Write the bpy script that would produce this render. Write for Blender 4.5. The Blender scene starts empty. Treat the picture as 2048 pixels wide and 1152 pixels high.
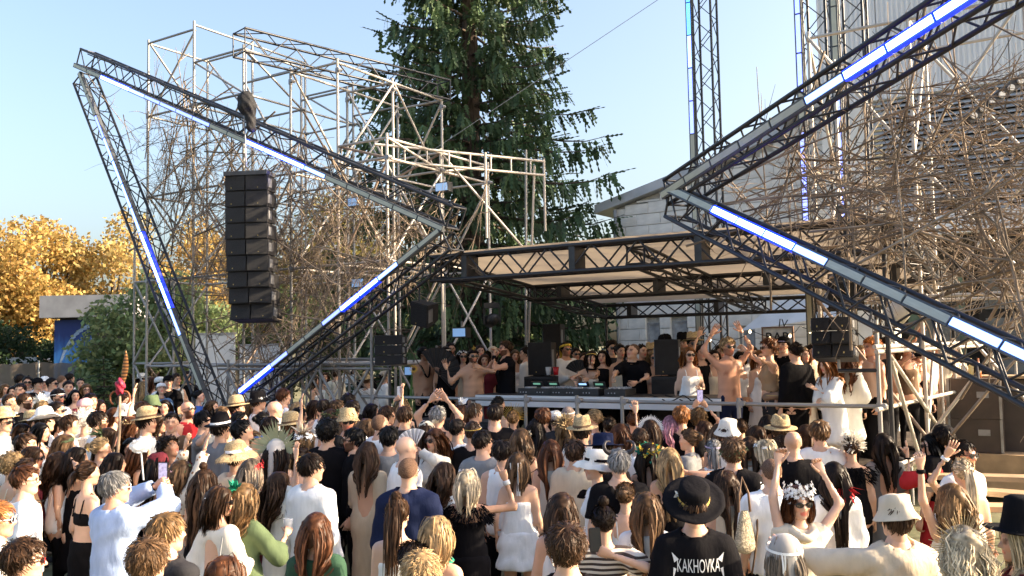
import bpy, bmesh, math, random
import numpy as np
from mathutils import Vector, Matrix
random.seed(7)
RNG = np.random.default_rng(7)
scene = bpy.context.scene
COL = scene.collection
FPX = 1800.0                       # focal length in pixels of the 2048 px wide photograph
CAM_Z = 2.35
PITCH = math.atan(114.0 / FPX)
ROLL = math.radians(1.1)
_fw = Vector((0, math.cos(PITCH), math.sin(PITCH)))
_r0 = Vector((1, 0, 0))
_u0 = Vector((0, -math.sin(PITCH), math.cos(PITCH)))
CR = _r0 * math.cos(ROLL) - _u0 * math.sin(ROLL)
CU = _u0 * math.cos(ROLL) + _r0 * math.sin(ROLL)
CF = _fw
CAM = Vector((0, 0, CAM_Z))
cam_data = bpy.data.cameras.new("camera")
cam_data.sensor_width = 36.0
cam_data.lens = 36.0 * FPX / 2048.0
cam_data.clip_start = 0.05
cam_data.clip_end = 2000.0
cam = bpy.data.objects.new("camera", cam_data)
COL.objects.link(cam)
cam.matrix_world = Matrix(((CR.x, CU.x, -CF.x, CAM.x), (CR.y, CU.y, -CF.y, CAM.y), (CR.z, CU.z, -CF.z, CAM.z), (0, 0, 0, 1)))
scene.camera = cam
SUN_EL = math.radians(23.5)
SUN_AZ = math.radians(94.0)       # clockwise from +Y: low sun from the right
world = bpy.data.worlds.new("World")
scene.world = world
world.use_nodes = True
_nt = world.node_tree
_nt.nodes.clear()
_sky = _nt.nodes.new("ShaderNodeTexSky")
_sky.sky_type = 'NISHITA'
_sky.sun_disc = False
_sky.sun_elevation = SUN_EL
_sky.sun_rotation = SUN_AZ
_sky.altitude = 100.0
_sky.air_density = 1.0
_sky.dust_density = 6.0
_sky.ozone_density = 1.0
_bg = _nt.nodes.new("ShaderNodeBackground")
_bg.inputs["Strength"].default_value = 0.105
_out = _nt.nodes.new("ShaderNodeOutputWorld")
_nt.links.new(_sky.outputs[0], _bg.inputs[0])
_nt.links.new(_bg.outputs[0], _out.inputs[0])
sun_data = bpy.data.lights.new("sun", 'SUN')
sun_data.energy = 3.4
sun_data.angle = math.radians(0.53)
sun_data.color = (1.0, 0.80, 0.56)
sun = bpy.data.objects.new("sun", sun_data)
COL.objects.link(sun)
SUN_DIR = Vector((math.sin(SUN_AZ) * math.cos(SUN_EL), math.cos(SUN_AZ) * math.cos(SUN_EL), math.sin(SUN_EL)))
sun.rotation_euler = (-SUN_DIR).to_track_quat('-Z', 'Y').to_euler()
sun.location = SUN_DIR * 60
scene.view_settings.view_transform = 'Standard'
scene.view_settings.look = 'None'
scene.view_settings.exposure = 2.05
scene.view_settings.gamma = 1.0
scene.view_settings.use_curve_mapping = False
scene.cycles.max_bounces = 6
scene.cycles.transparent_max_bounces = 16
scene.cycles.use_denoising = True
EDIR = Vector((0.8443, -0.5359, 0.0))
NDIR = Vector((0.5359, 0.8443, 0.0))
F0 = Vector((0, 13.73, 0))
def ray(px, py):
 return (CF * FPX + CR * (px - 1024.0) + CU * (576.0 - py)).normalized()
def at_v(px, py, v):
 """point seen at a pixel on the upright plane v metres behind the stage front"""
 d = ray(px, py)
 t = (F0 + NDIR * v - CAM).dot(NDIR) / d.dot(NDIR)
 return CAM + d * t
def at_y(px, py, y):
 d = ray(px, py)
 return CAM + d * (y / d.y)
def at_z(px, py, z):
 d = ray(px, py)
 return CAM + d * ((z - CAM_Z) / d.z)
def uvz(u, v, z):
 p = F0 + EDIR * u + NDIR * v
 return Vector((p.x, p.y, z))
def uv_of(p):
 q = p - F0
 return q.dot(EDIR), q.dot(NDIR)
def gz(y):
 """the trampled ground dips before the stage and rises behind it"""
 return float(np.interp(y, [0, 7.5, 10.5, 14, 20, 40], [-0.42, -0.42, -0.22, -0.03, 0.12, 0.25]))
def Rx(a):
 c, s = math.cos(a), math.sin(a)
 return np.array([[1, 0, 0], [0, c, -s], [0, s, c]], float)
def Ry(a):
 c, s = math.cos(a), math.sin(a)
 return np.array([[c, 0, s], [0, 1, 0], [-s, 0, c]], float)
def Rz(a):
 c, s = math.cos(a), math.sin(a)
 return np.array([[c, -s, 0], [s, c, 0], [0, 0, 1]], float)
_MATS = {}
def _mix_rgb(nt, a, b, fac_socket, mode='MIX'):
 n = nt.nodes.new("ShaderNodeMix")
 n.data_type = 'RGBA'
 n.blend_type = mode
 if fac_socket is not None:
  nt.links.new(fac_socket, n.inputs[0])
 for i, s in ((6, a), (7, b)):
  if isinstance(s, (tuple, list)):
   n.inputs[i].default_value = (*s[:3], 1)
  else:
   nt.links.new(s, n.inputs[i])
 return n
def mat(name, col, rough=0.6, metal=0.0, var=0.12, scale=8.0, bump=0.0, bscale=30.0, spec=0.4, emit=None, estr=0.0,
  col2=None, tint=None, alpha=1.0, transl=0.0, coat=0.0, sheen=0.0, stretch=None, rand=0.0, detail=4.0):
 if name in _MATS:
  return _MATS[name]
 m = bpy.data.materials.new(name)
 m.use_nodes = True
 nt = m.node_tree
 b = nt.nodes["Principled BSDF"]
 b.inputs["Roughness"].default_value = rough
 b.inputs["Metallic"].default_value = metal
 b.inputs["Specular IOR Level"].default_value = spec
 if coat:
  b.inputs["Coat Weight"].default_value = coat
 if sheen:
  b.inputs["Sheen Weight"].default_value = sheen
 tc = nt.nodes.new("ShaderNodeTexCoord")
 mp = nt.nodes.new("ShaderNodeMapping")
 nt.links.new(tc.outputs["Object"], mp.inputs[0])
 if stretch:
  mp.inputs["Scale"].default_value = stretch
 nz = nt.nodes.new("ShaderNodeTexNoise")
 nz.inputs["Scale"].default_value = scale
 nz.inputs["Detail"].default_value = detail
 nt.links.new(mp.outputs[0], nz.inputs["Vector"])
 c2 = col2 if col2 else tuple(max(0.0, c * (1 - 2.2 * var)) for c in col)
 c1 = tuple(min(1.0, c * (1 + var)) for c in col)
 rmp = nt.nodes.new("ShaderNodeValToRGB")
 rmp.color_ramp.elements[0].position = 0.32
 rmp.color_ramp.elements[1].position = 0.68
 rmp.color_ramp.elements[0].color = (*c2, 1)
 rmp.color_ramp.elements[1].color = (*c1, 1)
 nt.links.new(nz.outputs["Fac"], rmp.inputs[0])
 csock = rmp.outputs[0]
 if tint:
  at = nt.nodes.new("ShaderNodeAttribute")
  at.attribute_name = tint
  csock = _mix_rgb(nt, csock, at.outputs["Color"], None, 'MULTIPLY')
  csock.inputs[0].default_value = 1.0
  csock = csock.outputs[2]
 if rand:
  oi = nt.nodes.new("ShaderNodeObjectInfo")
  mr = nt.nodes.new("ShaderNodeMapRange")
  mr.inputs[3].default_value = 1 - rand
  mr.inputs[4].default_value = 1 + rand
  nt.links.new(oi.outputs["Random"], mr.inputs[0])
  hsv = nt.nodes.new("ShaderNodeHueSaturation")
  nt.links.new(mr.outputs[0], hsv.inputs["Value"])
  nt.links.new(csock, hsv.inputs["Color"])
  csock = hsv.outputs[0]
 nt.links.new(csock, b.inputs["Base Color"])
 if bump:
  nb = nt.nodes.new("ShaderNodeTexNoise")
  nb.inputs["Scale"].default_value = bscale
  nb.inputs["Detail"].default_value = 5.0
  nt.links.new(mp.outputs[0], nb.inputs["Vector"])
  bn = nt.nodes.new("ShaderNodeBump")
  bn.inputs["Strength"].default_value = bump
  bn.inputs["Distance"].default_value = 0.02
  nt.links.new(nb.outputs["Fac"], bn.inputs["Height"])
  nt.links.new(bn.outputs[0], b.inputs["Normal"])
 if emit:
  b.inputs["Emission Color"].default_value = (*emit, 1)
  b.inputs["Emission Strength"].default_value = estr
 if transl > 0:
  out = nt.nodes["Material Output"]
  tr = nt.nodes.new("ShaderNodeBsdfTranslucent")
  nt.links.new(csock, tr.inputs[0])
  mx = nt.nodes.new("ShaderNodeMixShader")
  mx.inputs[0].default_value = transl
  nt.links.new(b.outputs[0], mx.inputs[1])
  nt.links.new(tr.outputs[0], mx.inputs[2])
  nt.links.new(mx.outputs[0], out.inputs[0])
 if alpha < 1:
  b.inputs["Alpha"].default_value = alpha
 _MATS[name] = m
 return m
def mesh_np(name, V, quads=None, tris=None, smooth=False, tint=None, mats=(), midx=None):
 V = np.asarray(V, dtype=np.float32).reshape(-1, 3)
 q = np.zeros((0, 4), np.int32) if quads is None or len(quads) == 0 else np.asarray(quads, np.int32).reshape(-1, 4)
 t = np.zeros((0, 3), np.int32) if tris is None or len(tris) == 0 else np.asarray(tris, np.int32).reshape(-1, 3)
 me = bpy.data.meshes.new(name)
 me.vertices.add(len(V))
 me.vertices.foreach_set("co", V.ravel())
 nl = q.size + t.size
 me.loops.add(nl)
 me.loops.foreach_set("vertex_index", np.concatenate([q.ravel(), t.ravel()]).astype(np.int32))
 npoly = len(q) + len(t)
 me.polygons.add(npoly)
 starts = np.concatenate([np.arange(len(q)) * 4, q.size + np.arange(len(t)) * 3]).astype(np.int32)
 me.polygons.foreach_set("loop_start", starts)
 me.polygons.foreach_set("use_smooth", np.full(npoly, smooth, dtype=bool))
 for m in mats:
  me.materials.append(m)
 if midx is not None:
  me.polygons.foreach_set("material_index", np.asarray(midx, np.int32))
 me.update(calc_edges=True)
 if tint is not None:
  a = me.color_attributes.new("tint", 'FLOAT_COLOR', 'POINT')
  c = np.ones((len(V), 4), np.float32)
  c[:, :3] = np.asarray(tint, np.float32).reshape(-1, 3) if np.ndim(tint) > 1 else np.asarray(tint, np.float32)[:, None]
  a.data.foreach_set("color", c.ravel())
 return me
class MB:
 """collects shapes into ONE mesh"""
 def __init__(self):
  self.v, self.q, self.t, self.n = [], [], [], 0
  self.c = []
 def add(self, V, quads=(), tris=(), tint=None):
  V = np.asarray(V, np.float32).reshape(-1, 3)
  if len(quads):
   self.q.append(np.asarray(quads, np.int32).reshape(-1, 4) + self.n)
  if len(tris):
   self.t.append(np.asarray(tris, np.int32).reshape(-1, 3) + self.n)
  self.v.append(V)
  c = np.ones((len(V), 3), np.float32)
  if tint is not None:
   c[:] = np.asarray(tint, np.float32)
  self.c.append(c)
  self.n += len(V)
  return self
 def box(self, c, s, R=None):
  c = np.array(c, float); s = np.array(s, float) / 2
  V = np.array([[x, y, z] for x in (-1, 1) for y in (-1, 1) for z in (-1, 1)], float) * s
  if R is not None:
   V = V @ np.array(R).T
  return self.add(V + c, [[0, 1, 3, 2], [4, 6, 7, 5], [0, 4, 5, 1], [2, 3, 7, 6], [0, 2, 6, 4], [1, 5, 7, 3]])
 def tube(self, a, b, ra, rb=None, n=8, caps=True):
  a = np.array(a, float); b = np.array(b, float)
  return self.poly([a, b], [ra, ra if rb is None else rb], n, caps)
 def poly(self, pts, rad, n=6, caps=True, tint=None, flat=None):
  pts = np.asarray(pts, float)
  m = len(pts)
  rad = np.broadcast_to(np.asarray(rad, float), (m,))
  d = np.gradient(pts, axis=0)
  d /= np.linalg.norm(d, axis=1)[:, None] + 1e-9
  up = np.array([0, 0, 1.0]) if abs(d[0][2]) < 0.9 else np.array([1.0, 0, 0])
  V = []
  for i in range(m):
   s = np.cross(d[i], up); s /= np.linalg.norm(s) + 1e-9
   t = np.cross(s, d[i])
   up = t
   an = np.arange(n) * 2 * np.pi / n
   V.append(pts[i] + rad[i] * (np.cos(an)[:, None] * s + np.sin(an)[:, None] * t))
  V = np.concatenate(V)
  q = []
  for i in range(m - 1):
   for j in range(n):
    k = (j + 1) % n
    q.append([i * n + j, i * n + k, (i + 1) * n + k, (i + 1) * n + j])
  tr = []
  if caps:
   for base, e in ((0, pts[0]), ((m - 1) * n, pts[-1])):
    V = np.vstack([V, e])
    ci = len(V) - 1
    for j in range(n):
     k = (j + 1) % n
     tr.append([base + k, base + j, ci] if base == 0 else [base + j, base + k, ci])
  return self.add(V, q, tr, tint)
 def lathe(self, prof, n=20, c=(0, 0, 0), wob=None, R=None, sy=1.0):
  prof = np.asarray(prof, float)
  an = np.arange(n) * 2 * np.pi / n
  V = []
  for (r, z) in prof:
   rr = r * (1 + (wob(an, r, z) if wob else 0))
   V.append(np.stack([rr * np.cos(an), sy * rr * np.sin(an), np.full(n, z)], 1))
  V = np.concatenate(V)
  if R is not None:
   V = V @ np.array(R).T
  V = V + np.array(c, float)
  q = []
  for i in range(len(prof) - 1):
   for j in range(n):
    k = (j + 1) % n
    q.append([i * n + j, i * n + k, (i + 1) * n + k, (i + 1) * n + j])
  return self.add(V, q)
 def mesh(self, name, mats=(), smooth=False, tint=False):
  V = np.concatenate(self.v) if self.v else np.zeros((0, 3))
  q = np.concatenate(self.q) if self.q else None
  t = np.concatenate(self.t) if self.t else None
  return mesh_np(name, V, q, t, smooth, np.concatenate(self.c) if tint else None, mats if isinstance(mats, (list, tuple)) else [mats])
def tag(o, label=None, cat=None, group=None, kind=None):
 if label: o["label"] = label
 if cat: o["category"] = cat
 if group: o["group"] = group
 if kind: o["kind"] = kind
 return o
def empty(name, loc=(0, 0, 0), rz=0.0, label=None, cat=None, group=None, kind=None):
 o = bpy.data.objects.new(name, None)
 o.empty_display_size = 0.1
 COL.objects.link(o)
 o.location = loc
 o.rotation_euler = (0, 0, rz)
 return tag(o, label, cat, group, kind)
def obj(name, me, parent=None, loc=None, rot=None, scale=None):
 o = bpy.data.objects.new(name, me)
 COL.objects.link(o)
 if parent is not None:
  o.parent = parent
 if loc is not None: o.location = loc
 if rot is not None: o.rotation_euler = rot
 if scale is not None: o.scale = scale
 return o
_UNIT = {}
def unit_tube(m, n=10):
 k = (m.name, n)
 if k not in _UNIT:
  b = MB(); b.tube((0, 0, 0), (0, 0, 1), 1.0, n=n)
  _UNIT[k] = b.mesh("tube_" + m.name, m, smooth=False)
  me = _UNIT[k]
  sm = np.zeros(len(me.polygons), bool); sm[:n] = True
  me.polygons.foreach_set("use_smooth", sm)
 return _UNIT[k]
def unit_box(m):
 k = (m.name, 'box')
 if k not in _UNIT:
  b = MB(); b.box((0, 0, 0), (1, 1, 1))
  _UNIT[k] = b.mesh("box_" + m.name, m)
 return _UNIT[k]
def tube(name, a, b, r, m, parent, n=10, base=None):
 """one straight tube as an object of its own, sharing mesh data; base = the parent's location"""
 a = Vector(a); b = Vector(b)
 if base is None:
  base = parent.location if parent is not None else Vector((0, 0, 0))
 d = b - a
 o = bpy.data.objects.new(name, unit_tube(m, n))
 COL.objects.link(o)
 o.parent = parent
 o.location = a - Vector(base)
 o.rotation_mode = 'QUATERNION'
 o.rotation_quaternion = d.to_track_quat('Z', 'Y')
 o.scale = (r, r, d.length)
 return o
def frame_of(a, b, side_hint=Vector((0, 0, 1))):
 """axes of a bar from a to b: along, side, up"""
 x = (Vector(b) - Vector(a)).normalized()
 y = side_hint.cross(x)
 if y.length < 1e-4:
  y = Vector((1, 0, 0)).cross(x)
 y.normalize()
 z = x.cross(y).normalized()
 return x, y, z
def surface_nets(F, xs, ys, zs):
 S = F < 0
 nx, ny, nz = F.shape
 cnt = np.zeros((nx - 1, ny - 1, nz - 1), np.int8)
 for i in (0, 1):
  for j in (0, 1):
   for k in (0, 1):
    cnt += S[i:nx - 1 + i, j:ny - 1 + j, k:nz - 1 + k]
 act = (cnt > 0) & (cnt < 8)
 I, J, K = np.nonzero(act)
 n = len(I)
 if n == 0:
  return np.zeros((0, 3)), np.zeros((0, 4), int)
 ids = np.full(act.shape, -1, np.int32)
 ids[I, J, K] = np.arange(n)
 acc = np.zeros((n, 3)); num = np.zeros(n)
 G = (xs, ys, zs)
 corners = [(i, j, k) for i in (0, 1) for j in (0, 1) for k in (0, 1)]
 val = {c: F[I + c[0], J + c[1], K + c[2]] for c in corners}
 for c in corners:
  for ax in range(3):
   if c[ax] == 1:
    continue
   d = list(c); d[ax] = 1; d = tuple(d)
   a, b = val[c], val[d]
   m = (a < 0) != (b < 0)
   if not m.any():
    continue
   t = a[m] / (a[m] - b[m])
   P = np.stack([xs[I[m] + c[0]], ys[J[m] + c[1]], zs[K[m] + c[2]]], 1).astype(float)
   IJK = (I, J, K)[ax][m]
   P[:, ax] = G[ax][IJK] + t * (G[ax][IJK + 1] - G[ax][IJK])
   acc[m] += P; num[m] += 1
 V = acc / num[:, None]
 quads = []
 for ax in range(3):
  sl0 = [slice(None)] * 3; sl1 = [slice(None)] * 3
  sl0[ax] = slice(0, -1); sl1[ax] = slice(1, None)
  a = S[tuple(sl0)]; b = S[tuple(sl1)]
  ch = a != b
  o1, o2 = [x for x in range(3) if x != ax]
  s = [slice(None)] * 3
  s[o1] = slice(1, -1); s[o2] = slice(1, -1)
  ch = ch[tuple(s)]
  idx = np.array(np.nonzero(ch))
  if idx.shape[1] == 0:
   continue
  idx[o1] += 1; idx[o2] += 1
  inside = a[idx[0], idx[1], idx[2]]
  def cell(d1, d2):
   q = idx.copy(); q[o1] += d1; q[o2] += d2
   return ids[q[0], q[1], q[2]]
  q = np.stack([cell(-1, -1), cell(0, -1), cell(0, 0), cell(-1, 0)], 1)
  flip = inside if ax != 1 else ~inside
  q[~flip] = q[~flip][:, ::-1]
  quads.append(q)
 Q = np.concatenate(quads)
 return V, Q
class Field:
 def __init__(self, xs, ys, zs):
  self.xs, self.ys, self.zs = (np.asarray(a, np.float32) for a in (xs, ys, zs))
  self.F = np.full((len(xs), len(ys), len(zs)), 0.5, np.float32)
 def _win(self, lo, hi):
  w = []
  for a, l, h in zip((self.xs, self.ys, self.zs), lo, hi):
   i = int(np.searchsorted(a, l)); j = int(np.searchsorted(a, h))
   w.append(slice(max(0, i - 1), min(len(a), j + 1)))
  return tuple(w)
 def pts(self, w=None):
  w = w or (slice(None),) * 3
  return self.xs[w[0]][:, None, None], self.ys[w[1]][None, :, None], self.zs[w[2]][None, None, :]
 def cap(self, a, b, ra, rb, k=0.03, R=None, o=None, sc=None, sub=False, cut=None):
  """tapered capsule; R,o,sc: squashed in a frame; cut=(point, direction): flat end"""
  a = np.asarray(a, np.float32); b = np.asarray(b, np.float32)
  m = max(ra, rb) * (max(sc) if sc is not None else 1.0) + k + 0.05
  w = self._win(np.minimum(a, b) - m, np.maximum(a, b) + m)
  if any(s.stop <= s.start for s in w):
   return self
  X, Y, Z = self.pts(w)
  if sc is not None:
   R_ = np.eye(3, dtype=np.float32) if R is None else np.asarray(R, np.float32)
   o_ = a if o is None else np.asarray(o, np.float32)
   dx, dy, dz = X - o_[0], Y - o_[1], Z - o_[2]
   P = [(dx * R_[0, i] + dy * R_[1, i] + dz * R_[2, i]) / sc[i] for i in range(3)]
   A = (R_.T @ (a - o_)) / np.asarray(sc); B = (R_.T @ (b - o_)) / np.asarray(sc)
   s = min(sc)
  else:
   P = [X, Y, Z]; A, B, s = a, b, 1.0
  D = B - A
  L2 = float(D @ D) + 1e-12
  t = ((P[0] - A[0]) * D[0] + (P[1] - A[1]) * D[1] + (P[2] - A[2]) * D[2]) / L2
  t = np.clip(t, 0, 1)
  d = np.sqrt((P[0] - A[0] - t * D[0]) ** 2 + (P[1] - A[1] - t * D[1]) ** 2 + (P[2] - A[2] - t * D[2]) ** 2)
  d = (d - (ra + (rb - ra) * t)) * s
  if cut is not None:
   cp, cd = np.asarray(cut[0], np.float32), np.asarray(cut[1], np.float32)
   d = np.maximum(d, (X - cp[0]) * cd[0] + (Y - cp[1]) * cd[1] + (Z - cp[2]) * cd[2])
  F = self.F[w]
  if sub:
   self.F[w] = self._smax(F, -d, k)
  else:
   self.F[w] = self._smin(F, d, k)
  return self
 def ell(self, c, r, k=0.02, R=None, sub=False):
  r = np.asarray(r, np.float32)
  s = float(r.min())
  return self.cap(c, np.asarray(c) + 1e-5, s, s, k, R=np.eye(3) if R is None else R, o=c, sc=tuple(r / s), sub=sub)
 @staticmethod
 def _smin(a, b, k):
  if k <= 0: return np.minimum(a, b)
  h = np.clip(0.5 + 0.5 * (b - a) / k, 0, 1)
  return b + (a - b) * h - k * h * (1 - h)
 @staticmethod
 def _smax(a, b, k):
  return -Field._smin(-a, -b, k)
 def below(self, fn):
  """keep only where fn(X,Y,Z) < 0"""
  self.F = np.maximum(self.F, fn(*self.pts()).astype(np.float32))
  return self
 def nets(self):
  F = self.F
  F[0] = F[-1] = 0.5
  F[:, 0] = F[:, -1] = 0.5
  F[:, :, 0] = F[:, :, -1] = 0.5
  return surface_nets(F, self.xs, self.ys, self.zs)
def tri_count_all():
 seen = set(); n = 0
 for o in bpy.data.objects:
  if o.type == 'MESH' and o.data.name not in seen:
   seen.add(o.data.name)
   n += sum(len(p.vertices) - 2 for p in o.data.polygons)
 return n
# ================================================================ ground
g = MB()
_n = 90
_xs = np.linspace(-1, 1, _n + 1)
_gx = np.sign(_xs) * np.abs(_xs) ** 3 * 600
_gy = np.sign(_xs) * np.abs(_xs) ** 3 * 600 + 12
_V = np.array([[x, y, 0.02 * math.sin(x * 0.6) * math.cos(y * 0.5) - 0.03 + gz(y)] for y in _gy for x in _gx])
_Q = [[j * (_n + 1) + i, j * (_n + 1) + i + 1, (j + 1) * (_n + 1) + i + 1, (j + 1) * (_n + 1) + i] for j in range(_n) for i in range(_n)]
g.add(_V, _Q)
M_GROUND = mat("ground_trampled_grass", (0.16, 0.145, 0.085), rough=0.95, var=0.3, scale=1.3, bump=0.6, bscale=14, col2=(0.075, 0.085, 0.04))
tag(obj("ground", g.mesh("ground", M_GROUND, smooth=True)), kind='structure')
# ================================================================ trees
def leaf_cloud(b, centers, radii, n, size, rg, flat=0.7, colr=(0.7, 1.3), droop=0.0):
 """n leaf-sized faces spread through the clumps (centers, radii), denser near each clump's skin"""
 centers = np.asarray(centers); radii = np.asarray(radii)
 w = radii ** 2; w = w / w.sum()
 i = rg.choice(len(centers), n, p=w)
 d = rg.normal(0, 1, (n, 3)); d /= np.linalg.norm(d, axis=1)[:, None]
 r = rg.uniform(0.15, 1.0, n) ** 0.45 * radii[i] * rg.uniform(0.85, 1.18, n)
 p = centers[i] + d * r[:, None] * np.array([1, 1, flat])
 a = rg.normal(0, 1, (n, 3)) + np.array([0, 0, -droop]); a /= np.linalg.norm(a, axis=1)[:, None]
 s = np.cross(a, rg.normal(0, 1, (n, 3))); s /= np.linalg.norm(s, axis=1)[:, None]
 L = size * rg.uniform(0.6, 1.4, n)[:, None]
 V = np.stack([p, p + a * L * 0.5 + s * L * 0.32, p + a * L, p + a * L * 0.5 - s * L * 0.32], 1).reshape(-1, 3)
 q = np.arange(n * 4).reshape(-1, 4)
 t = np.repeat(rg.uniform(colr[0], colr[1], n), 4)[:, None] * np.ones(3)
 t[:, 0] *= np.repeat(rg.uniform(0.85, 1.15, n), 4)
 b.add(V, q, tint=t)
M_BARK = mat("bark", (0.10, 0.075, 0.055), rough=0.95, var=0.3, scale=6, bump=0.8, bscale=20, stretch=(3, 3, 0.5))
M_BARK_SPRUCE = mat("bark_spruce", (0.13, 0.095, 0.075), rough=0.95, var=0.3, scale=6, bump=0.8, bscale=20, stretch=(3, 3, 0.6))
def leaf_mat(name, col, transl=0.4):
 return mat(name, col, rough=0.55, var=0.15, scale=0.9, tint="tint", transl=transl, spec=0.3)
def broadleaf(label, x, y, top, rad, leafm, seed, n=9000, size=0.16, trunk_z=1.6, group=None, flat=0.8, name="broadleaf_tree", bottom=None, clumps=34):
 rg = np.random.default_rng(seed)
 root = empty(name, (x, y, 0), 0, label, 'tree', group)
 bottom = trunk_z if bottom is None else bottom
 cz = (top + bottom) / 2; rzz = (top - bottom) / 2
 cs, rs = [], []
 for i in range(clumps):
  d = rg.normal(0, 1, 3); d /= np.linalg.norm(d)
  rr = rg.uniform(0.45, 0.92)
  cs.append(np.array([d[0] * rad * rr, d[1] * rad * rr, cz + d[2] * rzz * rr]))
  rs.append(rad * rg.uniform(0.20, 0.40))
 b = MB()
 b.poly([(0, 0, -0.1), (0.02 * rad, 0.0, bottom * 0.6), (0.0, 0.03 * rad, cz * 0.8 + bottom * .2), (0.03 * rad, 0, cz + 0.3 * rzz)], [0.09 * rad, 0.07 * rad, 0.05 * rad, 0.02 * rad], 9)
 obj("trunk", b.mesh("trunk", M_BARK, smooth=True), root)
 for i in range(min(14, clumps)):
  bb = MB()
  c = cs[i]
  z0 = rg.uniform(bottom * 0.7, cz)
  mid = np.array([c[0] * 0.45, c[1] * 0.45, (z0 + c[2]) / 2 + 0.15 * rad])
  bb.poly([(0, 0, z0), mid, c], [0.035 * rad, 0.022 * rad, 0.006 * rad], 5)
  obj("limb", bb.mesh("limb", M_BARK, smooth=True), root)
 b = MB()
 leaf_cloud(b, cs, rs, n, size, rg, flat)
 obj("crown", b.mesh("crown", leafm, tint=True), root)
 return root
M_AUTUMN = leaf_mat("leaves_autumn_orange", (0.46, 0.31, 0.10))
M_AUTUMN2 = leaf_mat("leaves_autumn_gold", (0.46, 0.34, 0.13))
M_AUTUMN3 = leaf_mat("leaves_autumn_green", (0.20, 0.17, 0.045))
M_GREEN = leaf_mat("leaves_green", (0.075, 0.115, 0.035))
M_SILVER = leaf_mat("leaves_silver_green", (0.21, 0.27, 0.12))
M_DARKGREEN = leaf_mat("leaves_dark_green", (0.03, 0.055, 0.022))
def ground_xy(px, y):
 p = at_y(px, 690, y)
 return p.x, p.y
for i, (px, y, ty, rad, m_, lab, n) in enumerate([
 (-40, 38, 470, 3.0, M_AUTUMN, "orange autumn tree cut off at the picture's edge beside the tallest orange tree", 9000),
 (85, 40, 420, 3.3, M_AUTUMN, "tallest orange autumn tree behind the white van and fence", 10000),
 (222, 42, 432, 3.1, M_AUTUMN2, "golden autumn tree above the grey kiosk fascia", 9000),
 (395, 44, 420, 3.4, M_AUTUMN, "orange autumn tree seen through the scaffold and hanging speakers", 6500),
 (530, 47, 445, 3.4, M_AUTUMN2, "golden autumn tree seen through the woven branches of the star", 6500),
 (675, 46, 400, 3.4, M_AUTUMN3, "half green autumn tree behind the scaffold beside the spruce", 9000)]):
 x, yy = ground_xy(px, y)
 top = at_y(px, ty, y).z
 broadleaf(lab, x, yy, top, rad, m_, 300 + i, int(n * 1.45), 0.19, bottom=1.3, group="autumn trees behind the fence")
for i, (px, y, ty, rad, m_, lab, n, sz) in enumerate([
 (292, 29, 540, 2.35, M_SILVER, "large silvery green shrub beside the grey kiosk", 13000, 0.17),
 (405, 31, 590, 1.6, M_SILVER, "silvery green shrub behind the slanted black truss", 7000, 0.14),
 (40, 33, 625, 1.7, M_DARKGREEN, "dark green bush behind the white van", 6000, 0.15),
 (80, 35, 650, 0.9, M_DARKGREEN, "small dark bush in front of the painted panel wall", 3500, 0.13),
 (560, 33, 575, 2.0, M_GREEN, "green tree behind the star's lower branches", 8000, 0.15),
 (690, 35, 565, 2.0, M_GREEN, "green tree behind the scaffold beside the stage", 8000, 0.15),
 (840, 33, 560, 2.0, M_SILVER, "pale green tree under the canopy's edge", 8000, 0.15),
 (985, 31, 575, 2.0, M_GREEN, "green tree behind the blue moving light", 8000, 0.15)]):
 x, yy = ground_xy(px, y)
 top = at_y(px, ty, y).z
 broadleaf(lab, x, yy, top, rad, m_, 400 + i, n, sz, bottom=0.25, group="green trees and shrubs behind the stage", name="leafy_shrub", flat=1.0, trunk_z=0.4)
def needle_spray(b, p, d, L, rg, w=0.05, n=7, tint=1.0):
 """hanging twig: a drooping spine with short needle-tufts on both sides"""
 d = d / (np.linalg.norm(d) + 1e-9)
 side = np.cross(d, np.array([0, 0, 1.0]) + rg.normal(0, 0.4, 3)); side /= np.linalg.norm(side) + 1e-9
 V, T3 = [], []
 for i in range(n):
  t = i / n
  c = p + d * L * t
  ww = w * (1 - 0.6 * t) * rg.uniform(0.7, 1.3)
  dn = d * L / n
  k = len(V)
  V += [c, c + dn * 1.3, c + side * ww + dn * 0.9, c - side * ww + dn * 0.9]
  T3 += [[k, k + 2, k + 1], [k, k + 1, k + 3]]
 b.add(np.array(V), tris=T3, tint=np.full((len(V), 3), tint))
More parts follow.
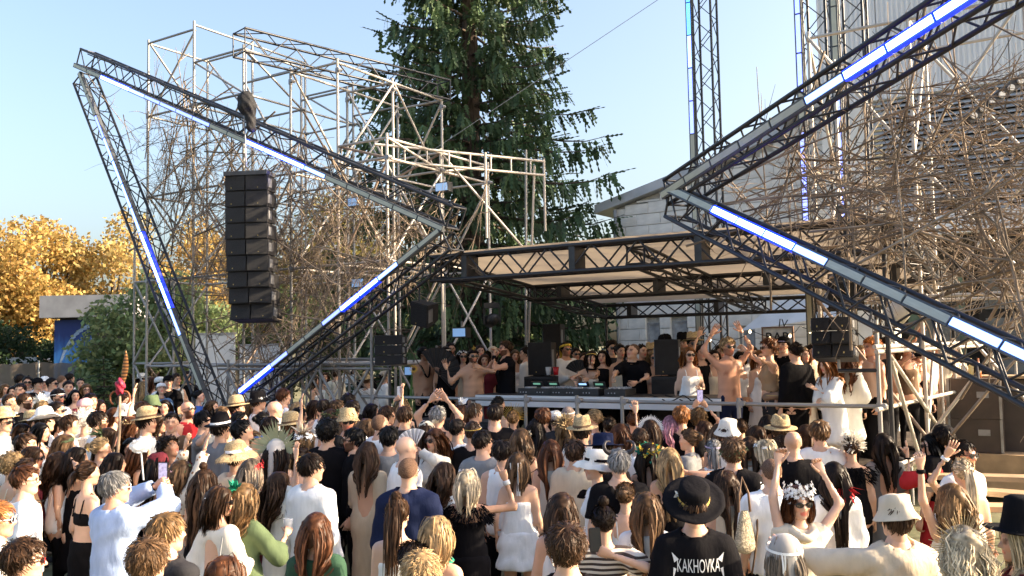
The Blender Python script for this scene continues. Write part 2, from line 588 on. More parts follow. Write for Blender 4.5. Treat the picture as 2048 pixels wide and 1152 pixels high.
def conifer(name, label, x, y, height, rad, seed, leafm, whorls, per, sprays, z0=0.6, droop=0.5, w=0.06, sl=0.5, keep=None):
 rg = np.random.default_rng(seed)
 root = empty(name, (x, y, 0), 0, label, 'tree')
 b = MB()
 b.poly([(0, 0, -0.1), (0, 0, height * 0.3), (0.03, 0, height * 0.65), (0, 0, height)], [height * 0.020, height * 0.0165, height * 0.010, 0.01], 10)
 obj("trunk", b.mesh("trunk", M_BARK_SPRUCE, smooth=True), root)
 cr = MB()
 for i in range(whorls):
  t = (i + rg.uniform(0, 0.7)) / whorls
  z = z0 + (height - z0) * t
  R = rad * (1 - t) ** 0.75 * (0.75 + 0.25 * min(1, t * 6))
  for j in range(per):
   an = 2 * np.pi * (j + rg.uniform(-0.35, 0.35)) / per + i * 1.1
   L = R * rg.uniform(0.65, 1.12)
   bd = np.array([np.cos(an), np.sin(an), 0])
   ts = np.linspace(0, 1, 7)
   rise = rg.uniform(0.05, 0.16) * (0.3 + t)
   pts = np.array([0, 0, z]) + bd * (L * ts)[:, None] + np.array([0, 0, 1.0]) * (L * (rise * ts - 0.34 * ts ** 1.6 + 0.22 * ts ** 4))[:, None]
   lb = MB(); lb.poly(pts, np.linspace(0.016 * L + 0.01, 0.004, 7), 5)
   obj("limb", lb.mesh("limb", M_BARK_SPRUCE, smooth=True), root)
   ns = int(sprays * (0.35 + 0.65 * L / rad))
   bt = rg.uniform(0.75, 1.25)
   for q in range(ns):
    s = rg.uniform(0.16, 1.0) ** 0.8
    p = np.array([np.interp(s, ts, pts[:, a]) for a in range(3)])
    lat = np.cross(bd, [0, 0, 1.0]) * rg.choice([-1, 1]) * rg.uniform(0.1, 1.0)
    off = lat * rg.uniform(0, 0.22) * L * (1.05 - s)
    p = p + off + np.array([0, 0, -abs(np.linalg.norm(off)) * 0.25])
    d = bd * rg.uniform(0.0, 0.7) + lat * 0.4 + np.array([0, 0, -droop * rg.uniform(0.5, 1.6)]) if rg.random() < 0.75 else bd + lat * 0.8 + np.array([0, 0, 0.15])
    needle_spray(cr, p, d, sl * rg.uniform(0.5, 1.25) * (0.5 + 0.5 * L / rad), rg, w, 4, bt * rg.uniform(0.7, 1.3))
 obj("crown", cr.mesh("crown", leafm, tint=True), root)
 return root
M_SPRUCE = mat("needles_spruce", (0.075, 0.125, 0.055), rough=0.6, var=0.25, scale=1.2, tint="tint", spec=0.3, transl=0.15)
_sx, _sy = ground_xy(948, 25.0)
conifer("spruce_tree", "tall dark spruce tree behind the stage with drooping branches", _sx, _sy, 19.5, 5.0, 5, M_SPRUCE, 34, 11, 78, z0=1.4, droop=1.0, w=0.078, sl=0.62)
_fx, _fy = ground_xy(207, 24.0)
conifer("fir_tree", "small young fir tree standing in the crowd before the fence", _fx, _fy, at_y(207, 712, 24.0).z, 0.85, 6, M_SPRUCE, 15, 9, 16, z0=0.25, droop=0.1, w=0.045, sl=0.26)
# ================================================================ fence, van and kiosk at the far left
M_FENCE = mat("fence_mesh_brown", (0.17, 0.135, 0.105), rough=0.9, var=0.12, scale=1.5, alpha=0.86)
M_POST = mat("steel_galvanised", (0.46, 0.47, 0.48), rough=0.42, metal=0.75, var=0.12, scale=5)
_fy0 = 30.0
_fz = at_y(150, 723, _fy0).z
fr = empty("mesh_fence", (ground_xy(150, _fy0)[0], _fy0, 0), 0, "long brown mesh fence behind the crowd at the far side", 'fence')
_x0, _x1 = ground_xy(-160, _fy0)[0], ground_xy(560, _fy0)[0]
_np = 6
for i in range(_np):
 a = _x0 + (_x1 - _x0) * i / _np; bx = _x0 + (_x1 - _x0) * (i + 1) / _np
 b = MB(); n_ = 16
 V = []
 for j in range(n_ + 1):
  x = a + 0.01 + (bx - a - 0.02) * j / n_
  sag = 0.05 * math.sin(math.pi * j / n_) + 0.015 * math.sin(5 * j)
  for z in (0.05, 0.7, 1.4, _fz - sag):
   V.append((x - fr.location.x, 0.03 * math.sin(j * 1.1 + z), z))
 Q = [[j * 4 + q, (j + 1) * 4 + q, (j + 1) * 4 + q + 1, j * 4 + q + 1] for j in range(n_) for q in range(3)]
 b.add(V, Q)
 obj("fabric_panel", b.mesh("fabric_panel", M_FENCE, smooth=True), fr)
 tube("post", (a, _fy0 - 0.05, 0), (a, _fy0 - 0.05, _fz + 0.05), 0.03, M_POST, fr)
M_VAN = mat("van_white_paint", (0.72, 0.74, 0.76), rough=0.3, var=0.03, coat=0.5)
M_GLASS = mat("dark_glass", (0.03, 0.035, 0.04), rough=0.08, var=0.05, spec=0.8)
M_TYRE = mat("tyre_rubber", (0.02, 0.02, 0.02), rough=0.85)
_vx, _vy = ground_xy(62, 33.5)
van = empty("van", (_vx, _vy, 0), 0, "white van behind the fence with only its roof showing", 'van')
_vz = at_y(62, 714, 33.5).z
prof = [(-1.0, 0.45), (-1.02, 1.0), (-0.98, _vz - 0.25), (-0.80, _vz), (0.62, _vz), (0.78, _vz - 0.12), (1.15, 1.25), (1.65, 1.05), (1.72, 0.45)]
b = MB()
V = [(x, s * (0.85 if z < _vz - 0.1 else 0.72), z) for s in (-1, 1) for x, z in prof]
n_ = len(prof)
b.add(V, [[i, (i + 1) % n_, n_ + (i + 1) % n_, n_ + i] for i in range(n_)], [[0, i + 1, i] for i in range(1, n_ - 1)] + [[n_, n_ + i, n_ + i + 1] for i in range(1, n_ - 1)])
obj("body", b.mesh("body", M_VAN), van)
b = MB(); b.add([(0.80, -.7, _vz - .2), (0.80, .7, _vz - .2), (1.135, .7, 1.3), (1.135, -.7, 1.3)], [[0, 1, 2, 3]]); b.v[0] = b.v[0] + np.array([0.02, 0, 0.02], np.float32)
obj("windscreen", b.mesh("windscreen", M_GLASS), van)
b = MB(); b.box((0.45, -0.85, _vz - .5), (0.6, 0.03, 0.42)); obj("side_window", b.mesh("side_window", M_GLASS), van)
for x in (-0.6, 1.15):
 for s in (-1, 1):
  b = MB(); b.tube((x, s * 0.72, 0.33), (x, s * 0.88, 0.33), 0.33, n=18); obj("wheel", b.mesh("wheel", M_TYRE), van)
M_FASCIA = mat("fascia_grey", (0.38, 0.37, 0.37), rough=0.8, var=0.1, scale=2, bump=0.15)
M_KWALL = mat("kiosk_dark_wall", (0.06, 0.05, 0.05), rough=0.8)
_ky = 31.5
kl, kr = at_y(82, 592, _ky), at_y(262, 592, _ky)
kiosk = empty("kiosk", ((kl.x + kr.x) / 2, _ky, 0), 0, "flat-roofed kiosk with grey fascia and a blue painted panel", 'kiosk')
_w = kr.x - kl.x
_zt, _zb = kl.z, at_y(82, 636, _ky).z
b = MB(); b.box((0, 1.2, (_zt + _zb) / 2), (_w, 2.6, _zt - _zb)); obj("fascia", b.mesh("fascia", M_FASCIA), kiosk)
b = MB(); b.box((0.25, 1.35, _zb / 2), (_w - 0.5, 2.0, _zb - 0.01)); obj("wall", b.mesh("wall", M_KWALL), kiosk)
def poster_mat():
 m = bpy.data.materials.new("painted_panel"); m.use_nodes = True
 nt = m.node_tree; bs = nt.nodes["Principled BSDF"]; bs.inputs["Roughness"].default_value = 0.6
 tc = nt.nodes.new("ShaderNodeTexCoord"); sep = nt.nodes.new("ShaderNodeSeparateXYZ"); nt.links.new(tc.outputs["Generated"], sep.inputs[0])
 nz = nt.nodes.new("ShaderNodeTexNoise"); nz.inputs["Scale"].default_value = 5; nt.links.new(tc.outputs["Generated"], nz.inputs["Vector"])
 ad = nt.nodes.new("ShaderNodeMath"); ad.operation = 'MULTIPLY_ADD'; ad.inputs[1].default_value = 0.35; nt.links.new(nz.outputs["Fac"], ad.inputs[0]); nt.links.new(sep.outputs["Z"], ad.inputs[2])
 r = nt.nodes.new("ShaderNodeValToRGB")
 e = r.color_ramp.elements
 e[0].position = 0.15; e[0].color = (0.04, 0.12, 0.26, 1); e[1].position = 1.1; e[1].color = (0.01, 0.03, 0.16, 1)
 for p, c in ((0.38, (0.35, 0.55, 0.7, 1)), (0.6, (0.08, 0.34, 0.66, 1)), (0.8, (0.04, 0.18, 0.5, 1))):
  x = e.new(p); x.color = c
 nt.links.new(ad.outputs[0], r.inputs[0]); nt.links.new(r.outputs[0], bs.inputs["Base Color"])
 return m
pl, pr2 = at_y(101, 640, _ky), at_y(175, 640, _ky)
b = MB(); b.box(((pl.x + pr2.x) / 2 - kiosk.location.x, 0.30, _zb / 2 + 0.05), (pr2.x - pl.x, 0.05, _zb - 0.25))
pan = obj("painted_panel", b.mesh("painted_panel", poster_mat()), kiosk)
_pc = (pl.x + pr2.x) / 2 - kiosk.location.x; _pw = (pr2.x - pl.x)
b = MB()
an = np.linspace(0.2, 1.45, 12)
for a0, a1 in zip(an[:-1], an[1:]):
 P = [(_pc + _pw * (0.62 - 1.05 * math.cos(a) * r), 0.272, 1.2 + 2.2 * math.sin(a) * r) for a, r in ((a0, 1.0), (a1, 1.0), (a1, 0.93), (a0, 0.95))]
 b.add(P, [[0, 1, 2, 3]])
obj("pale_arc", b.mesh("pale_arc", mat("paint_pale", (0.32, 0.42, 0.55), rough=0.7)), pan)
b = MB()
for x, z, w_ in ((-.35, 1.75, .35), (-.1, 1.5, .3), (.15, 1.62, .3), (.35, 1.4, .3)):
 b.add([(_pc + _pw * (x - w_ / 2), 0.270, 0.9), (_pc + _pw * (x + w_ / 2), 0.270, 0.9), (_pc + _pw * x, 0.270, z)], tris=[[0, 1, 2]])
obj("dark_peaks", b.mesh("dark_peaks", mat("paint_navy", (0.01, 0.02, 0.05), rough=0.7)), pan)
M_WHITE = mat("white_board", (0.74, 0.74, 0.74), rough=0.7, var=0.05, scale=2)
for (p0, p1, y_, yt, lab) in ((392, 470, 22.5, 670, "white board wall of the booth behind the slanted truss"), (480, 560, 24, 692, "lower white board wall behind the star's woven branches")):
 a, c = at_y(p0, yt, y_), at_y(p1, yt, y_)
 bo = empty("booth_wall", ((a.x + c.x) / 2, y_, 0), 0, lab, 'wall')
 b = MB(); b.box((0, 0, a.z / 2), (c.x - a.x, 0.08, a.z)); obj("panel", b.mesh("panel", M_WHITE), bo)
 b = MB(); b.box((0, -0.005, a.z + 0.02), (c.x - a.x + 0.06, 0.12, 0.05)); obj("cap_rail", b.mesh("cap_rail", M_FASCIA), bo)
# ================================================================ the stone hall behind the stage
M_STONE = mat("limestone_block", (0.82, 0.805, 0.76), rough=0.85, var=0.07, scale=1.6, bump=0.25, bscale=18, rand=0.045)
M_MORTAR = mat("wall_core", (0.62, 0.61, 0.57), rough=0.9)
M_FRAMEW = mat("window_frame_grey", (0.35, 0.35, 0.35), rough=0.6)
M_ROOF = mat("roof_metal_grey", (0.50, 0.52, 0.55), rough=0.5, var=0.08, scale=1.5, metal=0.2)
VB = 10.0
hall0 = uvz(0, VB, 0)
HR = math.atan2(EDIR.y, EDIR.x)
hall = empty("stone_hall", hall0, HR, "pale stone hall with sloping roof behind the stage", 'building')
def U(px, py, v=VB):
 p = at_v(px, py, v); return uv_of(p)[0], p.z
prof = [U(1196, 412), U(1420, 322), U(1562, 250), U(1660, 118)]
uL = U(1232, 560)[0]; uR = U(1760, 560)[0]
def roof_z(u):
 return float(np.interp(u, [p[0] for p in prof], [p[1] for p in prof]))
wins = [(1283, 1320, 478, 505), (1335, 1371, 474, 505), (1292, 1322, 646, 700), (1342, 1377, 642, 700), (1478, 1512, 660, 715)]
WR = []
for (a, c, t, d) in wins:
 u0, z1 = U(a, t); u1, z0 = U(c, d)
 if t > 600: z0 = 1.35
 WR.append((u0, u1, z0, z1))
bh, bl = 0.30, 0.66
blocks = []
r = 0; z = 0.0
while z < 9.5:
 off = (r % 2) * bl / 2
 u = uL - off
 while u < uR:
  a, c = max(u, uL), min(u + bl, uR)
  zt = min(roof_z(a), roof_z(c)) - 0.28
  top = min(z + bh, zt)
  if c - a > 0.08 and top - z > 0.06:
   segs = [(a, c)]
   for (w0, w1, wz0, wz1) in WR:
    if z < wz1 - 0.1 and top > wz0 + 0.1:
     ns = []
     for s0, s1 in segs:
      if s1 <= w0 or s0 >= w1: ns.append((s0, s1)); continue
      if s0 < w0 - 0.05: ns.append((s0, w0))
      if s1 > w1 + 0.05: ns.append((w1, s1))
     segs = ns
   for s0, s1 in segs:
    blocks.append((s0, s1, z, top))
  u += bl
 z += bh; r += 1
mid = (U(1360, 560)[0], 4.0)
blocks.sort(key=lambda q: (q[2] < 1.5) * 50 + abs((q[0] + q[1]) / 2 - mid[0]) + abs((q[2] + q[3]) / 2 - mid[1]))
bx = MB(); s_ = 0.5; bv = 0.035
for ring, (d, ins) in enumerate(((0.5, 0), (-0.42, 0), (-0.5, bv))):
 pass
_cV = [(-.5, .5, -.5), (.5, .5, -.5), (.5, .5, .5), (-.5, .5, .5), (-.5, -.40, -.5), (.5, -.40, -.5), (.5, -.40, .5), (-.5, -.40, .5), (-.485, -.5, -.465), (.485, -.5, -.465), (.485, -.5, .465), (-.485, -.5, .465)]
_cQ = [[8, 9, 10, 11], [4, 5, 9, 8], [5, 6, 10, 9], [6, 7, 11, 10], [7, 4, 8, 11], [0, 1, 5, 4], [1, 2, 6, 5], [2, 3, 7, 6], [3, 0, 4, 7]]
bx.add(_cV, _cQ)
STONE_ME = bx.mesh("stone_block", M_STONE)
rb = random.Random(3)
rest = MB()
for i, (s0, s1, z0, z1) in enumerate(blocks):
 dy = rb.uniform(-0.008, 0.008)
 if i < 300:
  obj("stone_block", STONE_ME, hall, ((s0 + s1) / 2, 0.03 + dy, (z0 + z1) / 2), None, (s1 - s0 - 0.008, 0.14, z1 - z0 - 0.008))
 else:
  rest.box(((s0 + s1) / 2, 0.03 + dy, (z0 + z1) / 2), (s1 - s0 - 0.008, 0.14, z1 - z0 - 0.008))
if rest.n:
 tag(obj("stone_blocks", rest.mesh("stone_blocks", M_STONE), hall), kind='stuff')
b = MB()
us = np.linspace(uL, uR, 24)
V = []
for u in us:
 zt = roof_z(u) - 0.25
 V += [(u, 0.12, 0), (u, 0.12, zt), (u, 6.0, zt), (u, 6.0, 0)]
Q = [[i * 4 + j, (i + 1) * 4 + j, (i + 1) * 4 + (j + 1) % 4, i * 4 + (j + 1) % 4] for i in range(23) for j in range(4)]
b.add(V, Q + [[0, 1, 2, 3], [92, 95, 94, 93]])
obj("wall_core", b.mesh("wall_core", M_MORTAR), hall)
for (w0, w1, z0, z1) in WR:
 wroot = MB(); wroot.box(((w0 + w1) / 2, 0.095, (z0 + z1) / 2), (w1 - w0 - 0.10, 0.02, z1 - z0 - 0.10))
 wn = obj("window", wroot.mesh("window", mat("window_pale_pane", (0.42, 0.44, 0.46), rough=0.25, spec=0.6)), hall)
 fb = MB()
 for q in ((w0 + 0.03, (z0 + z1) / 2, 0.05, z1 - z0), (w1 - 0.03, (z0 + z1) / 2, 0.05, z1 - z0)):
  fb.box((q[0], 0.08, q[1]), (q[2], 0.04, q[3]))
 for zz in (z0 + 0.03, z1 - 0.03):
  fb.box(((w0 + w1) / 2, 0.079, zz), (w1 - w0 - 0.1, 0.04, 0.05))
 obj("frame", fb.mesh("frame", M_FRAMEW), wn)
 sb = MB(); sb.box(((w0 + w1) / 2, -0.02, z0 - 0.02), (w1 - w0 + 0.08, 0.2, 0.05)); obj("sill", sb.mesh("sill", M_FASCIA), wn)
for i in range(3):
 (u0, z0), (u1, z1) = prof[i], prof[i + 1]
 b = MB()
 for (uu, zz) in ((u0, z0), (u1, z1)):
  pass
 V = [(u, y, zz + dz) for (u, zz) in ((u0, z0), (u1, z1)) for (y, dz) in ((-0.22, -0.24), (-0.22, 0.0), (6.2, 0.02), (6.2, -0.2))]
 b.add(V, [[0, 1, 2, 3], [4, 7, 6, 5], [0, 4, 5, 1], [1, 5, 6, 2], [2, 6, 7, 3], [3, 7, 4, 0]])
 obj("roof", b.mesh("roof", M_ROOF), hall)
b = MB(); b.tube((U(1232, 430)[0] + 0.05, -0.15, 0), (U(1232, 430)[0] + 0.05, -0.15, roof_z(uL) - 0.3), 0.05); obj("downpipe", b.mesh("downpipe", M_FRAMEW, smooth=True), hall)
M_RIB = mat("ribbed_white_panel", (0.78, 0.80, 0.82), rough=0.5, var=0.05, scale=0.8, rand=0.03)
M_DARK = mat("dark_interior", (0.025, 0.024, 0.025), rough=0.9)
VC = 9.0
hall2 = empty("ribbed_hall", uvz(0, VC, 0), HR, "tall hall clad in white ribbed panels above dark louvres", 'building')
u0 = U(1645, 300, VC)[0]; u1 = U(2330, 300, VC)[0]
zl0 = U(1830, 432, VC)[1]; zl1 = U(1830, 190, VC)[1]; ztop = 15.0
pw = 1.25
u = u0; i = 0
rib = MB(); n_ = 25
prof_r = [(x, 0.035 * (1 if (j // 2) % 2 == 0 else 0)) for j, x in enumerate(np.linspace(0, pw - 0.02, n_ * 2))]
V = [(x, -y, z) for (x, y) in prof_r for z in (0, 1)]
Q = [[2 * j, 2 * j + 2, 2 * j + 3, 2 * j + 1] for j in range(len(prof_r) - 1)]
rib.add(V, Q)
RIB_ME = rib.mesh("ribbed_panel", M_RIB)
while u < u1:
 for (za, zb_) in ((zl1 + 0.01, zl1 + 3.4), (zl1 + 3.42, ztop)):
  obj("ribbed_panel", RIB_ME, hall2, (u, 0, za), None, (1, 1, zb_ - za))
 u += pw
b = MB(); b.box(((u0 + u1) / 2, 3.0, ztop / 2 + zl1 / 2), (u1 - u0, 5.8, ztop - zl1)); obj("hall_body", b.mesh("hall_body", M_RIB), hall2)
b = MB(); b.box(((u0 + u1) / 2 + 0.6, 0.42, (zl0 + zl1) / 2), (u1 - u0 - 1.2, 0.04, zl1 - zl0)); obj("louvre_backing", b.mesh("louvre_backing", M_DARK), hall2)
ns = 24
sl = MB()
sl.add([(-.5, 0, -.5), (.5, 0, -.5), (.5, .35, .5), (-.5, .35, .5), (-.5, .2, -.5), (.5, .2, -.5), (.5, .5, .5), (-.5, .5, .5)], [[0, 1, 2, 3], [4, 7, 6, 5], [0, 4, 5, 1], [1, 5, 6, 2], [2, 6, 7, 3], [3, 7, 4, 0]])
SL_ME = sl.mesh("slat", mat("louvre_grey", (0.50, 0.52, 0.55), rough=0.55, rand=0.04))
us0 = U(1745, 300, VC)[0]
for i in range(ns):
 z = zl0 + (zl1 - zl0) * (i + 0.5) / ns
 obj("slat", SL_ME, hall2, ((us0 + u1) / 2, 0.0, z), None, (u1 - us0, 0.3, (zl1 - zl0) / ns * 0.74))
b = MB(); b.box(((u0 + us0) / 2, 0.1, zl1 / 2), (us0 - u0, 0.2, zl1)); obj("stone_pier", b.mesh("stone_pier", M_STONE), hall2)
b = MB(); b.box(((us0 + u1) / 2, 0.05, zl0 - 0.22), (u1 - us0, 0.3, 0.42)); obj("lintel", b.mesh("lintel", M_RIB), hall2)
b = MB(); b.box(((us0 + u1) / 2, 2.6, zl0 / 2), (u1 - us0, 0.1, zl0)); obj("opening_backwall", b.mesh("opening_backwall", M_DARK), hall2)
M_GATE = mat("green_grey_door", (0.10, 0.16, 0.13), rough=0.6)
for q in range(5):
 b = MB(); b.box((us0 + 0.8 + q * 1.5, 2.4, 1.9), (1.2, 0.08, 3.8)); dd = obj("door", b.mesh("door", M_GATE if q == 0 else M_DARK), hall2)
 for rr in range(4):
  b = MB(); b.box((us0 + 0.8 + q * 1.5, 2.34, 0.6 + rr * 0.9), (0.95, 0.03, 0.7)); obj("door_panel", b.mesh("door_panel", mat("perforated_grey", (0.13, 0.14, 0.15), rough=0.6)), dd)
# ================================================================ stage
STAGE_Z = 0.60
M_STEEL = mat("scaffold_steel", (0.33, 0.335, 0.335), rough=0.48, metal=0.45, var=0.16, scale=3.0, col2=(0.22, 0.20, 0.18))
M_STEEL2 = mat("scaffold_steel_white", (0.50, 0.485, 0.45), rough=0.5, metal=0.25, var=0.12, scale=3.0, col2=(0.34, 0.28, 0.23))
M_TRUSS = mat("truss_black", (0.045, 0.046, 0.052), rough=0.36, metal=0.5, var=0.15, scale=6)
M_BLACK = mat("speaker_black", (0.022, 0.021, 0.023), rough=0.62, var=0.15, scale=12, bump=0.15, bscale=120)
M_GRILLE = mat("speaker_grille", (0.016, 0.016, 0.018), rough=0.5, metal=0.2, bump=0.7, bscale=400)
M_DECK = mat("stage_plywood", (0.09, 0.07, 0.055), rough=0.8, var=0.2, scale=3)
M_SKIRT = mat("stage_skirt_black", (0.014, 0.013, 0.014), rough=0.9)
UL = uv_of(at_v(750, 790, 0))[0]; UR = uv_of(at_v(1762, 812, 0))[0]
stage = empty("stage", uvz((UL + UR) / 2, 0, 0), HR, "low plywood festival stage deck with scaffold legs", 'stage')
SW = UR - UL; SD = 6.6
nb = 14
for i in range(nb):
 b = MB(); b.box((-SW / 2 + SW * (i + 0.5) / nb, SD / 2, STAGE_Z - 0.02), (SW / nb - 0.008, SD, 0.04)); obj("deck_board", b.mesh("deck_board", M_DECK), stage)
b = MB(); b.box((0, 0.35, (STAGE_Z - 0.25) / 2), (SW - 0.1, 0.05, STAGE_Z + 0.15)); obj("skirt", b.mesh("skirt", M_SKIRT), stage)
for i in range(5):
 for j in range(4):
  tube("leg", Vector((-SW / 2 + 0.05 + (SW - 0.1) * i / 4, 0.1 + (SD - .2) * j / 3, 0)), Vector((-SW / 2 + 0.05 + (SW - 0.1) * i / 4, 0.1 + (SD - .2) * j / 3, STAGE_Z - 0.045)), 0.03, M_STEEL, stage, base=(0, 0, 0))
def rail_z(px, py, v=0):
 return at_v(px, py, v).z
RZ = (rail_z(1400, 806) + rail_z(900, 796)) / 2
rail = empty("guard_rail", uvz(UL, -0.05, 0), 0, "grey scaffold tube guard rail along the stage front", 'railing')
def coupler(p, parent, axis=EDIR, s=0.045):
 b = MB(); b.box((0, 0, 0), (s * 1.3, s * 1.5, s * 1.6));
 return p
M_CLAMP = mat("clamp_steel", (0.30, 0.30, 0.31), rough=0.5, metal=0.6)
_cl = MB(); _cl.tube((0, 0, -0.045), (0, 0, 0.045), 0.040, n=10); _cl.box((0.045, 0, 0), (0.03, 0.03, 0.05)); _cl.tube((0.05, -0.05, 0.01), (0.05, 0.05, 0.01), 0.033, n=8)
CLAMP_ME = _cl.mesh("clamp", M_CLAMP)
def clamp(p, parent, rz=0.0):
 return obj("clamp", CLAMP_ME, parent, Vector(p) - parent.location, (0, 0, rz))
for (a, c, z) in ((UL, UR, RZ),):
 tube("rail", uvz(a - 0.25, -0.05, z), uvz(c + 0.05, -0.05, z), 0.026, M_STEEL, rail)
tube("rail", uvz(UL - 2.2, 0.9, RZ + 0.62), uvz(UL + 0.5, 0.2, RZ + 0.62), 0.026, M_STEEL, rail)
for px in (752, 1058, 1160, 1250, 1482, 1762):
 u = uv_of(at_v(px, 800, 0))[0]
 ztop = RZ + 0.08
 if px == 752: ztop = rail_z(752, 655)
 if px == 1762: ztop = rail_z(1755, 640)
 tube("post", uvz(u, -0.10, -0.25), uvz(u, -0.10, ztop), 0.026, M_STEEL, rail)
 clamp(uvz(u, -0.08, RZ), rail, HR)
side = empty("side_rail", uvz(UR, 0, 0), 0, "scaffold tube guard rail and braces at the stage's sunny end", 'railing')
sd = (EDIR * 0.10 + NDIR).normalized()
def sp_(t, z, o=0.0):
 p = uvz(UR + 0.04, 0, 0) + sd * t + EDIR * o
 return Vector((p.x, p.y, z))
for z in (RZ - 0.02, RZ + 0.72, RZ + 0.66, RZ - 0.75):
 tube("rail", sp_(-0.3, z, 0.02 if z == RZ + 0.66 else 0), sp_(9.0, z), 0.027, M_STEEL2, side)
for t in (3.7, 6.6, 8.9):
 tube("post", sp_(t, -0.1), sp_(t, RZ + 0.8), 0.027, M_STEEL2, side)
 clamp(sp_(t, RZ), side, HR)
for (t0, z0, t1, z1) in ((0.05, RZ + 0.62, 2.9, RZ - 0.75), (3.7, RZ + 0.65, 6.4, 0.2), (0.1, RZ + 0.55, 1.6, 0.3)):
 tube("brace", sp_(t0, z0, 0.07), sp_(t1, z1, 0.07), 0.025, M_STEEL2, side)
# ================================================================ trusses
def truss(name, label, a, b, w, h, bay, m, cat='truss', hint=Vector((0, 0, 1)), group=None, rc=0.025, rbz=0.010, faces=(0, 1, 2, 3), root=None, plates=True, nb_=8):
 a = Vector(a); b = Vector(b)
 x, y, z = frame_of(a, b, hint)
 if root is None:
  root = empty(name, a, 0, label, cat, group)
 L = (b - a).length
 cs = [(-w / 2, -h / 2), (w / 2, -h / 2), (w / 2, h / 2), (-w / 2, h / 2)]
 P = lambda c, t: a + x * t + y * c[0] + z * c[1]
 for c in cs:
  tube("chord", P(c, 0), P(c, L), rc, m, root, nb_)
 n = max(1, round(L / bay)); st = L / n
 for f in faces:
  c0, c1 = cs[f], cs[(f + 1) % 4]
  for i in range(n):
   t0, t1 = i * st, (i + 1) * st
   if i % 2 == 0: tube("brace", P(c0, t0), P(c1, t1), rbz, m, root, 5)
   else: tube("brace", P(c1, t0), P(c0, t1), rbz, m, root, 5)
 for t in (0, L):
  for f in range(4):
   tube("end_strut", P(cs[f], t), P(cs[(f + 1) % 4], t), rbz * 1.3, m, root, 5)
 return root, (x, y, z, L)
M_FABRIC = mat("canopy_fabric", (0.47, 0.39, 0.30), rough=0.9, var=0.05, scale=0.7, transl=0.34)
cFL = at_v(872, 556, 0.0); cu0 = uv_of(cFL)[0]
cu1 = cu0 + 6.9
rows = [(0.0, 3.78, 3.40), (3.0, 3.44, 3.19), (6.0, 3.16, 2.90)]
can = empty("canopy_truss", uvz(cu0, 0, 0), 0, "black truss roof frame over the stage", 'truss roof')
for (v, zt, zb_) in rows:
 truss("", None, uvz(cu0, v, (zt + zb_) / 2), uvz(cu1, v, (zt + zb_) / 2), 0.29, zt - zb_, 0.36, M_TRUSS, root=can, rc=0.031, rbz=0.015)
 for q in range(4):
  u = cu0 + (cu1 - cu0) * (q + 0.35) / 3.6
  b = MB(); b.box((0, 0, 0), (0.10, 0.33, zt - zb_ + 0.03)); o = obj("node_plate", b.mesh("node_plate", M_TRUSS), can, uvz(u, v, (zt + zb_) / 2) - can.location, (0, 0, HR))
for u in (cu0, (cu0 + cu1) / 2, cu1):
 for (r0, r1) in ((rows[0], rows[1]), (rows[1], rows[2])):
  truss("", None, uvz(u, r0[0] + 0.16, (r0[1] + r0[2]) / 2), uvz(u, r1[0] - 0.16, (r1[1] + r1[2]) / 2), 0.27, 0.24, 0.36, M_TRUSS, root=can, rc=0.028, rbz=0.013)
cloth_ = empty("canopy_fabric", uvz(cu0, 0, 0), 0, "tan fabric roof stretched over the black canopy trusses", 'canopy')
for (r0, r1) in ((rows[0], rows[1]), (rows[1], rows[2])):
 b = MB(); nu, nv = 16, 8; V = []
 for i in range(nu + 1):
  for j in range(nv + 1):
   u = cu0 - 0.15 + (cu1 - cu0 + 0.3) * i / nu; t = j / nv
   v = r0[0] - 0.12 * (r0[0] == 0) + (r1[0] - r0[0] + 0.12 * (r0[0] == 0)) * t
   z = r0[1] + 0.06 + (r1[1] - r0[1]) * t - 0.10 * math.sin(math.pi * t) * abs(math.sin(math.pi * 3 * i / nu))
   V.append(uvz(u, v, z) - cloth_.location)
 b.add(np.array([list(p) for p in V]), [[i * (nv + 1) + j, (i + 1) * (nv + 1) + j, (i + 1) * (nv + 1) + j + 1, i * (nv + 1) + j + 1] for i in range(nu) for j in range(nv)])
 obj("fabric_panel", b.mesh("fabric_panel", M_FABRIC, smooth=True), cloth_)
for (u, v, z) in ((cu0 + 0.05, 6.0, 2.9), (cu1 - 0.05, 6.0, 2.9), (cu1 - 0.1, 0.0, 3.4)):
 tube("leg", uvz(u, v, STAGE_Z), uvz(u, v, z), 0.03, M_TRUSS, can)
tube("leg", at_v(1052, 690, 4.2) * 1.0, at_v(1052, 300, 4.2), 0.026, M_STEEL, can)
M_LED_OFF = mat("led_diffuser_off", (0.47, 0.49, 0.41), rough=0.45, var=0.06, scale=3)
M_LED_HOT = mat("led_white_blue", (0.6, 0.7, 0.9), rough=0.4, var=0, emit=(0.05, 0.10, 1.0), estr=14.0)
M_LED_MID = mat("led_blue_bright", (0.5, 0.6, 0.9), rough=0.4, var=0, emit=(0.13, 0.25, 1.0), estr=1.5)
M_LED_DIM = mat("led_blue_dim", (0.5, 0.55, 0.8), rough=0.4, var=0, emit=(0.14, 0.20, 0.95), estr=0.8)
M_LED_CYAN = mat("led_cyan", (0.4, 0.7, 0.9), rough=0.4, var=0, emit=(0.04, 0.26, 1.0), estr=1.0)
M_HOUSING = mat("led_housing", (0.10, 0.11, 0.12), rough=0.5, metal=0.3)
M_HOUSE_GLOW = mat("led_housing_glow", (0.05, 0.06, 0.2), rough=0.4, var=0, emit=(0.004, 0.03, 1.0), estr=0.45)  # blue halo of the lit bars put into their housings as emission
LEDM = {'o': M_LED_OFF, 'h': M_LED_HOT, 'm': M_LED_MID, 'd': M_LED_DIM, 'c': M_LED_CYAN}
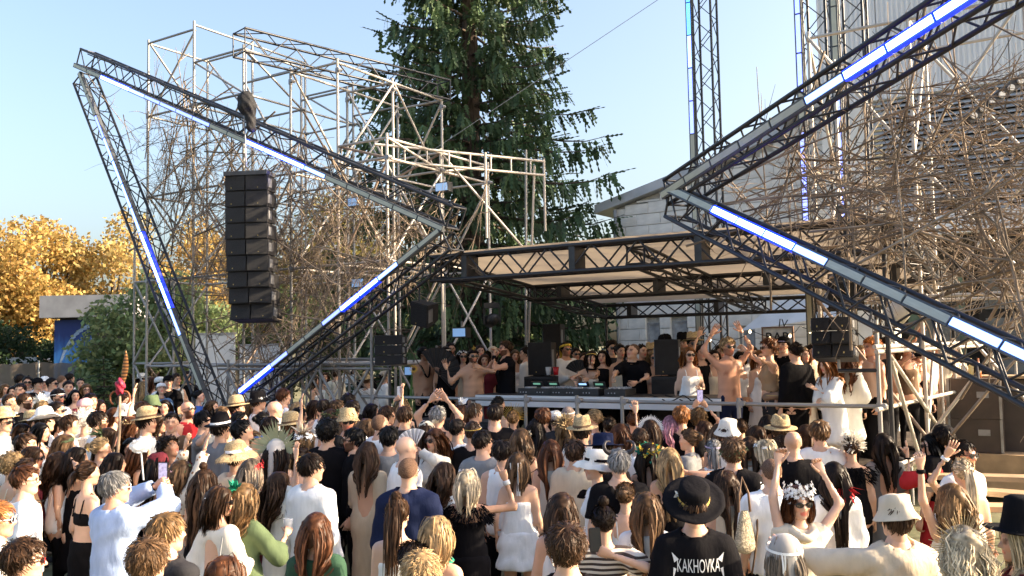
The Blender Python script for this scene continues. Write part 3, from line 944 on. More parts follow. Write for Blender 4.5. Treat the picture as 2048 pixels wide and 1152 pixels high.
def led_strip(root, a, b, pattern, w, depth, facing, base=None):
 """a row of LED bars between a and b; pattern: one letter per bar"""
 a = Vector(a); b = Vector(b)
 x = (b - a).normalized()
 f = (facing - x * facing.dot(x)).normalized()
 s = f.cross(x).normalized()
 n = len(pattern); L = (b - a).length / n
 R = Matrix((x, s, f)).transposed().to_3x3()
 for i, c in enumerate(pattern):
  o = obj("led_bar", unit_box(M_HOUSE_GLOW if c == "h" else M_HOUSING), root)
  o.rotation_mode = 'QUATERNION'; o.rotation_quaternion = R.to_quaternion()
  o.location = a + x * (L * (i + 0.5)) - root.location
  o.scale = (L - 0.008, w, depth)
  l = obj("lens", unit_box(LEDM[c]), o)
  l.location = (0, 0, 0.5); l.scale = ((L - 0.03) / (L - 0.008), 0.62, 0.16)
for (px0, px1, lab, pat, ztop) in ((1410, 1437, "leftmost black lighting tower with a cyan light strip standing free of the star", "oooooooooddmccccccc", 14),
        (1640, 1660, "black lighting tower with a blue strip crossing behind the star's upper arm", "ooooodddodddmcccccc", 14),
        (1712, 1735, "black lighting tower standing closest to the ribbed panel wall", "oooooddddooommccccc", 14)):
 v = 6.9 if px0 < 1500 else 5.0
 p = at_v((px0 + px1) / 2, 450, v); u, _ = uv_of(p)
 tw, (x, y, z, L) = truss("lighting_tower", lab, uvz(u, v, 0), uvz(u, v, ztop), 0.40, 0.40, 0.42, M_TRUSS, hint=NDIR, rc=0.026, rbz=0.010, group="vertical lighting towers", cat='lighting tower')
 led_strip(tw, uvz(u - 0.26, v - 0.27, 0.3), uvz(u - 0.26, v - 0.27, ztop), pat, 0.13, 0.06, -NDIR)
 b = MB(); b.box((0, 0, 0.03), (0.7, 0.7, 0.06)); obj("base_plate", b.mesh("base_plate", M_TRUSS), tw, None, (0, 0, HR))
# ================================================================ the left star
vS = -0.35
A0, A1 = at_v(172, 128, vS), at_v(912, 452, vS)
B0, B1 = at_v(170, 160, vS), at_v(436, 845, vS)
C0, C1 = at_v(905, 482, vS), at_v(505, 800, vS)
def star_arm(label, a, b, pat, hint_up, facing, ledoff, w=0.34, h=0.34, lw=0.095, bay=0.33):
 root, (x, y, z, L) = truss("star_truss_arm", label, a, b, w, h, bay, M_TRUSS, hint=Vector((0, 0, 1)), rc=0.026, rbz=0.012, group="black truss arms of the stars", cat='truss')
 f = (facing - x * facing.dot(x)).normalized()
 s = f.cross(x).normalized()
 if s.z < 0: s = -s
 o = f * 0.20 + s * ledoff
 led_strip(root, Vector(a) + o, Vector(b) + o, pat, lw, 0.08, f)
 pts = []
 rr = random.Random(sum(map(ord, label)))
 n = 26
 for i in range(n):
  t = i / (n - 1)
  pts.append(list(Vector(a) + x * L * t + z * (0.10 + rr.uniform(-.05, .05)) + y * rr.uniform(-.06, .06) - root.location))
 cb = MB(); cb.poly(np.array(pts), 0.012, 5); obj("cable", cb.mesh("cable", M_SKIRT, smooth=True), root)
 return root
star_arm("long upper truss arm of the left star sloping down to the right", A0 + Vector((0, 0, 0.12)), A1 + Vector((0, 0, 0.12)), "oohhmddddoohhhmooooo", 1, -NDIR, -0.20)
star_arm("steep outer truss arm of the left star, thin and blue-lit", B0, B1, "oodmmmmhhhmooo", 1, -NDIR, 0.16)
star_arm("lower truss arm of the left star rising towards the canopy corner", C0, C1, "oomhhdoodhh", 1, -NDIR, 0.18)
M_BRANCH = mat("dry_branch", (0.27, 0.21, 0.155), rough=0.9, var=0.3, scale=5, bump=0.5, bscale=40, rand=0.35)
_BR = []
for q in range(18):
 rg = np.random.default_rng(900 + q)
 b = MB()
 n = 11
 d = np.array([1.0, 0, 0]); p = np.zeros(3); pts = [p.copy()]
 for i in range(n - 1):
  d = d + rg.normal(0, 0.04, 3); d /= np.linalg.norm(d); p = p + d / (n - 1); pts.append(p.copy())
 pts = np.array(pts)
 r0 = rg.uniform(0.0045, 0.012)
 b.poly(pts, np.linspace(r0, r0 * 0.25, n), 5)
 for j in range(rg.integers(9, 15)):
  i = rg.integers(1, n - 1)
  dd = pts[i] - pts[i - 1]; dd /= np.linalg.norm(dd)
  dd = dd + rg.normal(0, 0.75, 3); dd /= np.linalg.norm(dd)
  L = rg.uniform(0.12, 0.38); s = pts[i].copy(); tp = [s.copy()]
  for _ in range(4):
   dd = dd + rg.normal(0, 0.13, 3); dd /= np.linalg.norm(dd); s = s + dd * L / 4; tp.append(s.copy())
  b.poly(np.array(tp), np.linspace(r0 * 0.5, r0 * 0.14, 5), 4, caps=False)
 _BR.append(b.mesh("branch", M_BRANCH, smooth=True))
def weave(label, tri, n, lens, seed, back, thick=1.0, push=Vector((0, 0, 0)), bias=None, nstuff=0):
 rg = random.Random(seed)
 root = empty("woven_branches", tri[0], 0, label, 'branches')
 A, B, C = tri
 nrm = (B - A).cross(C - A).normalized()
 if nrm.y < 0: nrm = -nrm
 ex = (B - A).normalized(); ey = nrm.cross(ex)
 for i in range(n):
  a, c = rg.random(), rg.random()
  if a + c > 1: a, c = 1 - a, 1 - c
  p = A + (B - A) * a + (C - A) * c + nrm * rg.uniform(*back)
  if bias and rg.random() < bias[1]:
   an = rg.gauss(bias[0], 0.35)
  else:
   an = rg.uniform(0, 2 * math.pi)
  d = ex * math.cos(an) + ey * math.sin(an) + nrm * rg.gauss(0, 0.12)
  L = rg.uniform(*lens)
  o = obj("branch", _BR[rg.randrange(len(_BR))], root)
  o.rotation_mode = 'QUATERNION'
  o.rotation_quaternion = d.normalized().to_track_quat('X', 'Z') @ Vector((1, 0, 0)).to_track_quat('X', 'Z').inverted()
  from mathutils import Quaternion
  o.rotation_quaternion = o.rotation_quaternion @ Quaternion((1, 0, 0), rg.uniform(0, 6.28))
  o.location = p - d.normalized() * L / 2 - root.location
  o.scale = (L, L * thick, L * thick)
 return root
tip = at_v(452, 862, vS)
weave("thicket of dry branches woven across the left star", (at_v(185, 165, vS), at_v(900, 468, vS), at_v(450, 860, vS)), 250, (1.0, 3.2), 11, (0.1, 1.0), thick=0.55)
weave("denser tangle of dry branches behind the hanging speaker column", (at_v(330, 330, vS), at_v(820, 450, vS), at_v(480, 800, vS)), 190, (0.8, 2.4), 12, (0.2, 1.2), bias=(1.9, 0.5), thick=0.7)
M_RUST = mat("scaffold_steel_rusty", (0.36, 0.27, 0.21), rough=0.6, metal=0.3, var=0.3, scale=5)
scaf = empty("scaffold_tower", uvz(-6, 1, 0), 0, "tall silver scaffold tower behind the left star", 'scaffold')
Us = [-9.4, -7.9, -6.4, -5.1, -3.9, -2.75]
Vs = [0.35, 1.9, 3.5]
Hs = [9.0, 9.1, 8.3, 7.6, 7.55, 6.0]
rs = random.Random(21)
def lev(h):
 return [z for z in (0.35, 2.05, 3.85, 5.65, 7.4, 9.0) if z < h - 0.3] + [h]
posts = {}
for i, u in enumerate(Us):
 for j, v in enumerate(Vs):
  if i == 0 and j == 2: continue
  posts[(i, j)] = Hs[i]
  tube("post", uvz(u, v, 0), uvz(u, v, Hs[i] + 0.08), 0.0262, M_STEEL if i < 4 else M_STEEL2, scaf)
  for z in (2.05, 3.85, 5.65, 7.4):
   if z < Hs[i]: clamp(uvz(u, v, z), scaf, HR)
  b = None
def link(i, j, i2, j2, alt):
 if (i, j) not in posts or (i2, j2) not in posts: return
 hh = min(posts[(i, j)], posts[(i2, j2)])
 P = lambda a, b_, z: uvz(Us[a], Vs[b_], z)
 m_ = M_STEEL if i < 3 else M_STEEL2
 zs = lev(hh)
 for z in zs[1:]:
  tube("ledger", P(i, j, z), P(i2, j2, z), 0.0235, m_, scaf)
 for q in range(len(zs) - 1):
  if rs.random() < 0.72:
   a, b_ = (zs[q], zs[q + 1]) if (q + alt) % 2 == 0 else (zs[q + 1], zs[q])
   tube("brace", P(i, j, a) + NDIR * 0.04, P(i2, j2, b_) + NDIR * 0.04, 0.0225, M_RUST if rs.random() < 0.12 else m_, scaf)
for i in range(len(Us)):
 for j in range(len(Vs)):
  link(i, j, i + 1, j, i + j)
  link(i, j, i, j + 1, i + j + 1)
lad = empty("scaffold_beam", uvz(-3.2, 0.4, 6), 0, "pale double-tube scaffold beam projecting towards the canopy", 'scaffold beam')
for (pa, pb, z) in (((750, 285), (1088, 318), 6.0), ((752, 300), (1090, 345), 5.72)):
 a, c = uvz(-3.25, 0.6, z), uvz(-1.6, 3.8, z)
 tube("chord", a, c, 0.026, M_STEEL2, lad)
for q in range(8):
 t = (q + 0.3) / 8
 p = uvz(-3.25 + 1.65 * t, 0.6 + 3.2 * t, 5.72)
 tube("rung", p, p + Vector((0, 0, 0.28)), 0.02, M_STEEL2, lad, 6)
tube("brace", uvz(-1.7, 3.6, 5.9), uvz(-2.3, 4.2, 2.2), 0.024, M_STEEL2, lad)
tube("brace", uvz(-2.75, 1.9, 6.0), uvz(-1.65, 3.6, 3.9), 0.024, M_STEEL2, lad)
tube("drop_post", uvz(-1.6, 3.8, 6.05), uvz(-1.6, 3.8, 4.6), 0.026, M_STEEL2, lad)
tube("drop_post", uvz(-2.2, 2.6, 6.05), uvz(-2.2, 2.6, 4.4), 0.026, M_STEEL2, lad)
lowb = empty("scaffold_bay", at_y(310, 900, 19.5) * 1, 0, "low cross-braced scaffold bay left of the slanted truss", 'scaffold')
lowb.location.z = 0
_pp = [at_y(268, 700, 19.8), at_y(347, 700, 19.3), at_y(384, 700, 20.6)]
for i, p in enumerate(_pp):
 zt = at_y(268, 440, 19.8).z if i == 0 else at_y(347, 560, 19.3).z if i == 1 else at_y(384, 720, 20.6).z
 tube("post", (p.x, p.y, 0), (p.x, p.y, zt), 0.026, M_STEEL, lowb)
def seg(i, j, z0, z1, nm="brace"):
 a, c = _pp[i], _pp[j]
 tube(nm, (a.x, a.y, z0), (c.x, c.y - 0.03, z1), 0.0235, M_STEEL, lowb)
z1_ = at_y(300, 727, 19.5).z; z2_ = at_y(300, 562, 19.5).z; z0_ = at_y(300, 800, 19.5).z
seg(0, 1, z1_, z1_, "ledger"); seg(0, 1, z2_, z2_, "ledger"); seg(1, 2, z1_, z1_, "ledger")
seg(0, 1, z2_, z1_); seg(1, 0, z2_, z1_); seg(0, 1, z1_, 0.3); seg(1, 0, z1_, 0.3); seg(1, 2, z1_, 0.3); seg(2, 1, z1_, 0.3)
fr2 = empty("scaffold_fence", uvz(-4, -0.1, 0), 0, "waist-high scaffold frame with crossed braces left of the stage", 'scaffold')
zr = RZ + 0.55
fu = [UL - 3.6, UL - 2.4, UL - 1.2, UL - 0.02]
for u in fu:
 tube("post", uvz(u, -0.05, -0.2), uvz(u, -0.05, zr + 0.1), 0.026, M_STEEL, fr2)
for z in (zr, zr - 0.08, 0.35):
 tube("ledger", uvz(fu[0] - 0.3, -0.02, z), uvz(fu[-1] + 0.4, -0.02, z), 0.0235, M_STEEL, fr2)
for i in range(3):
 tube("brace", uvz(fu[i], -0.1, zr - 0.1), uvz(fu[i + 1], -0.1, 0.4), 0.0235, M_STEEL, fr2)
 tube("brace", uvz(fu[i + 1], -0.14, zr - 0.1), uvz(fu[i], -0.14, 0.4), 0.0235, M_STEEL, fr2)
PAu, PAv = uv_of(at_v(497, 480, -0.95))[0], -0.95
tA = uvz(uv_of(at_v(478, 85, -0.95))[0], -0.95, at_v(478, 85, -0.95).z)
tB = at_v(888, 185, 3.7)
tB.z = tA.z
truss("hoist_truss", "black truss lying across the scaffold top that carries the hoist", tA, tB, 0.42, 0.42, 0.45, M_TRUSS, rc=0.024, rbz=0.010, cat='truss')
arr_top = at_v(492, 350, -0.95)
hz = at_v(503, 215, -0.95)
hp = Vector((arr_top.x, arr_top.y, hz.z))
hoist = empty("chain_hoist", hp, 0, "black bagged chain hoist hanging above the speaker column", 'hoist')
f = Field(np.arange(-.25, .26, .02), np.arange(-.22, .23, .02), np.arange(-.45, .35, .02))
f.cap((0, 0, .17), (0.02, 0, .05), .14, .16, .04).cap((0.07, 0, 0), (0.09, 0, -.33), .10, .085, .05)
X, Y, Z = f.pts(); f.F = (f.F + 0.012 * np.sin(40 * X + 20 * Z) * np.sin(33 * Y + 17 * Z)).astype(np.float32)
V, Q = f.nets(); obj("bag", mesh_np("bag", V, Q, smooth=True, mats=[mat("bag_fabric_black", (0.012, 0.012, 0.014), rough=0.75, bump=0.3)]), hoist)
tube("chain", hp + Vector((0, 0, .25)), Vector((hp.x, hp.y, tA.z - 0.2)), 0.014, M_CLAMP, hoist, 6)
tube("chain", hp + Vector((-.03, 0, -.05)), Vector((arr_top.x, arr_top.y, arr_top.z + 0.15)), 0.014, M_CLAMP, hoist, 6)
def wedge_cabinet(parent, base_loc, rot, w, h, d, taper, cols=2, name="cabinet", sidem=None):
 """trapezoid loudspeaker cabinet with separate grilles; front faces -Y"""
 b = MB()
 hb = h * taper
 V = [(-w / 2, 0, -h / 2), (w / 2, 0, -h / 2), (w / 2, 0, h / 2), (-w / 2, 0, h / 2), (-w / 2, d, -hb / 2), (w / 2, d, -hb / 2), (w / 2, d, hb / 2), (-w / 2, d, hb / 2)]
 b.add(V, [[0, 1, 2, 3], [5, 4, 7, 6], [0, 4, 5, 1], [1, 5, 6, 2], [2, 6, 7, 3], [3, 7, 4, 0]])
 o = obj(name, b.mesh(name, M_BLACK), parent, base_loc, rot)
 for q in range(cols):
  gw = w / cols
  gb = MB()
  x0 = -w / 2 + gw * q; k1 = 0.012
  out_ = -0.012; mid_ = -0.045 if cols == 2 else -0.012
  xa, xb = x0 + k1, x0 + gw - k1
  ya, yb = (out_, mid_) if q == 0 else (mid_, out_)
  gb.add([(xa, ya, -h / 2 + .012), (xb, yb, -h / 2 + .012), (xb, yb, h / 2 - .012), (xa, ya, h / 2 - .012), (xa, 0.002, -h / 2 + .012), (xb, 0.002, -h / 2 + .012), (xb, 0.002, h / 2 - .012), (xa, 0.002, h / 2 - .012)],
    [[0, 1, 2, 3], [4, 7, 6, 5], [0, 4, 5, 1], [1, 5, 6, 2], [2, 6, 7, 3], [3, 7, 4, 0]])
  obj("grille", gb.mesh("grille", M_GRILLE), o)
  lb = MB(); lb.box((x0 + gw * (0.35 if q == 0 else 0.6), min(ya, yb) - 0.004, -h / 2 + 0.05), (0.014, 0.006, 0.02)); obj("badge", lb.mesh("badge", mat("badge_gold", (0.45, 0.33, 0.12), rough=0.4, metal=0.6)), o)
 for s in (-1, 1):
  hb2 = MB(); hb2.box((s * (w / 2 + 0.006), d * 0.25, 0), (0.012, d * 0.35, h * 0.55)); obj("rigging_plate", hb2.mesh("rigging_plate", M_CLAMP), o)
 return o
nA = 9
s_arr = FPX / (CF.dot(arr_top - CAM))
hA = (642 - 352) / s_arr / nA
wA = 88 / s_arr
arr = empty("line_array", (arr_top.x, arr_top.y, 0), 0, "tall black column of nine hanging speakers before the left star", 'speaker column')
rzA = math.radians(-7)
b = MB(); b.box((0, 0.16, 0), (wA + 0.02, 0.42, 0.07)); obj("fly_frame", b.mesh("fly_frame", mat("frame_dark_grey", (0.06, 0.06, 0.065), rough=0.5)), arr, (0, 0, arr_top.z + 0.03), (0, 0, rzA))
px_, pz_, tilt = 0.0, arr_top.z - hA / 2, 0.0
yy = 0.0
for i in range(nA):
 wedge_cabinet(arr, (math.sin(-rzA) * 0 + 0.0 + 0.0015 * i * max(0, i - 3) , yy, pz_), (math.radians(-tilt), 0, rzA), wA, hA - 0.006, 0.42, 0.86)
 tilt += 0.3 + max(0, i - 3) * 0.7
 pz_ -= hA * math.cos(math.radians(tilt)); yy += hA * math.sin(math.radians(tilt))
def stack3(label, px0, px1, py0, py1, v, rz, n, d, cat='speakers', tilt0=0.0, step=3.0):
 a = at_v((px0 + px1) / 2, py0, v)
 sc = FPX / CF.dot(a - CAM)
 h = (py1 - py0) / sc / n; w = (px1 - px0) / sc
 root = empty("speaker_stack", (a.x, a.y, 0), 0, label, cat)
 z = a.z - h / 2; y = 0
 for i in range(n):
  wedge_cabinet(root, (math.sin(rz) * -y, y * math.cos(rz), z), (math.radians(-tilt0 - step * i), 0, rz), w, h - 0.006, d, 0.7, cols=1 if n == 3 and px0 < 1000 else 2)
  y += h * math.sin(math.radians(tilt0 + step * i)); z -= h * math.cos(math.radians(tilt0 + step * i))
 return root, a, sc
st1, a1_, _ = stack3("three small black speakers stacked on the scaffold left of the stage", 748, 805, 670, 730, -0.15, math.radians(-8), 3, 0.30)
tube("support_pole", (a1_.x, a1_.y + 0.15, 0), (a1_.x, a1_.y + 0.15, at_v(776, 732, -0.15).z), 0.02, M_TRUSS, st1)
st2, a2_, _ = stack3("three small black speakers with sunlit sides at the stage's right corner", 1622, 1700, 634, 716, -0.30, math.radians(-32), 3, 0.34, tilt0=3, step=6)
_zb2 = at_v(1690, 742, -0.3).z
tube("support_arm", (a2_.x + 0.1, a2_.y + 0.1, _zb2), uvz(UR, -0.1, _zb2), 0.024, M_TRUSS, st2)
tube("support_pole", (a2_.x + 0.12, a2_.y + 0.12, _zb2), (a2_.x + 0.12, a2_.y + 0.12, _zb2 + 0.14), 0.02, M_CLAMP, st2)
def hung_speaker(label, px, py, v, w, h, d, rot):
 p = at_v(px, py, v)
 r_ = empty("hung_speaker", p, 0, label, 'speaker')
 wedge_cabinet(r_, (0, 0, 0), rot, w, h, d, 0.75, cols=1)
 tube("yoke", p + Vector((0, 0.1, h * 0.4)), p + Vector((0, 0.12, h * 0.5 + 0.25)), 0.018, M_TRUSS, r_)
hung_speaker("tilted black speaker hung under the canopy's left corner", 838, 630, -0.1, 0.34, 0.40, 0.30, (math.radians(18), math.radians(14), math.radians(-28)))
hung_speaker("black speaker hung under the canopy's right corner by the blue arm", 1692, 590, 0.0, 0.42, 0.36, 0.34, (math.radians(30), 0, math.radians(-20)))
TZ = (at_v(1000, 786, 0.35).z + at_v(1400, 800, 0.35).z) / 2
t0u, t1u = uv_of(at_v(955, 786, 0.35))[0], uv_of(at_v(1442, 800, 0.35))[0]
tw_ = t1u - t0u
dj = empty("dj_table", uvz((t0u + t1u) / 2, 0.35, STAGE_Z), HR, "long white-fronted mixing table behind the rail", 'table')
tz = TZ - STAGE_Z
b = MB(); b.box((0, 0.40, tz - 0.02), (tw_, 0.85, 0.04)); obj("table_top", b.mesh("table_top", mat("table_black", (0.03, 0.028, 0.028), rough=0.6)), dj)
b = MB(); b.box((0, -0.035, tz - 0.09), (tw_ + 0.02, 0.03, 0.17)); obj("fascia", b.mesh("fascia", M_WHITE), dj)
for s in (-1, 1):
 for y in (0.05, 0.75):
  tube("leg", (s * (tw_ / 2 - .06), y, 0), (s * (tw_ / 2 - .06), y, tz - .04), 0.022, M_STEEL, dj, base=(0, 0, 0))
M_SCREEN = mat("player_screen", (0.2, 0.5, 0.35), emit=(0.35, 0.8, 0.55), estr=0.08, var=0)
M_SCREENB = mat("player_screen_blue", (0.3, 0.5, 0.8), emit=(0.35, 0.6, 1.0), estr=0.35, var=0)
M_GEAR = mat("gear_black", (0.03, 0.03, 0.032), rough=0.45, var=0.1)
M_KNOB = mat("knob_grey", (0.4, 0.4, 0.42), rough=0.4)
def gear(px, kind, label):
 u = uv_of(at_v(px, 775, 0.7))[0]
 r_ = empty("media_player" if kind == 'player' else "mixer", uvz(u, 0.62, TZ + 0.003), HR, label, 'player' if kind == 'player' else 'mixer', "mixing gear on the table")
 w = 0.30 if kind == 'player' else 0.34
 b = MB(); b.box((0, 0, 0.05), (w, 0.38, 0.10)); obj("case", b.mesh("case", M_GEAR), r_)
 if kind == 'player':
  b = MB(); b.tube((0, -0.05, 0.10), (0, -0.05, 0.118), 0.095, n=20); obj("jog_wheel", b.mesh("jog_wheel", M_KNOB), r_)
  b = MB(); b.box((0, 0.15, 0.15), (0.2, 0.02, 0.09), Rx(0.5)); obj("screen", b.mesh("screen", M_GEAR), r_)
  b = MB(); b.box((0, 0.138, 0.155), (0.13, 0.012, 0.03), Rx(0.5)); obj("display", b.mesh("display", M_SCREENB if px == 1162 else M_SCREEN), r_)
 else:
  for i in range(4):
   for j in range(5):
    b = MB(); b.tube((-0.12 + 0.08 * i, -0.12 + 0.06 * j, 0.10), (-0.12 + 0.08 * i, -0.12 + 0.06 * j, 0.125), 0.012, n=8); obj("knob", b.mesh("knob", M_KNOB), r_)
 for i in range(3):
  b = MB(); b.tube((-0.1 + .05 * i, -0.192, 0.04), (-0.1 + .05 * i, -0.198, 0.04), 0.010, n=8); obj("button", b.mesh("button", M_KNOB), r_)
for px, kind, lab in ((1070, 'player', "media player nearest the left monitor on the mixing table"), (1103, 'player', "second media player from the left on the mixing table"), (1135, 'mixer', "small black mixer between the media players"),
      (1162, 'player', "media player with the blue screen before the dancing DJ"), (1195, 'player', "fourth media player on the mixing table"), (1245, 'mixer', "wide black mixer with rows of knobs before the man in black")):
 gear(px, kind, lab)
def monitor(px0, px1, py0, py1, v, label, tray=True):
 a = at_v((px0 + px1) / 2, py1, v); sc = FPX / CF.dot(a - CAM)
 w, h = (px1 - px0) / sc, (py1 - py0) / sc
 r_ = empty("monitor_speaker", (a.x, a.y, 0), HR + 0.3, label, 'speaker')
 wedge_cabinet(r_, (0, 0, a.z + h / 2), (0, 0, 0), w, h, 0.4, 0.98, cols=1)
 b = MB(); b.box((0, 0.15, (a.z + STAGE_Z) / 2 - 0.01), (w * 1.25, 0.5, a.z - STAGE_Z - 0.03)); obj("bass_cabinet", b.mesh("bass_cabinet", M_BLACK), r_)
 b = MB(); b.box((0, -0.11, (a.z + STAGE_Z) / 2), (w * 1.15, 0.02, a.z - STAGE_Z - 0.12)); obj("bass_grille", b.mesh("bass_grille", M_GRILLE), r_)
monitor(1056, 1104, 685, 750, 1.35, "black monitor speaker on the DJ's left near the red cup")
monitor(1310, 1358, 679, 750, 1.25, "black monitor speaker between the DJ and the woman in white lace")
monitor(1086, 1122, 648, 700, 3.4, "black speaker cabinet standing at the back before the spruce")
for i, (px0, lab) in enumerate(((1262, "black bass speaker with a white ornament under the mixing table"), (965, "black bass speaker under the rail's left half"), (860, "black bass speaker at the stage front below the shirtless men"))):
 a = at_v(px0, 850, -0.55)
 r_ = empty("bass_speaker", (a.x, a.y, 0), HR, lab, 'speaker')
 b = MB(); b.box((0, 0.2, 0.56), (0.72, 0.45, 1.34)); obj("cabinet", b.mesh("cabinet", M_BLACK), r_)
 b = MB(); b.box((0, -0.035, 0.64), (0.66, 0.015, 1.1)); obj("grille", b.mesh("grille", M_GRILLE), r_)
# ================================================================ the right star, nearer the camera
D0, D1 = at_y(1352, 386, 11.0), at_y(2140, -118, 6.4)
E0, E1 = at_y(1356, 408, 10.9), at_y(2140, 793, 6.3)
fR = (CAM - (D0 + D1) / 2); fR.z = 0; fR.normalize()
star_arm("upper truss arm of the right star rising into bright blue-white light", D0, D1, "ooooomhhhh", 1, fR, 0.0, w=0.30, h=0.32, lw=0.105, bay=0.30)
star_arm("lower truss arm of the right star falling towards the sunny corner", E0, E1, "oohhhmooomm", 1, fR, 0.10, w=0.30, h=0.32, lw=0.105, bay=0.30)
weave("thicket of dry branches woven across the right star", (D0 + Vector((0.25, 0.0, 0)), at_y(2150, 20, 7.2), at_y(2150, 690, 7.0)), 125, (1.2, 3.2), 31, (-0.1, 1.4), thick=0.6, bias=(0.3, 0.35))
weave("second layer of bent branches deep inside the right star", (at_y(1480, 400, 10.8), at_y(2150, 120, 8.0), at_y(2150, 650, 8.0)), 55, (1.0, 2.4), 32, (0.6, 2.0), thick=0.6)
scr = empty("scaffold_tower", uvz(5, 2, 0), 0, "pale sunlit scaffold tower inside the right star", 'scaffold')
Ur = [4.15, 5.5, 6.9, 8.3]; Vr = [1.7, 3.3]
for i, u in enumerate(Ur):
 for j, v in enumerate(Vr):
  tube("post", uvz(u, v, 0), uvz(u, v, 6.85), 0.027, M_STEEL2, scr)
  for z in (2.9, 4.8):
   clamp(uvz(u, v, z), scr, HR)
  for (i2, j2) in ((i + 1, j), (i, j + 1)):
   if i2 < len(Ur) and j2 < len(Vr):
    zs = [1.0, 2.9, 4.8, 6.75]
    for z in zs[1:]:
     tube("ledger", uvz(u, v, z), uvz(Ur[i2], Vr[j2], z), 0.0245, M_STEEL2, scr)
    for q in range(3):
     a, b_ = (zs[q], zs[q + 1]) if (q + i + j) % 2 else (zs[q + 1], zs[q])
     tube("brace", uvz(u, v - 0.05, a), uvz(Ur[i2], Vr[j2] - 0.05, b_), 0.0235, M_RUST if (q + i) % 5 == 0 else M_STEEL2, scr)
M_BLUE_FACE = mat("lamp_face_blue", (0.3, 0.5, 0.9), emit=(0.12, 0.3, 1.0), estr=2.0, var=0)
M_FLOOD_FACE = mat("flood_face", (0.45, 0.6, 0.75), rough=0.15, emit=(0.2, 0.45, 0.9), estr=0.12, var=0)
def moving_head(px, py, v, label, lit):
 p = at_v(px, py, v)
 r_ = empty("moving_light", p, 0, label, 'stage light')
 b = MB(); b.box((0, 0, 0.28), (0.30, 0.24, 0.10)); obj("base", b.mesh("base", M_GEAR), r_)
 for s in (-1, 1):
  b = MB(); b.box((s * 0.15, 0, 0.08), (0.04, 0.12, 0.32)); obj("yoke_arm", b.mesh("yoke_arm", M_GEAR), r_)
 R = Rz(0.5) @ Rx(-0.2)
 b = MB(); b.lathe([(0.0, 0.15), (0.09, 0.15), (0.12, 0.05), (0.13, -0.12), (0.125, -0.14)], 18, R=R @ Rx(math.pi / 2) @ np.diag([1, 1, 1])); hd = obj("lamp_head", b.mesh("lamp_head", M_GEAR, smooth=True), r_)
 b = MB()
 f_ = R @ np.array([0, -1.0, 0]) if False else None
 d = R @ Rx(math.pi / 2) @ np.array([0, 0, -1.0])
 u_ = np.cross(d, [0, 0, 1.0]); u_ /= np.linalg.norm(u_); w_ = np.cross(u_, d)
 for ring, n in ((0, 1), (0.045, 6), (0.09, 12)):
  for i in range(n):
   a = i * 2 * np.pi / n
   c = d * 0.138 + (u_ * np.cos(a) + w_ * np.sin(a)) * ring
   an = np.arange(8) * np.pi / 4
   b = MB(); b.add(np.vstack([c, c + (np.cos(an)[:, None] * u_ + np.sin(an)[:, None] * w_) * 0.018]), tris=[[0, 1 + q, 1 + (q + 1) % 8] for q in range(8)])
   obj("lens", b.mesh("lens", M_BLUE_FACE if lit else M_GLASS), hd)
moving_head(984, 640, 3.0, "moving stage light with blue lenses under the canopy's left side", True)
moving_head(1698, 455, 2.6, "dark moving stage light inside the right star", False)
def flood(px, py, v, label, rz=0.0):
 p = at_v(px, py, v)
 r_ = empty("flood_light", p, HR + rz, label, 'flood light')
 b = MB(); b.box((0, 0.06, 0), (0.30, 0.14, 0.18)); obj("housing", b.mesh("housing", M_GEAR), r_)
 b = MB(); b.box((0, -0.018, 0), (0.26, 0.012, 0.14)); obj("face", b.mesh("face", M_FLOOD_FACE), r_)
 b = MB(); b.tube((0, 0.08, 0.09), (0, 0.08, 0.20), 0.02); obj("bracket", b.mesh("bracket", M_CLAMP), r_)
for px, py, v, lab in ((884, 374, 1.6, "small flood light high on the scaffold beside the spruce"), (716, 566, 0.6, "small flood light in the branches left of the canopy"), (708, 404, 0.8, "small flood light under the star's upper arm"),
      (919, 665, 1.2, "small flood light beside the spruce trunk at head height"), (822, 742, 1.5, "bright lamp beside the standing flower on the stage"), (868, 712, 2.2, "long work lamp behind the shirtless man with the lei")):
 flood(px, py, v, lab)
sb_ = at_y(1990, 198, 9.0)
strip = empty("lamp_bar", sb_, 0, "black lamp bar with round bulbs caught in the branches", 'lamp bar')
b = MB(); b.box((0, 0, 0), (0.75, 0.09, 0.10), Ry(-0.62)); obj("bar", b.mesh("bar", M_GEAR), strip)
for i in range(6):
 b = MB(); b.tube(Ry(-0.62) @ np.array([-0.31 + 0.12 * i, -0.045, 0]), Ry(-0.62) @ np.array([-0.31 + 0.12 * i, -0.07, 0]), 0.032, n=12); obj("bulb", b.mesh("bulb", mat("bulb_pearl", (0.6, 0.6, 0.58), rough=0.2)), strip)
p_ = at_y(1812, 606, 9.6)
canl = empty("par_lamp", p_, 0, "sunlit round lamp can among the branches above the right corner", 'stage light')
b = MB(); b.lathe([(0.0, 0.0), (0.10, 0.0), (0.115, -0.05), (0.12, -0.22), (0.11, -0.22), (0.10, -0.06)], 20, R=Ry(0.6) @ Rx(0.4)); obj("can", b.mesh("can", mat("lamp_can_pale", (0.6, 0.57, 0.52), rough=0.5), smooth=True), canl)
def text_mesh(body, size, m, extrude=0.004, name="lettering"):
 c = bpy.data.curves.new("t", 'FONT'); c.body = body; c.size = size; c.extrude = extrude; c.align_x = 'CENTER'; c.align_y = 'CENTER'; c.resolution_u = 3
 o = bpy.data.objects.new("t", c); COL.objects.link(o)
 dg = bpy.context.evaluated_depsgraph_get()
 me = bpy.data.meshes.new_from_object(o.evaluated_get(dg))
 bpy.data.objects.remove(o); bpy.data.curves.remove(c)
 me.name = name; me.materials.clear(); me.materials.append(m)
 return me
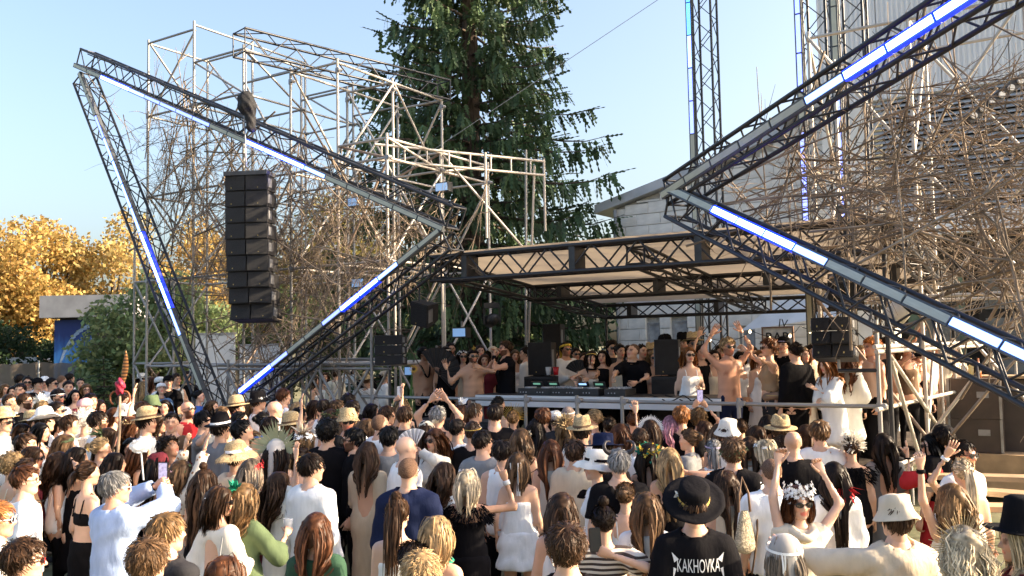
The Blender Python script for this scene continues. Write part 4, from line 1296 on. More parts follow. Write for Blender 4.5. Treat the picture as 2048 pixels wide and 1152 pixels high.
M_INK = mat("ink_black", (0.02, 0.02, 0.02), rough=0.7, var=0)
sg = at_v(1556, 678, 7.2)
sc_ = FPX / CF.dot(sg - CAM)
sign = empty("bar_sign", sg, HR, "framed cream board reading BAR behind the dancers", 'sign')
w_, h_ = 58 / sc_, 44 / sc_
b = MB(); b.box((0, 0, 0), (w_, 0.03, h_)); obj("board", b.mesh("board", mat("sign_cream", (0.66, 0.62, 0.52), rough=0.7)), sign)
for (x, z, ww, hh) in ((-w_ / 2 - .015, 0, .03, h_ + .06), (w_ / 2 + .015, 0, .03, h_ + .06), (0, h_ / 2 + .015, w_, .03), (0, -h_ / 2 - .015, w_, .03)):
 b = MB(); b.box((x, -0.006, z), (ww, 0.05, hh)); obj("frame", b.mesh("frame", mat("sign_wood", (0.22, 0.13, 0.08), rough=0.7)), sign)
obj("lettering", text_mesh("BAR", h_ * 0.62, M_INK), sign, (0, -0.022, 0.03), (math.pi / 2, 0, 0))
for s in (-1, 1):
 b = MB(); b.tube((s * w_ * .35, 0.03, -h_ / 2), (s * w_ * .35, 0.03, -sg.z), 0.02); obj("leg", b.mesh("leg", M_TRUSS), sign)
tn = empty("tent", uvz(uv_of(at_v(1560, 640, 8.6))[0], 8.6, 0), HR, "white bar tent roof behind the stage with dark lettering", 'tent')
def tp(px, py, v): return list((Matrix.Rotation(-HR, 3, 'Z') @ (at_v(px, py, v) - tn.location)))
b = MB(); b.add([tp(1480, 662, 8.6), tp(1700, 628, 8.0), tp(1700, 560, 8.8), tp(1560, 600, 8.9)], [[0, 1, 2, 3]])
obj("roof_panel", b.mesh("roof_panel", M_WHITE), tn)
lm_ = text_mesh("IV", 0.24, M_INK)
lo_ = obj("lettering", lm_, tn, tp(1566, 647, 7.9), (math.pi / 2, 0.15, 0))
for px in (1484, 1700):
 q = tp(px, 660, 8.6); b = MB(); b.tube((q[0], q[1], -0.0), (q[0], q[1], q[2]), 0.025); obj("tent_pole", b.mesh("tent_pole", M_POST), tn)
M_BULB = mat("bulb_warm", (0.9, 0.8, 0.6), emit=(1.0, 0.75, 0.4), estr=3.0, var=0)
ln = empty("string_lights", at_v(1500, 660, 5.5), 0, "string of small bulbs strung behind the stage", 'string lights')
pts = []
for i in range(31):
 px = 1400 + 300 * i / 30; sag = 14 * math.sin(math.pi * ((i % 10) / 10))
 pts.append(at_v(px, 668 + sag - 8 * (i // 10), 5.6 + 0.0 * i) - ln.location)
b = MB(); b.poly(np.array([list(p) for p in pts]), 0.006, 5); obj("wire", b.mesh("wire", M_SKIRT), ln)
for i in range(2, 31, 4):
 p = pts[i]
 b = MB(); b.lathe([(0, -.07), (.022, -.05), (.024, -.03), (.012, 0.0)], 8); obj("bulb", b.mesh("bulb", M_BULB, smooth=True), ln, p)
ga, gb = at_v(1330, -10, 7.0), at_v(560, 505, 3.0)
gw = empty("guy_wire", gb, 0, "thin steel guy wire crossing the sky and the spruce", 'wire')
tube("wire", gb, ga, 0.007, mat("wire_grey", (0.35, 0.35, 0.36), rough=0.5, metal=0.5), gw, 5)
ext = (ga - gb).normalized()
tube("wire", ga, ga + ext * 6, 0.007, _MATS["wire_grey"], gw, 5)
M_CASE = mat("case_dark_brown", (0.075, 0.055, 0.045), rough=0.6, var=0.12, scale=3)
M_WARMWOOD = mat("counter_wood", (0.42, 0.29, 0.17), rough=0.7, var=0.15, scale=4)
for i, (px, py0, py1, v, lab) in enumerate(((1950, 757, 838, 3.6, "upper dark flight case on the stack at the stage's sunny end"), (1953, 838, 905, 3.6, "lower dark flight case under the upper one at the sunny end"), (1890, 300, 301, 0, ""))):
 if not lab: continue
 a = at_v(px, py1, v); t_ = at_v(px, py0, v)
 hh = t_.z - a.z
 r_ = empty("flight_case", a, HR, lab, 'flight case', "flight cases at the stage end")
 b = MB(); b.box((0, 0.3, hh / 2), (0.72, 0.62, hh - 0.006)); obj("body", b.mesh("body", M_CASE), r_)
 for x in (-0.35, 0.35):
  b = MB(); b.box((x, -0.014, hh / 2), (0.035, 0.02, hh - 0.01)); obj("corner_strip", b.mesh("corner_strip", M_STEEL), r_)
 b = MB(); b.box((0.12, -0.016, hh * 0.6), (0.16, 0.02, 0.09)); obj("latch", b.mesh("latch", M_CLAMP), r_)
low = at_v(1953, 905, 3.6)
b = MB(); b.box((0, 0.3, low.z / 2 - 0.003), (1.4, 0.8, low.z - 0.008)); pl_ = empty("platform_crate", (low.x, low.y, 0), HR, "timber crate carrying the flight cases", 'crate'); obj("box", b.mesh("box", M_WARMWOOD), pl_)
ct = at_v(2010, 752, 3.9)
cn = empty("bar_counter", (ct.x, ct.y, 0), HR, "sunlit wooden counter with bottles at the far end", 'counter')
b = MB(); b.box((0.2, 0.3, ct.z - 0.02), (1.5, 0.6, 0.04)); obj("counter_top", b.mesh("counter_top", M_WARMWOOD), cn)
b = MB(); b.box((0.2, 0.32, ct.z / 2 - 0.03), (1.4, 0.5, ct.z - 0.05)); obj("counter_body", b.mesh("counter_body", M_CASE), cn)
for i, (px, col, lab) in enumerate(((1928, (0.5, 0.5, 0.48), "clear bottle standing first on the flight case"), (1943, (0.62, 0.5, 0.2), "pale yellow bottle between two others on the flight case"), (1958, (0.3, 0.1, 0.03), "amber bottle standing last on the flight case"))):
 p = at_v(px, 757, 3.55 + 0.3); p.z = at_v(1950, 757, 3.6).z
 b = MB(); b.lathe([(0, 0), (.038, 0.0), (.04, .02), (.04, .17), (.015, .22), (.014, .30), (0, .30)], 12)
 bo = obj("bottle", b.mesh("bottle", mat("bottle_%d" % i, col, rough=0.1, spec=0.7, var=0.02), smooth=True), None, p)
 tag(bo, lab, 'bottle', 'bottles on the flight case')
for i, (px, py, L_, rz, lab) in enumerate(((1985, 955, 1.1, 0.2, "upper loose plank beside the stage steps"), (1990, 985, 1.2, -0.1, "middle loose plank beside the stage steps"), (2010, 1015, 1.0, 0.4, "lowest loose plank beside the stage steps"))):
 p = at_y(px, py, 8.6 - 0.4 * i)
 r_ = empty("trestle", (p.x, p.y, 0), HR + rz, lab, 'trestle', "planks on trestles beside the stage")
 b = MB(); b.box((0, 0, p.z), (L_, 0.22, 0.045)); obj("plank", b.mesh("plank", M_WARMWOOD), r_)
 for s in (-1, 1):
  b = MB(); b.tube((s * L_ * 0.4, 0, 0), (s * L_ * 0.36, 0, p.z - 0.025), 0.025); obj("leg", b.mesh("leg", M_STEEL2), r_)
# ================================================================ people
D2R = math.pi / 180
SKIN = {'light': (0.66, 0.39, 0.26), 'fair': (0.70, 0.44, 0.31), 'tan': (0.54, 0.305, 0.19), 'brown': (0.33, 0.175, 0.11), 'red': (0.64, 0.33, 0.21)}
def skin_mat(t):
 m = mat("skin_" + t, SKIN[t], rough=0.46, var=0.06, scale=5, bump=0.06, bscale=90, spec=0.45, tint="tint")
 m.node_tree.nodes["Principled BSDF"].inputs["Subsurface Weight"].default_value = 0.06
 m.node_tree.nodes["Principled BSDF"].inputs["Subsurface Radius"].default_value = (0.02, 0.008, 0.004)
 return m
HAIR = {'black': (0.008, 0.007, 0.007), 'dark': (0.020, 0.012, 0.008), 'brown': (0.060, 0.032, 0.018), 'ltbrown': (0.13, 0.074, 0.038),
  'dkblond': (0.23, 0.135, 0.062), 'blond': (0.42, 0.28, 0.14), 'platinum': (0.66, 0.54, 0.37), 'auburn': (0.11, 0.044, 0.020),
  'red': (0.30, 0.12, 0.04), 'orange': (0.55, 0.19, 0.045), 'grey': (0.26, 0.255, 0.25), 'pink': (0.50, 0.24, 0.30), 'ash': (0.17, 0.13, 0.095)}
def hair_mat(c):
 return mat("hair_" + c, HAIR[c], rough=0.43, var=0.22, scale=30, spec=0.14, tint="tint", stretch=(1, 1, 0.25), sheen=0.0)
FAB = {'white': (0.86, 0.86, 0.85), 'offwhite': (0.78, 0.74, 0.66), 'cream': (0.74, 0.65, 0.50), 'beige': (0.62, 0.52, 0.39), 'sand': (0.54, 0.44, 0.31),
  'black': (0.007, 0.0065, 0.008), 'charcoal': (0.03, 0.03, 0.034), 'grey': (0.22, 0.23, 0.24), 'navy': (0.012, 0.018, 0.050), 'blue': (0.06, 0.15, 0.45),
  'ltblue': (0.40, 0.51, 0.75), 'denim': (0.14, 0.24, 0.42), 'red': (0.45, 0.025, 0.03), 'green': (0.035, 0.085, 0.05), 'olive': (0.10, 0.14, 0.07), 'brown': (0.14, 0.085, 0.05),
  'pink': (0.62, 0.36, 0.38), 'yellow': (0.65, 0.45, 0.06), 'straw': (0.56, 0.42, 0.23), 'gold': (0.5, 0.33, 0.08), 'silver': (0.55, 0.56, 0.58),
  'wine': (0.14, 0.02, 0.03), 'peach': (0.68, 0.48, 0.38), 'lilac': (0.42, 0.36, 0.55), 'skyblue': (0.25, 0.45, 0.75), 'teal': (0.02, 0.24, 0.15), 'sage': (0.36, 0.40, 0.26), 'mesh': (0.36, 0.24, 0.14)}
def fab_mat(c):
 if c in ('stripe', 'floral') and "fabric_" + c not in _MATS:
  m = mat("fabric_" + c, (0.6, 0.55, 0.48) if c == 'stripe' else (0.66, 0.5, 0.36), rough=0.85, var=0.03)
  nt = m.node_tree; b = nt.nodes["Principled BSDF"]
  w = nt.nodes.new("ShaderNodeTexWave" if c == 'stripe' else "ShaderNodeTexVoronoi")
  w.inputs["Scale"].default_value = 9.0 if c == 'stripe' else 22.0
  if c == 'stripe': w.bands_direction = 'Z'; w.inputs["Distortion"].default_value = 0.6
  tc = nt.nodes.new("ShaderNodeTexCoord"); nt.links.new(tc.outputs["Object"], w.inputs["Vector"])
  r = nt.nodes.new("ShaderNodeValToRGB"); r.color_ramp.interpolation = 'CONSTANT'
  r.color_ramp.elements[0].color = (0.05, 0.035, 0.03, 1) if c == 'stripe' else (0.3, 0.14, 0.06, 1)
  r.color_ramp.elements[1].color = (0.62, 0.56, 0.48, 1); r.color_ramp.elements[1].position = 0.5 if c == 'stripe' else 0.3
  nt.links.new(w.outputs[0], r.inputs[0]); nt.links.new(r.outputs[0], b.inputs["Base Color"])
  return m
 if c in ('stripe', 'floral'): return _MATS["fabric_" + c]
 if c == 'straw':
  return mat("fabric_straw", FAB[c], rough=0.8, var=0.2, scale=60, bump=0.5, bscale=160, spec=0.2)
 return mat("fabric_" + c, FAB[c], rough=0.85, var=0.05, scale=14, bump=0.25, bscale=38, stretch=(1, 1, 0.3), spec=0.2 if c not in ('black', 'charcoal', 'navy') else 0.08)
_HEADS = {}
def head_template(sex, res, beard=0):
 key = (sex, round(res, 4), beard)
 if key in _HEADS:
  return _HEADS[key]
 xs = np.arange(-0.10, 0.1001, res); ys = np.arange(-0.135, 0.1451, res); zs = np.arange(-0.20, 0.1351, res)
 f = Field(xs, ys, zs)
 m = sex == 'm'
 f.ell((0, -0.016, 0.028), (0.077, 0.098, 0.088), 0)
 f.ell((0, 0.028, -0.030), (0.060 if m else 0.056, 0.062, 0.078), 0.03)
 f.cap((-0.034, 0.03, -0.075), (0, 0.062, -0.092), 0.026 if m else 0.020, 0.022 if m else 0.018, 0.025)
 f.cap((0.034, 0.03, -0.075), (0, 0.062, -0.092), 0.026 if m else 0.020, 0.022 if m else 0.018, 0.025)
 f.cap((-0.034, 0.074, 0.024), (0.034, 0.074, 0.024), 0.013, 0.013, 0.018)
 for s in (-1, 1):
  f.ell((s * 0.043, 0.058, -0.018), (0.022, 0.022, 0.02), 0.02)
  f.ell((s * 0.031, 0.100, 0.004), (0.016, 0.014, 0.011), 0.012, sub=True)
  f.ell((s * 0.031, 0.076, 0.004), (0.013, 0.013, 0.012), 0.003)
  f.ell((s * 0.079, -0.008, -0.006), (0.009, 0.019, 0.032), 0.008, R=Rz(s * 0.35))
 f.cap((0, 0.088, 0.012), (0, 0.110, -0.026), 0.007, 0.012, 0.012)
 f.cap((-0.012, 0.093, -0.031), (0.012, 0.093, -0.031), 0.009, 0.009, 0.006)
 f.cap((-0.017, 0.083, -0.053), (0.017, 0.083, -0.053), 0.008, 0.008, 0.005)
 f.cap((-0.015, 0.081, -0.064), (0.015, 0.081, -0.064), 0.009, 0.009, 0.005)
 r = 0.054 if m else 0.045
 f.cap((0, -0.018, -0.05), (0, -0.032, -0.19), r, r * 1.02, 0.02)
 V, Q = f.nets()
 C = np.ones((len(V), 3), np.float32)
 x, y, z = V.T
 front = y > 0.045
 lips = front & (np.abs(x) < 0.024) & (z < -0.047) & (z > -0.074) & (y > 0.072)
 C[lips] = (0.95, 0.55, 0.55) if m else (0.92, 0.38, 0.40)
 eye = front & (np.abs(np.abs(x) - 0.031) < 0.014) & (np.abs(z - 0.004) < 0.010)
 C[eye] = (0.30, 0.24, 0.22)
 brow = front & (np.abs(np.abs(x) - 0.031) < 0.020) & (np.abs(z - 0.027) < 0.0065)
 C[brow] = (0.32, 0.27, 0.25)
 sock = front & (np.abs(np.abs(x) - 0.031) < 0.022) & (np.abs(z - 0.004) < 0.017) & ~eye & ~brow
 C[sock] = (0.85, 0.78, 0.76)
 cheek = front & (np.abs(np.abs(x) - 0.042) < 0.02) & (np.abs(z + 0.03) < 0.02)
 C[cheek] = (1.03, 0.88, 0.85)
 if beard:
  zl = -0.030 - 0.012 * np.clip((y - 0.06) / 0.03, 0, 1)
  b = (z < np.where(np.abs(x) > 0.03, zl + 0.01, -0.038)) & (z > -0.13) & (y > -0.008) & ~lips & ~((np.abs(x) < 0.016) & (z > -0.036))
  C[b] = (0.16, 0.12, 0.10) if beard == 2 else (0.55, 0.48, 0.45)
 _HEADS[key] = (V, Q, C)
 return _HEADS[key]
def hand_mb(pose, side, nf=6):
 b = MB()
 curl = {'open': (6, 8, 8, 10), 'relax': (32, 38, 42, 48), 'grip': (68, 72, 76, 78), 'point': (4, 84, 88, 88), 'peace': (4, 4, 86, 88), 'spread': (3, 3, 3, 3)}[pose]
 an = np.arange(10) * 2 * np.pi / 10
 rings = []
 for (w, t, z, y) in ((0.024, 0.019, -0.02, 0), (0.027, 0.017, 0.0, 0), (0.040, 0.017, 0.035, 0), (0.043, 0.014, 0.075, -0.002), (0.040, 0.010, 0.096, -0.003)):
  rings.append(np.stack([w * np.cos(an), y + t * np.sin(an), np.full(10, z)], 1))
 V = np.concatenate(rings)
 q = [[i * 10 + j, i * 10 + (j + 1) % 10, (i + 1) * 10 + (j + 1) % 10, (i + 1) * 10 + j] for i in range(4) for j in range(10)]
 V = np.vstack([V, rings[-1].mean(0)])
 b.add(V, q, [[40 + j, 40 + (j + 1) % 10, 50] for j in range(10)])
 fl = (0.072, 0.080, 0.074, 0.058)
 fx = (0.030, 0.010, -0.011, -0.030)
 spr = 0.16 if pose in ('open', 'spread') else 0.05
 if pose == 'spread': spr = 0.24
 for i in range(4):
  c = curl[i] * D2R
  p = np.array([fx[i], -0.002, 0.090]); a = 0.0
  pts = [p.copy()]
  sx = spr * (fx[i] / 0.03)
  for seg, fr in enumerate((0.45, 0.31, 0.24)):
   a += c * (1.0 if seg < 2 else 0.8)
   p = p + fl[i] * fr * np.array([sx * math.cos(a), math.sin(a), math.cos(a)])
   pts.append(p.copy())
  b.poly(pts, [0.0095, 0.0088, 0.0080, 0.0062], nf)
 th = {'open': 0.75, 'spread': 0.95, 'relax': 0.45, 'grip': 0.25, 'point': 0.2, 'peace': 0.2}[pose]
 fy = {'open': 0.1, 'spread': 0.05, 'relax': 0.35, 'grip': 0.8, 'point': 0.8, 'peace': 0.8}[pose]
 p = np.array([0.026, 0.004, 0.022]); pts = [p.copy()]
 for fr, k in ((0.042, 1.0), (0.032, 0.75), (0.026, 0.5)):
  d = np.array([th * k, fy * (1.3 - k * 0.5), 0.85]); d /= np.linalg.norm(d)
  p = p + d * fr; pts.append(p.copy())
 b.poly(pts, [0.0135, 0.0110, 0.0098, 0.0075], nf)
 V = np.concatenate(b.v); Q = np.concatenate(b.q); T = np.concatenate(b.t)
 if side < 0:
  V = V * np.array([-1, 1, 1]); Q = Q[:, ::-1]; T = T[:, ::-1]
 return V, Q, T
_HANDS = {}
def hand(pose, side, nf=6):
 if (pose, side, nf) not in _HANDS:
  _HANDS[(pose, side, nf)] = hand_mb(pose, side, nf)
 return _HANDS[(pose, side, nf)]
ARM = {  # wrist relative to the shoulder (x outward), elbow pole, hand pose
 'down': ((0.07, 0.05, -0.53), (0.3, -1, 0), 'relax'),
 'front': ((-0.07, 0.30, -0.24), (0.5, -0.3, -1), 'relax'),
 'phone': ((-0.10, 0.38, 0.06), (0.45, 0.0, -1), 'grip'),
 'up': ((0.05, 0.10, 0.53), (1, 0.2, 0), 'open'),
 'upbent': ((0.10, 0.14, 0.40), (1, 0.1, -0.2), 'open'),
 'point': ((0.06, 0.14, 0.48), (1, 0.1, -0.2), 'point'),
 'clap': ((-0.13, 0.32, -0.06), (0.6, 0, -1), 'open'),
 'hip': ((0.04, 0.02, -0.40), (1, -0.6, 0), 'relax'),
 'head': ((-0.10, -0.02, 0.24), (1, 0.15, 0.1), 'relax'),
 'face': ((-0.13, 0.20, 0.14), (0.6, 0.1, -1), 'relax'),
 'out': ((0.50, 0.12, 0.02), (0.2, -0.6, -1), 'open'),
 'cup': ((-0.02, 0.30, -0.10), (0.6, -0.1, -1), 'grip'),
 'hold': ((-0.10, 0.33, -0.34), (0.5, -0.5, -0.6), 'relax'),
}
def ribbons(b, paths, center, w0, w1, tint, curlw=None):
 """paths (n,m,3) -> flat tapered strips lying on the hair; tint (n,)"""
 n, m, _ = paths.shape
 tan = np.gradient(paths, axis=1)
 tan /= np.linalg.norm(tan, axis=2, keepdims=True) + 1e-9
 outw = paths - center
 outw[..., 2] *= 0.25
 side = np.cross(tan, outw)
 side /= np.linalg.norm(side, axis=2, keepdims=True) + 1e-9
 if n > 3:      # each lock lies at its own slant
  a_ = (np.sin(np.arange(n) * 12.9898) * 43758.5453 % 1.0 - 0.5)[:, None, None] * 1.5
  side = side * np.cos(a_) + np.cross(tan, side) * np.sin(a_)
 prof = np.interp(np.linspace(0, 1, m), [0, 0.25, 0.75, 1], [w0 * 0.7, w0, w0 * 0.8, w1])[None, :, None]
 A = paths - side * prof / 2; B = paths + side * prof / 2
 V = np.stack([A, B], 2).reshape(-1, 3)
 base = (np.arange(n) * m * 2)[:, None] + (np.arange(m - 1) * 2)[None, :]
 q = np.stack([base, base + 1, base + 3, base + 2], -1).reshape(-1, 4)
 t = np.repeat(tint, m * 2)[:, None] * np.ones(3)
 b.add(V, q, tint=t)
def make_person(sp):
 """builds one person in local coordinates (facing +Y, feet at z=0). Returns root and world hand places."""
 h = sp['h']; sex = sp['sex']; m = sex == 'm'
 k = h / 1.75
 rg = np.random.default_rng(sp['seed'])
 dist = sp['dist']
 res = float(np.clip(dist * 0.0037, 0.020, 0.050))
 hres = float(np.clip(round(dist * 0.0019 / 0.0015) * 0.0015, 0.009, 0.018))
 bw = sp.get('bw', 1.0)
 lean = sp.get('lean', 0) * D2R; ls = sp.get('side', 0) * D2R; tw = sp.get('twist', 0) * D2R
 hip = np.array([0, 0, 0.93 * k])
 Rt = Ry(ls) @ Rx(-lean) @ Rz(-tw)
 def T(p):
  p = np.array(p, float) * k
  return hip + Rt @ (p - hip)
 sw = 0.170 if m else 0.148
 SH = {s: T((s * sw * bw ** 0.5, -0.005, 1.395)) for s in (-1, 1)}
 hs = k ** 0.4 * (1.0 if m else 0.96) * sp.get('hs', 1.0)
 ncap = T((0, -0.012, 1.40)); ntop = T((0, 0.005, 1.56))
 Rh = Rt @ Rz(-sp.get('hyaw', 0) * D2R) @ Rx(-sp.get('hpitch', 0) * D2R) @ Ry(sp.get('hroll', 0) * D2R)
 hc = T((0, 0.012, 1.635)) + np.array([0, 0, 0.0])
 hc[2] += 0.0
 arms = {}
 for s, key in ((-1, 'L'), (1, 'R')):
  spec = sp.get(key, 'down'); hp = sp.get('h' + key)
  ua, fa = 0.285 * k, 0.255 * k
  if isinstance(spec, str):
   off, pole, hpose = ARM[spec]
   j = rg.normal(0, 0.018, 3)
   tgt = SH[s] + Rt @ (np.array([off[0] * s, off[1], off[2]]) * k + j)
   pole = Rt @ np.array([pole[0] * s, pole[1], pole[2]])
  else:
   tgt = np.array(spec, float)
   hpose = 'open'
   pole = np.array(sp.get('pole' + key, (s * 1.0, -0.1, -0.35)), float)
  hpose = hp or hpose
  d = tgt - SH[s]; L = np.linalg.norm(d)
  L2 = min(L, (ua + fa) * 0.985); L2 = max(L2, 0.12)
  d = d / L; tgt = SH[s] + d * L2
  ca = np.clip((ua * ua + L2 * L2 - fa * fa) / (2 * ua * L2), -1, 1)
  pp = pole - d * (pole @ d); pp /= np.linalg.norm(pp) + 1e-9
  el = SH[s] + ua * (ca * d + math.sqrt(1 - ca * ca) * pp)
  arms[s] = (SH[s], el, tgt, hpose)
 PR = []
 sq = (1.0, 0.70, 1.0)
 if m:
  for a, b_, ra, rb in ((0.93, 1.0, .160, .150), (1.0, 1.15, .147, .147), (1.15, 1.32, .150, .170)):
   PR.append(('torso', T((0, 0, a)), T((0, 0, b_)), ra * k * bw, rb * k * bw, 0.05, sq))
  PR.append(('torso', T((-.115, 0, 1.395)), T((.115, 0, 1.395)), .062 * k * bw, .062 * k * bw, 0.06, None))
  PR.append(('neck', T((0, -.02, 1.41)), ntop, .074 * k, .054 * k, 0.05, None))
 else:
  for a, b_, ra, rb in ((0.91, 0.98, .168, .158), (0.98, 1.13, .140, .122), (1.13, 1.31, .124, .142)):
   PR.append(('torso', T((0, 0, a)), T((0, 0, b_)), ra * k * bw, rb * k * bw, 0.05, sq))
  PR.append(('torso', T((-.100, 0, 1.395)), T((.100, 0, 1.395)), .050 * k * bw, .050 * k * bw, 0.06, None))
  for s in (-1, 1):
   PR.append(('torso', T((s * .068, .070, 1.265)), T((s * .066, .078, 1.255)), .060 * k, .058 * k, 0.03, None))
  PR.append(('neck', T((0, -.015, 1.41)), ntop, .058 * k, .045 * k, 0.05, None))
 af = (1.0 if m else 0.80) * k * (0.5 + 0.5 * bw)
 for s in (-1, 1):
  S, E, W, _ = arms[s]
  PR.append(('ua%d' % s, S, E, .055 * af, .043 * af, 0.045, None))
  PR.append(('fa%d' % s, E, W, .043 * af, .027 * af, 0.02, None))
 st = sp.get('stance', 0.0)
 for s in (-1, 1):
  hj = np.array([s * 0.085, 0, 0.90]) * k
  kn = np.array([s * (0.10 + st * .1), 0.02, 0.49]) * k
  an = np.array([s * (0.11 + st * .2), -0.02, 0.085]) * k
  PR.append(('th', hj, kn, .088 * k * bw, .058 * k, 0.05, None))
  PR.append(('sh', kn, an, .056 * k, .038 * k, 0.03, None))
  PR.append(('ft', an - [0, 0.03, 0.045 * k], an + [s * 0.02, 0.15 * k, -0.055 * k], .038 * k, .026 * k, 0.03, None))
 allp = np.array([p for x in PR for p in (x[1] - x[3] - 0.07, x[1] + x[3] + 0.07, x[2] - x[4] - 0.07, x[2] + x[4] + 0.07)])
 lo, hi = allp.min(0), allp.max(0)
 def zgrid(z0, z1, r):
  zm = 0.80 * k
  if sp.get('legs'): zm = z0
  return np.concatenate([np.arange(z0, zm, max(r * 1.5, 0.04)), np.arange(max(zm, z0), z1 + r, r)]) if z0 < zm else np.arange(z0, z1 + r, r)
 f = Field(np.arange(lo[0], hi[0] + res, res), np.arange(lo[1], hi[1] + res, res), zgrid(-0.06, hi[2], res))
 for g, a, b_, ra, rb, kk, sc in PR:
  f.cap(a, b_, ra, rb, kk, R=Rt if sc else None, o=hip if sc else None, sc=sc)
 V, Q = f.nets()
 mb = MB()
 bt_ = sp.get('bot', ('trousers', 'black'))
 covered = bool(bt_ and bt_[0] == 'trousers')
 if covered and not sp.get('legs'):      # legs inside the trousers are never seen
  zc = V[Q][:, :, 2].mean(1)
  Q = Q[zc > 0.80 * k]
  used = np.unique(Q); remap = np.full(len(V), -1); remap[used] = np.arange(len(used)); V = V[used]; Q = remap[Q]
 bc = np.ones((len(V), 3), np.float32)
 if sp.get('top') is None and m:
  for (x_, z_, r_) in ((-.085, 1.29, .020), (.085, 1.29, .020), (0, 1.04, .018)):
   c_ = T((x_, 0.12, z_)); d_ = np.hypot(V[:, 0] - c_[0], V[:, 2] - c_[2])
   bc[(d_ < r_ * k + res * .4) & (V[:, 1] > 0)] = (0.62, 0.48, 0.45)
  cm = (np.abs(V[:, 0]) < .02) & (V[:, 1] > 0) & (V[:, 2] < 1.36 * k)
  bc[cm] *= 0.88
  bc *= (0.93 + 0.07 * np.sin(V[:, 2] * 62) * (np.abs(V[:, 2] - 1.12 * k) < .13))[:, None]
 mb.add(V, Q, tint=bc)
 hv, hq, hcol = head_template(sex, hres, sp.get('beard', 0))
 mb.add((hv * hs) @ Rh.T + hc, hq, tint=hcol)
 hands = {}
 for s in (-1, 1):
  S, E, W, hpose = arms[s]
  zax = (W - E) / np.linalg.norm(W - E)
  pn = sp.get('palm' + ('L' if s < 0 else 'R'))
  if pn is None:
   pn = np.array([0, 1.0, 0.15]) if (W[2] > S[2]) else np.array([-s * 1.0, 0.25, -0.3])
  y = np.array(pn, float) - zax * (np.array(pn, float) @ zax); y /= np.linalg.norm(y) + 1e-9
  x = np.cross(y, zax)
  Rm = np.stack([x, y, zax], 1)
  hvv, hqq, htt = hand(hpose, 1 if s > 0 else -1, 6 if dist < 7 else 4 if dist < 13 else 3)
  sgn = np.array([-1, 1, 1])
  hvv = hvv * sgn; hqq = hqq[:, ::-1]; htt = htt[:, ::-1]
  sc_ = k * (1.0 if m else 0.92)
  mb.add(hvv * sc_ @ Rm.T + W, hqq, htt)
  hands[s] = (W + Rm @ np.array([0, 0.02, 0.08]), Rm)
 root = empty("person", sp['loc'], sp['rz'], sp['label'], 'person', sp.get('group'))
 me = mb.mesh("body", skin_mat(sp.get('skin', 'light')), smooth=True, tint=True)
 obj("body", me, root)
 def cloth(name, groups, off, col, fn=None, sleeve=None, extra=None, fold=0.006, r=None, zlo=None):
  r = r or (res if dist < 8 else res * 1.12)
  z0 = (zlo if zlo is not None else -0.05)
  f = Field(np.arange(lo[0], hi[0] + r, r), np.arange(lo[1], hi[1] + r, r), np.arange(z0, hi[2] + r, r))
  for g, a, b_, ra, rb, kk, sc in PR:
   if g not in groups:
    continue
   cut = None
   if sleeve is not None and g[:2] in ('ua', 'fa'):
    fr = sleeve.get(g[:2], 1.0)
    if fr <= 0:
     continue
    e = a + (b_ - a) * fr
    dd = (b_ - a) / np.linalg.norm(b_ - a)
    if fr < 1.0 or g[:2] == 'fa':
     cut = (e, dd)
    rl = sleeve.get('loose', 0.0)
    f.cap(a, e + dd * 0.03, ra + off + rl * 0.4, ra + (rb - ra) * fr + off + rl, kk, cut=cut)
    continue
   f.cap(a, b_, ra + off, rb + off, kk, R=Rt if sc else None, o=hip if sc else None, sc=sc)
  if extra:
   extra(f)
  if fold:
   X, Y, Z = f.pts()
   ph = rg.uniform(0, 6, 4)
   w = np.sin(38 * Z + 14 * X + 3.0 * np.sin(11 * X + ph[0]) + ph[1]) * 0.6 + np.sin(30 * X - 24 * Z + 3 * np.sin(13 * Z + 9 * Y + ph[2]) + ph[3]) * 0.6
   near = np.abs(f.F) < 0.06
   f.F = np.where(near, f.F + fold * (w + 0.3 * np.sin(60 * Y + 22 * Z)), f.F).astype(np.float32)
  if fn:
   fn(f)
  V, Q = f.nets()
  if len(V) == 0:
   return None
  me = mesh_np(name, V, Q, smooth=True, mats=[fab_mat(col) if isinstance(col, str) else col])
  return obj(name, me, root)
 top = sp.get('top')
 def hemcut(z):
  zz = z * k
  return lambda X, Y, Z: (zz - Z) + 0 * X + 0 * Y
 def necks(kind):
  c = T((0, 0.005, 1.475))
  def fn(f):
   f.cap(T((0, -0.012, 1.505)), T((0, 0.012, 1.66)), 0.082 * k, 0.11 * k, 0.014, sub=True)
   if kind == 'crew':
    f.ell(c + np.array([0, 0.01, 0.015]), (0.074 * k, 0.078 * k, 0.052 * k), 0.004, sub=True)
   elif kind == 'v':
    f.ell(c + np.array([0, 0.02, 0.02]), (0.078 * k, 0.085 * k, 0.055 * k), 0.004, sub=True)
    f.cap(T((0, 0.16, 1.44)), T((0, 0.16, 1.28)), 0.07, 0.012, 0.004, sub=True)
   elif kind in ('scoop', 'back', 'diamond', 'strap'):
    f.ell(c + np.array([0, 0.0, 0.0]), (0.105 * k, 0.12 * k, 0.085 * k), 0.004, sub=True)
   if kind == 'back':
    f.ell(T((0, -0.13, 1.24)), (0.085 * k, 0.10, 0.25 * k), 0.004, R=Rt, sub=True)
   if kind == 'diamond':
    f.ell(T((0, -0.13, 1.20)), (0.10 * k, 0.11, 0.155 * k), 0.004, R=Rt, sub=True)
  return fn
 TORSO = ('torso', 'neck')
 SL = ('ua-1', 'ua1', 'fa-1', 'fa1')
